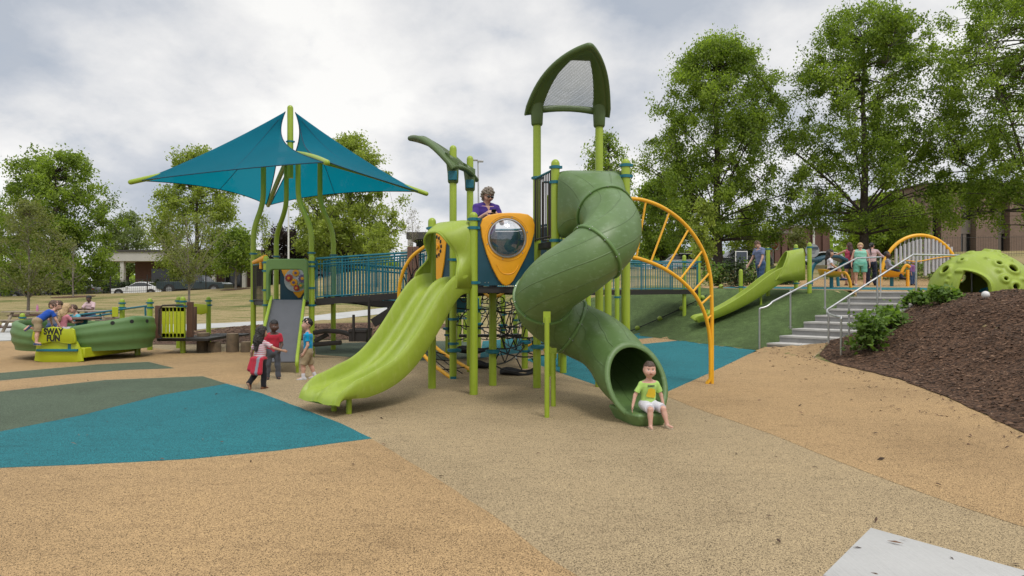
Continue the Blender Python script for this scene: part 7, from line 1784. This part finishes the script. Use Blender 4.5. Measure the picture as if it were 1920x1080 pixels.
# (shirt print of the boy: a yellow block under two short dark lines)
def onshirt(b, u, x, lift=.003):
    """a point on the front of the shirt, found on its mesh"""
    ob = [c for c in b['o'].children if c.name.startswith('shirt')][0]
    o = Vector(b['P']+b['S']*(u*.31)+b['side']*x+b['fr']*.4)-ob.matrix_world.translation-b['o'].location; d = -Vector(b['fr'])
    hit, loc, nr, _ = ob.ray_cast(o, d)
    return (Vector(loc)+b['o'].location+Vector(b['fr'])*lift) if hit else Vector(b['P']+b['S']*(u*.31)+b['side']*x+b['fr']*(b['td']+b['ex']+lift))
def patch(b, outline, mat, name, n=9):
    xs = [p[0] for p in outline]; us = [p[1] for p in outline]; mb = MB(); g = []
    P_ = [(p[0], p[1]) for p in outline]
    for i in range(n+1):
        u = lerp(min(us), max(us), i/n); row = [x for x in np.linspace(min(xs), max(xs), 41) if inpoly(np.array([x]), np.array([min(max(u, min(us)+1e-4), max(us)-1e-4)]), P_)[0]]
        x0, x1 = (row[0], row[-1]) if row else (0, 0); g.append([onshirt(b, u, lerp(x0, x1, k/8)) for k in range(9)])
    mb.loft(g, closed_ring=False, cap=False); ob = [c for c in b['o'].children if c.name.startswith('shirt')][0]
    return mb.build(name, mat, ob, smooth=80)
bpy.context.view_layer.update()
CL['print'] = cloth('yellow_print', (.66, .46, .03)); 
patch(b1, [(-.062, .36), (-.03, .30), (.045, .28), (.06, .36), (.055, .60), (.02, .66), (-.035, .63), (-.045, .5)], CL['print'], 'printed_motif')
for u in (.755, .715): patch(b1, [(-.045, u-.013), (.045, u-.013), (.042, u+.013), (-.045, u+.013)], CL['navy'], 'printed_line', 2)
# 2-4 children by the roller slide
gf = GP(487, 729)
g_ = person('girl with long dark hair, striped top and a red jacket tied at her waist', tuple(gf), 1.00, 158, 'tan', vox=.0075, torso=(.08, 0, 1), head=(-12, 0), la=((-.1, .45, -1), (.3, .3, -1)), ra=((.35, -.85, -.55), (.75, -.55, -.30)), ll=((-.05, .06, -1), (-.75, .0, -.70)), rl=((.12, -.04, -1), (-.05, 0, -1)), foot=((.25, 0, -1), None),
  shirt=CL['girl'], sleeve=.65, hem=.05, pants=CL['black'], plen=1.0, shoes=CL['brown'], hair=('long', 'dark'), curl=.7)
F = Field(g_['P']-.32, g_['P']+.22, .008); P_, S_2, sd2, fr2 = g_['P'], g_['S'], g_['side'], g_['fr']
F.ell(P_+S_2*.02, (.125, .10, .045), ax=(sd2, fr2, S_2), k=0)
for s in (.08, .02, -.04, -.09): F.cap(P_-fr2*.075+sd2*s, P_-fr2*.10+sd2*s*1.15-S_2*(.20 if s < .05 else .15), .036, .045, k=.03)
F.cap(P_+sd2*.10, P_+sd2*.12-S_2*.14, .03, .04, k=.02)
jk = field_obj('jacket', F, [CL['red'], CL['grey']], g_['o'], mi=lambda cn: (((cn-P_)@sd2 < -.045) & ((cn-P_)@sd2 > -.10) & ((cn-P_)@fr2 < -.03)).astype(float))
person('boy in a red shirt and grey jeans laughing beside the roller slide', tuple(GP(512, 711)), 1.06, 28, 'brown', vox=.0075, torso=(.08, 0, 1), head=(18, 10), la=((.15, .18, -1), (.6, -.3, -.5)), ra=((.1, -.2, -1), (.4, .1, -1)), ll=((.08, .08, -1), (-.05, .05, -1)), rl=((-.05, -.1, -1), (-.1, -.05, -1)),
  shirt=CL['red'], sleeve=.7, hem=.05, pants=CL['jeans'], plen=1.0, shoes=CL['black'], hair=('crop', 'black'))
person('boy in a turquoise polo shirt and khaki shorts walking past the roller slide', tuple(GP(578, 711)), 1.09, -78, 'fair', vox=.0075, torso=(.02, 0, 1), head=(0, 2), la=((-.05, .10, -1), (.45, .0, -.9)), ra=((.1, -.1, -1), (.3, 0, -1)), ll=((.36, .06, -1), (-.02, 0, -1)), rl=((-.12, -.06, -1), (-.38, 0, -1)),
  shirt=CL['turq'], sleeve=.62, hem=.06, pants=CL['khaki'], plen=.50, shoes=CL['shoe'], socks=CL['white'], hair=('short', 'black'))
# 5 woman on the deck
w_ = person('grey haired woman in a purple top and sunglasses looking at a phone on the deck', (X(911, 10.55), 10.55, 1.62), 1.64, 22, 'fair', child=False, vox=.0085, torso=(.06, 0, 1), head=(8, 22), la=((.42, .20, -1), (.72, -.62, .50)), ra=((.42, -.24, -1), (.78, .55, .50)), shirt=CL['purple'], sleeve=.62, hem=.06, vneck=True, pants=CL['navy'], plen=1.0, shoes=CL['black'], hair=('curly', 'grey'), sunglasses=True, curl=.9, girth=1.0)
hw = (w_['arms'][0][2]+w_['arms'][1][2])/2+w_['fr']*.085+Vector((0, 0, .025)); mb = MB(); fx_ = Vector(w_['fr']); sx_ = Vector(w_['side']); mb.box(hw, (.075, .012, .14), ax=(sx_, (fx_*.7-Vector((0, 0, .7))).normalized(), (fx_*.7+Vector((0, 0, .7))).normalized()))
tag(mb.build('phone', M['black_rubber'], None, loc=hw, bevel=.004), 'black phone in the hands of the woman in purple', 'phone')
q = w_['P']+w_['S']*.385+w_['side']*.075; bpy.context.view_layer.update()
# 6-9 children in the glider
person('boy in a royal blue shirt and khaki shorts leaning over the glider panel', (X(79, 13.85), 13.72, .30), 1.12, 140, 'fair', vox=.010, torso=(.80, .0, .60), head=(0, -25), pz=.60, la=((.25, .25, -1), (.25, .1, -1)), ra=((.35, -.2, -.9), (.4, 0, -.9)), ll=((.35, .12, -.9), (-.75, .1, .35)), rl=((-.08, -.16, -1), (-.12, -.10, -1)), foot=((-.6, 0, -.5), (.6, -.8, 0)),
  shirt=CL['blue'], sleeve=.6, pants=CL['khaki'], plen=.48, shoes=CL['bshoe'], sole=CL['sole'], hair=('short', 'brown'))
person('girl with long blond hair in a pink top sitting in the glider', (X(118, 14.35), 14.3, .3), 1.10, 165, 'fair', vox=.010, torso=(.22, 0, 1), head=(-10, 5), pz=.38, la=((.5, .3, -.8), (.9, -.1, .2)), ra=((.5, -.3, -.8), (.9, -.1, .1)), ll=((1, .2, -.05), (.1, 0, -1)), rl=((1, -.2, -.05), (.1, 0, -1)), shirt=CL['pinkk'], sleeve=.6, pants=CL['white'], plen=.45, shoes=CL['shoe'], hair=('long', 'blond'))
person('boy in a light blue shirt sitting at the glider table', (X(147, 15.15), 15.2, .3), 1.08, -35, 'fair', vox=.010, torso=(.25, 0, 1), head=(-15, 12), pz=.36, la=((.5, .3, -.8), (.9, -.3, .1)), ra=((.5, -.3, -.8), (.9, .2, .1)), ll=((1, .2, -.05), (.1, 0, -1)), rl=((1, -.2, -.05), (.1, 0, -1)), shirt=CL['cyan'], sleeve=.6, pants=CL['denim'], plen=.9, shoes=CL['bshoe'], hair=('short', 'brown'))
person('child with dark brown hair behind the boy in royal blue', (X(97, 15.1), 15.15, .3), 1.12, 40, 'tan', vox=.010, torso=(.15, 0, 1), head=(0, 5), pz=.42, la=((.5, .3, -.8), (.9, -.3, .1)), ra=((.5, -.3, -.8), (.9, .2, .1)), ll=((1, .2, -.05), (.1, 0, -1)), rl=((1, -.2, -.05), (.1, 0, -1)), shirt=CL['grey'], sleeve=.6, pants=CL['denim'], plen=.9, shoes=CL['bshoe'], hair=('bob', 'brown'))
# 10 adult at the picnic table
person('person with dark hair and a pale patterned top seated at a picnic table', (X(172, 25.05), 25.02, 0), 1.66, -12, 'brown', child=False, vox=.013, torso=(.12, 0, 1), head=(-10, 12), pz=.53, la=((.5, .25, -.8), (.9, -.2, .15)), ra=((.5, -.25, -.8), (.9, .2, .15)), ll=((1, .15, 0), (-.05, 0, -1)), rl=((1, -.15, 0), (-.05, 0, -1)), shirt=CL['pale'], sleeve=.7, pants=CL['denim'], plen=1, shoes=CL['black'], hair=('short', 'black'))
# 11-17 on the plateau
def G3_(px, Y): v = PT(px, Y); return (v.x, v.y, v.z+.01)
person('woman in a slate blue shirt and jeans walking behind the hill slide', G3_(1426, 21.4), 1.68, -72, 'fair', child=False, vox=.012, torso=(.10, 0, 1), head=(0, 32), la=((.25, .15, -1), (.45, 0, -1)), ra=((.35, -.15, -1), (.55, -.1, -.9)), ll=((.18, .05, -1), (-.1, 0, -1)), rl=((-.15, -.05, -1), (-.25, 0, -1)), shirt=CL['slate'], sleeve=.65, hem=.08, vneck=True, pants=CL['denim'], plen=1, shoes=CL['black'], hair=('short', 'brown'), girth=1.08)
gx0 = X(1557, 21.5); z0 = H(gx0, 21.5)
person('girl with long brown hair in a white top sitting on a yellow bucket seat', (gx0, 21.5, z0), 1.30, 62, 'tan', vox=.012, torso=(-.05, 0, 1), head=(0, 8), pz=.62, la=((.45, .2, -.9), (.8, 0, -.5)), ra=((.4, -.15, -.9), (.8, 0, -.5)), ll=((1, .15, -.10), (.25, .1, -1)), rl=((1, -.2, -.10), (.45, -.1, -1)), shirt=CL['white'], sleeve=.62, pants=CL['black'], plen=.40, shoes=CL['bshoe'], hair=('long', 'dark'))
person('woman with long dark hair in a rose red tank top reaching out an arm', G3_(1593, 24.6), 1.66, 172, 'tan', child=False, vox=.012, head=(30, 5), la=((.35, .95, -.50), (.5, .85, -.1)), ra=((0, -.2, -1), (.1, -.1, -1)), shirt=CL['rose'], sleeve=0, hem=.08, pants=CL['navy'], plen=.26, shoes=CL['brown'], hair=('long', 'auburn'))
person('woman with short blond hair in a mint top and green shorts', G3_(1613, 24.2), 1.63, -22, 'fair', child=False, vox=.012, head=(-10, 6), la=((0, .3, -1), (.15, .1, -1)), ra=((0, -.3, -1), (.15, -.05, -1)), shirt=CL['mint'], sleeve=0, hem=.16, pants=CL['mintd'], plen=.42, shoes=CL['shoe'], hair=('bob', 'blond'), girth=1.3)
person('woman with dark hair in a pale pink shirt and dark jeans facing the chimes', G3_(1634, 24.6), 1.66, 150, 'fair', child=False, vox=.012, head=(-30, 0), la=((.2, .2, -1), (.6, .1, -.5)), ra=((.45, -.55, -.7), (.8, -.5, -.2)), shirt=CL['pale'], sleeve=1.5, hem=.08, pants=CL['navy'], plen=1, shoes=CL['black'], hair=('tail', 'black'))
gx1 = X(1667, 23.0); z1 = H(gx1, 23.0)
person('child in a grey jacket and dark trousers sitting on the yellow seat with a stem', (gx1, 23.0, z1), 1.28, 58, 'brown', vox=.012, torso=(-.12, 0, 1), head=(0, 0), pz=.60, la=((.45, .2, -.9), (.8, 0, -.3)), ra=((.4, -.15, -.9), (.8, 0, -.3)), ll=((1, .15, -.12), (.40, .1, -1)), rl=((1, -.15, -.12), (.55, -.1, -1)), shirt=CL['grey'], sleeve=1.9, pants=CL['navy'], plen=1, shoes=CL['black'], hair=('crop', 'black'))
person('small child in a lavender top standing under the chimes', G3_(1711, 25.2), 1.05, 30, 'tan', vox=.012, head=(0, 10), shirt=CL['lav'], sleeve=1.6, hem=.06, pants=CL['denim'], plen=1, shoes=CL['black'], hair=('bob', 'dark'))
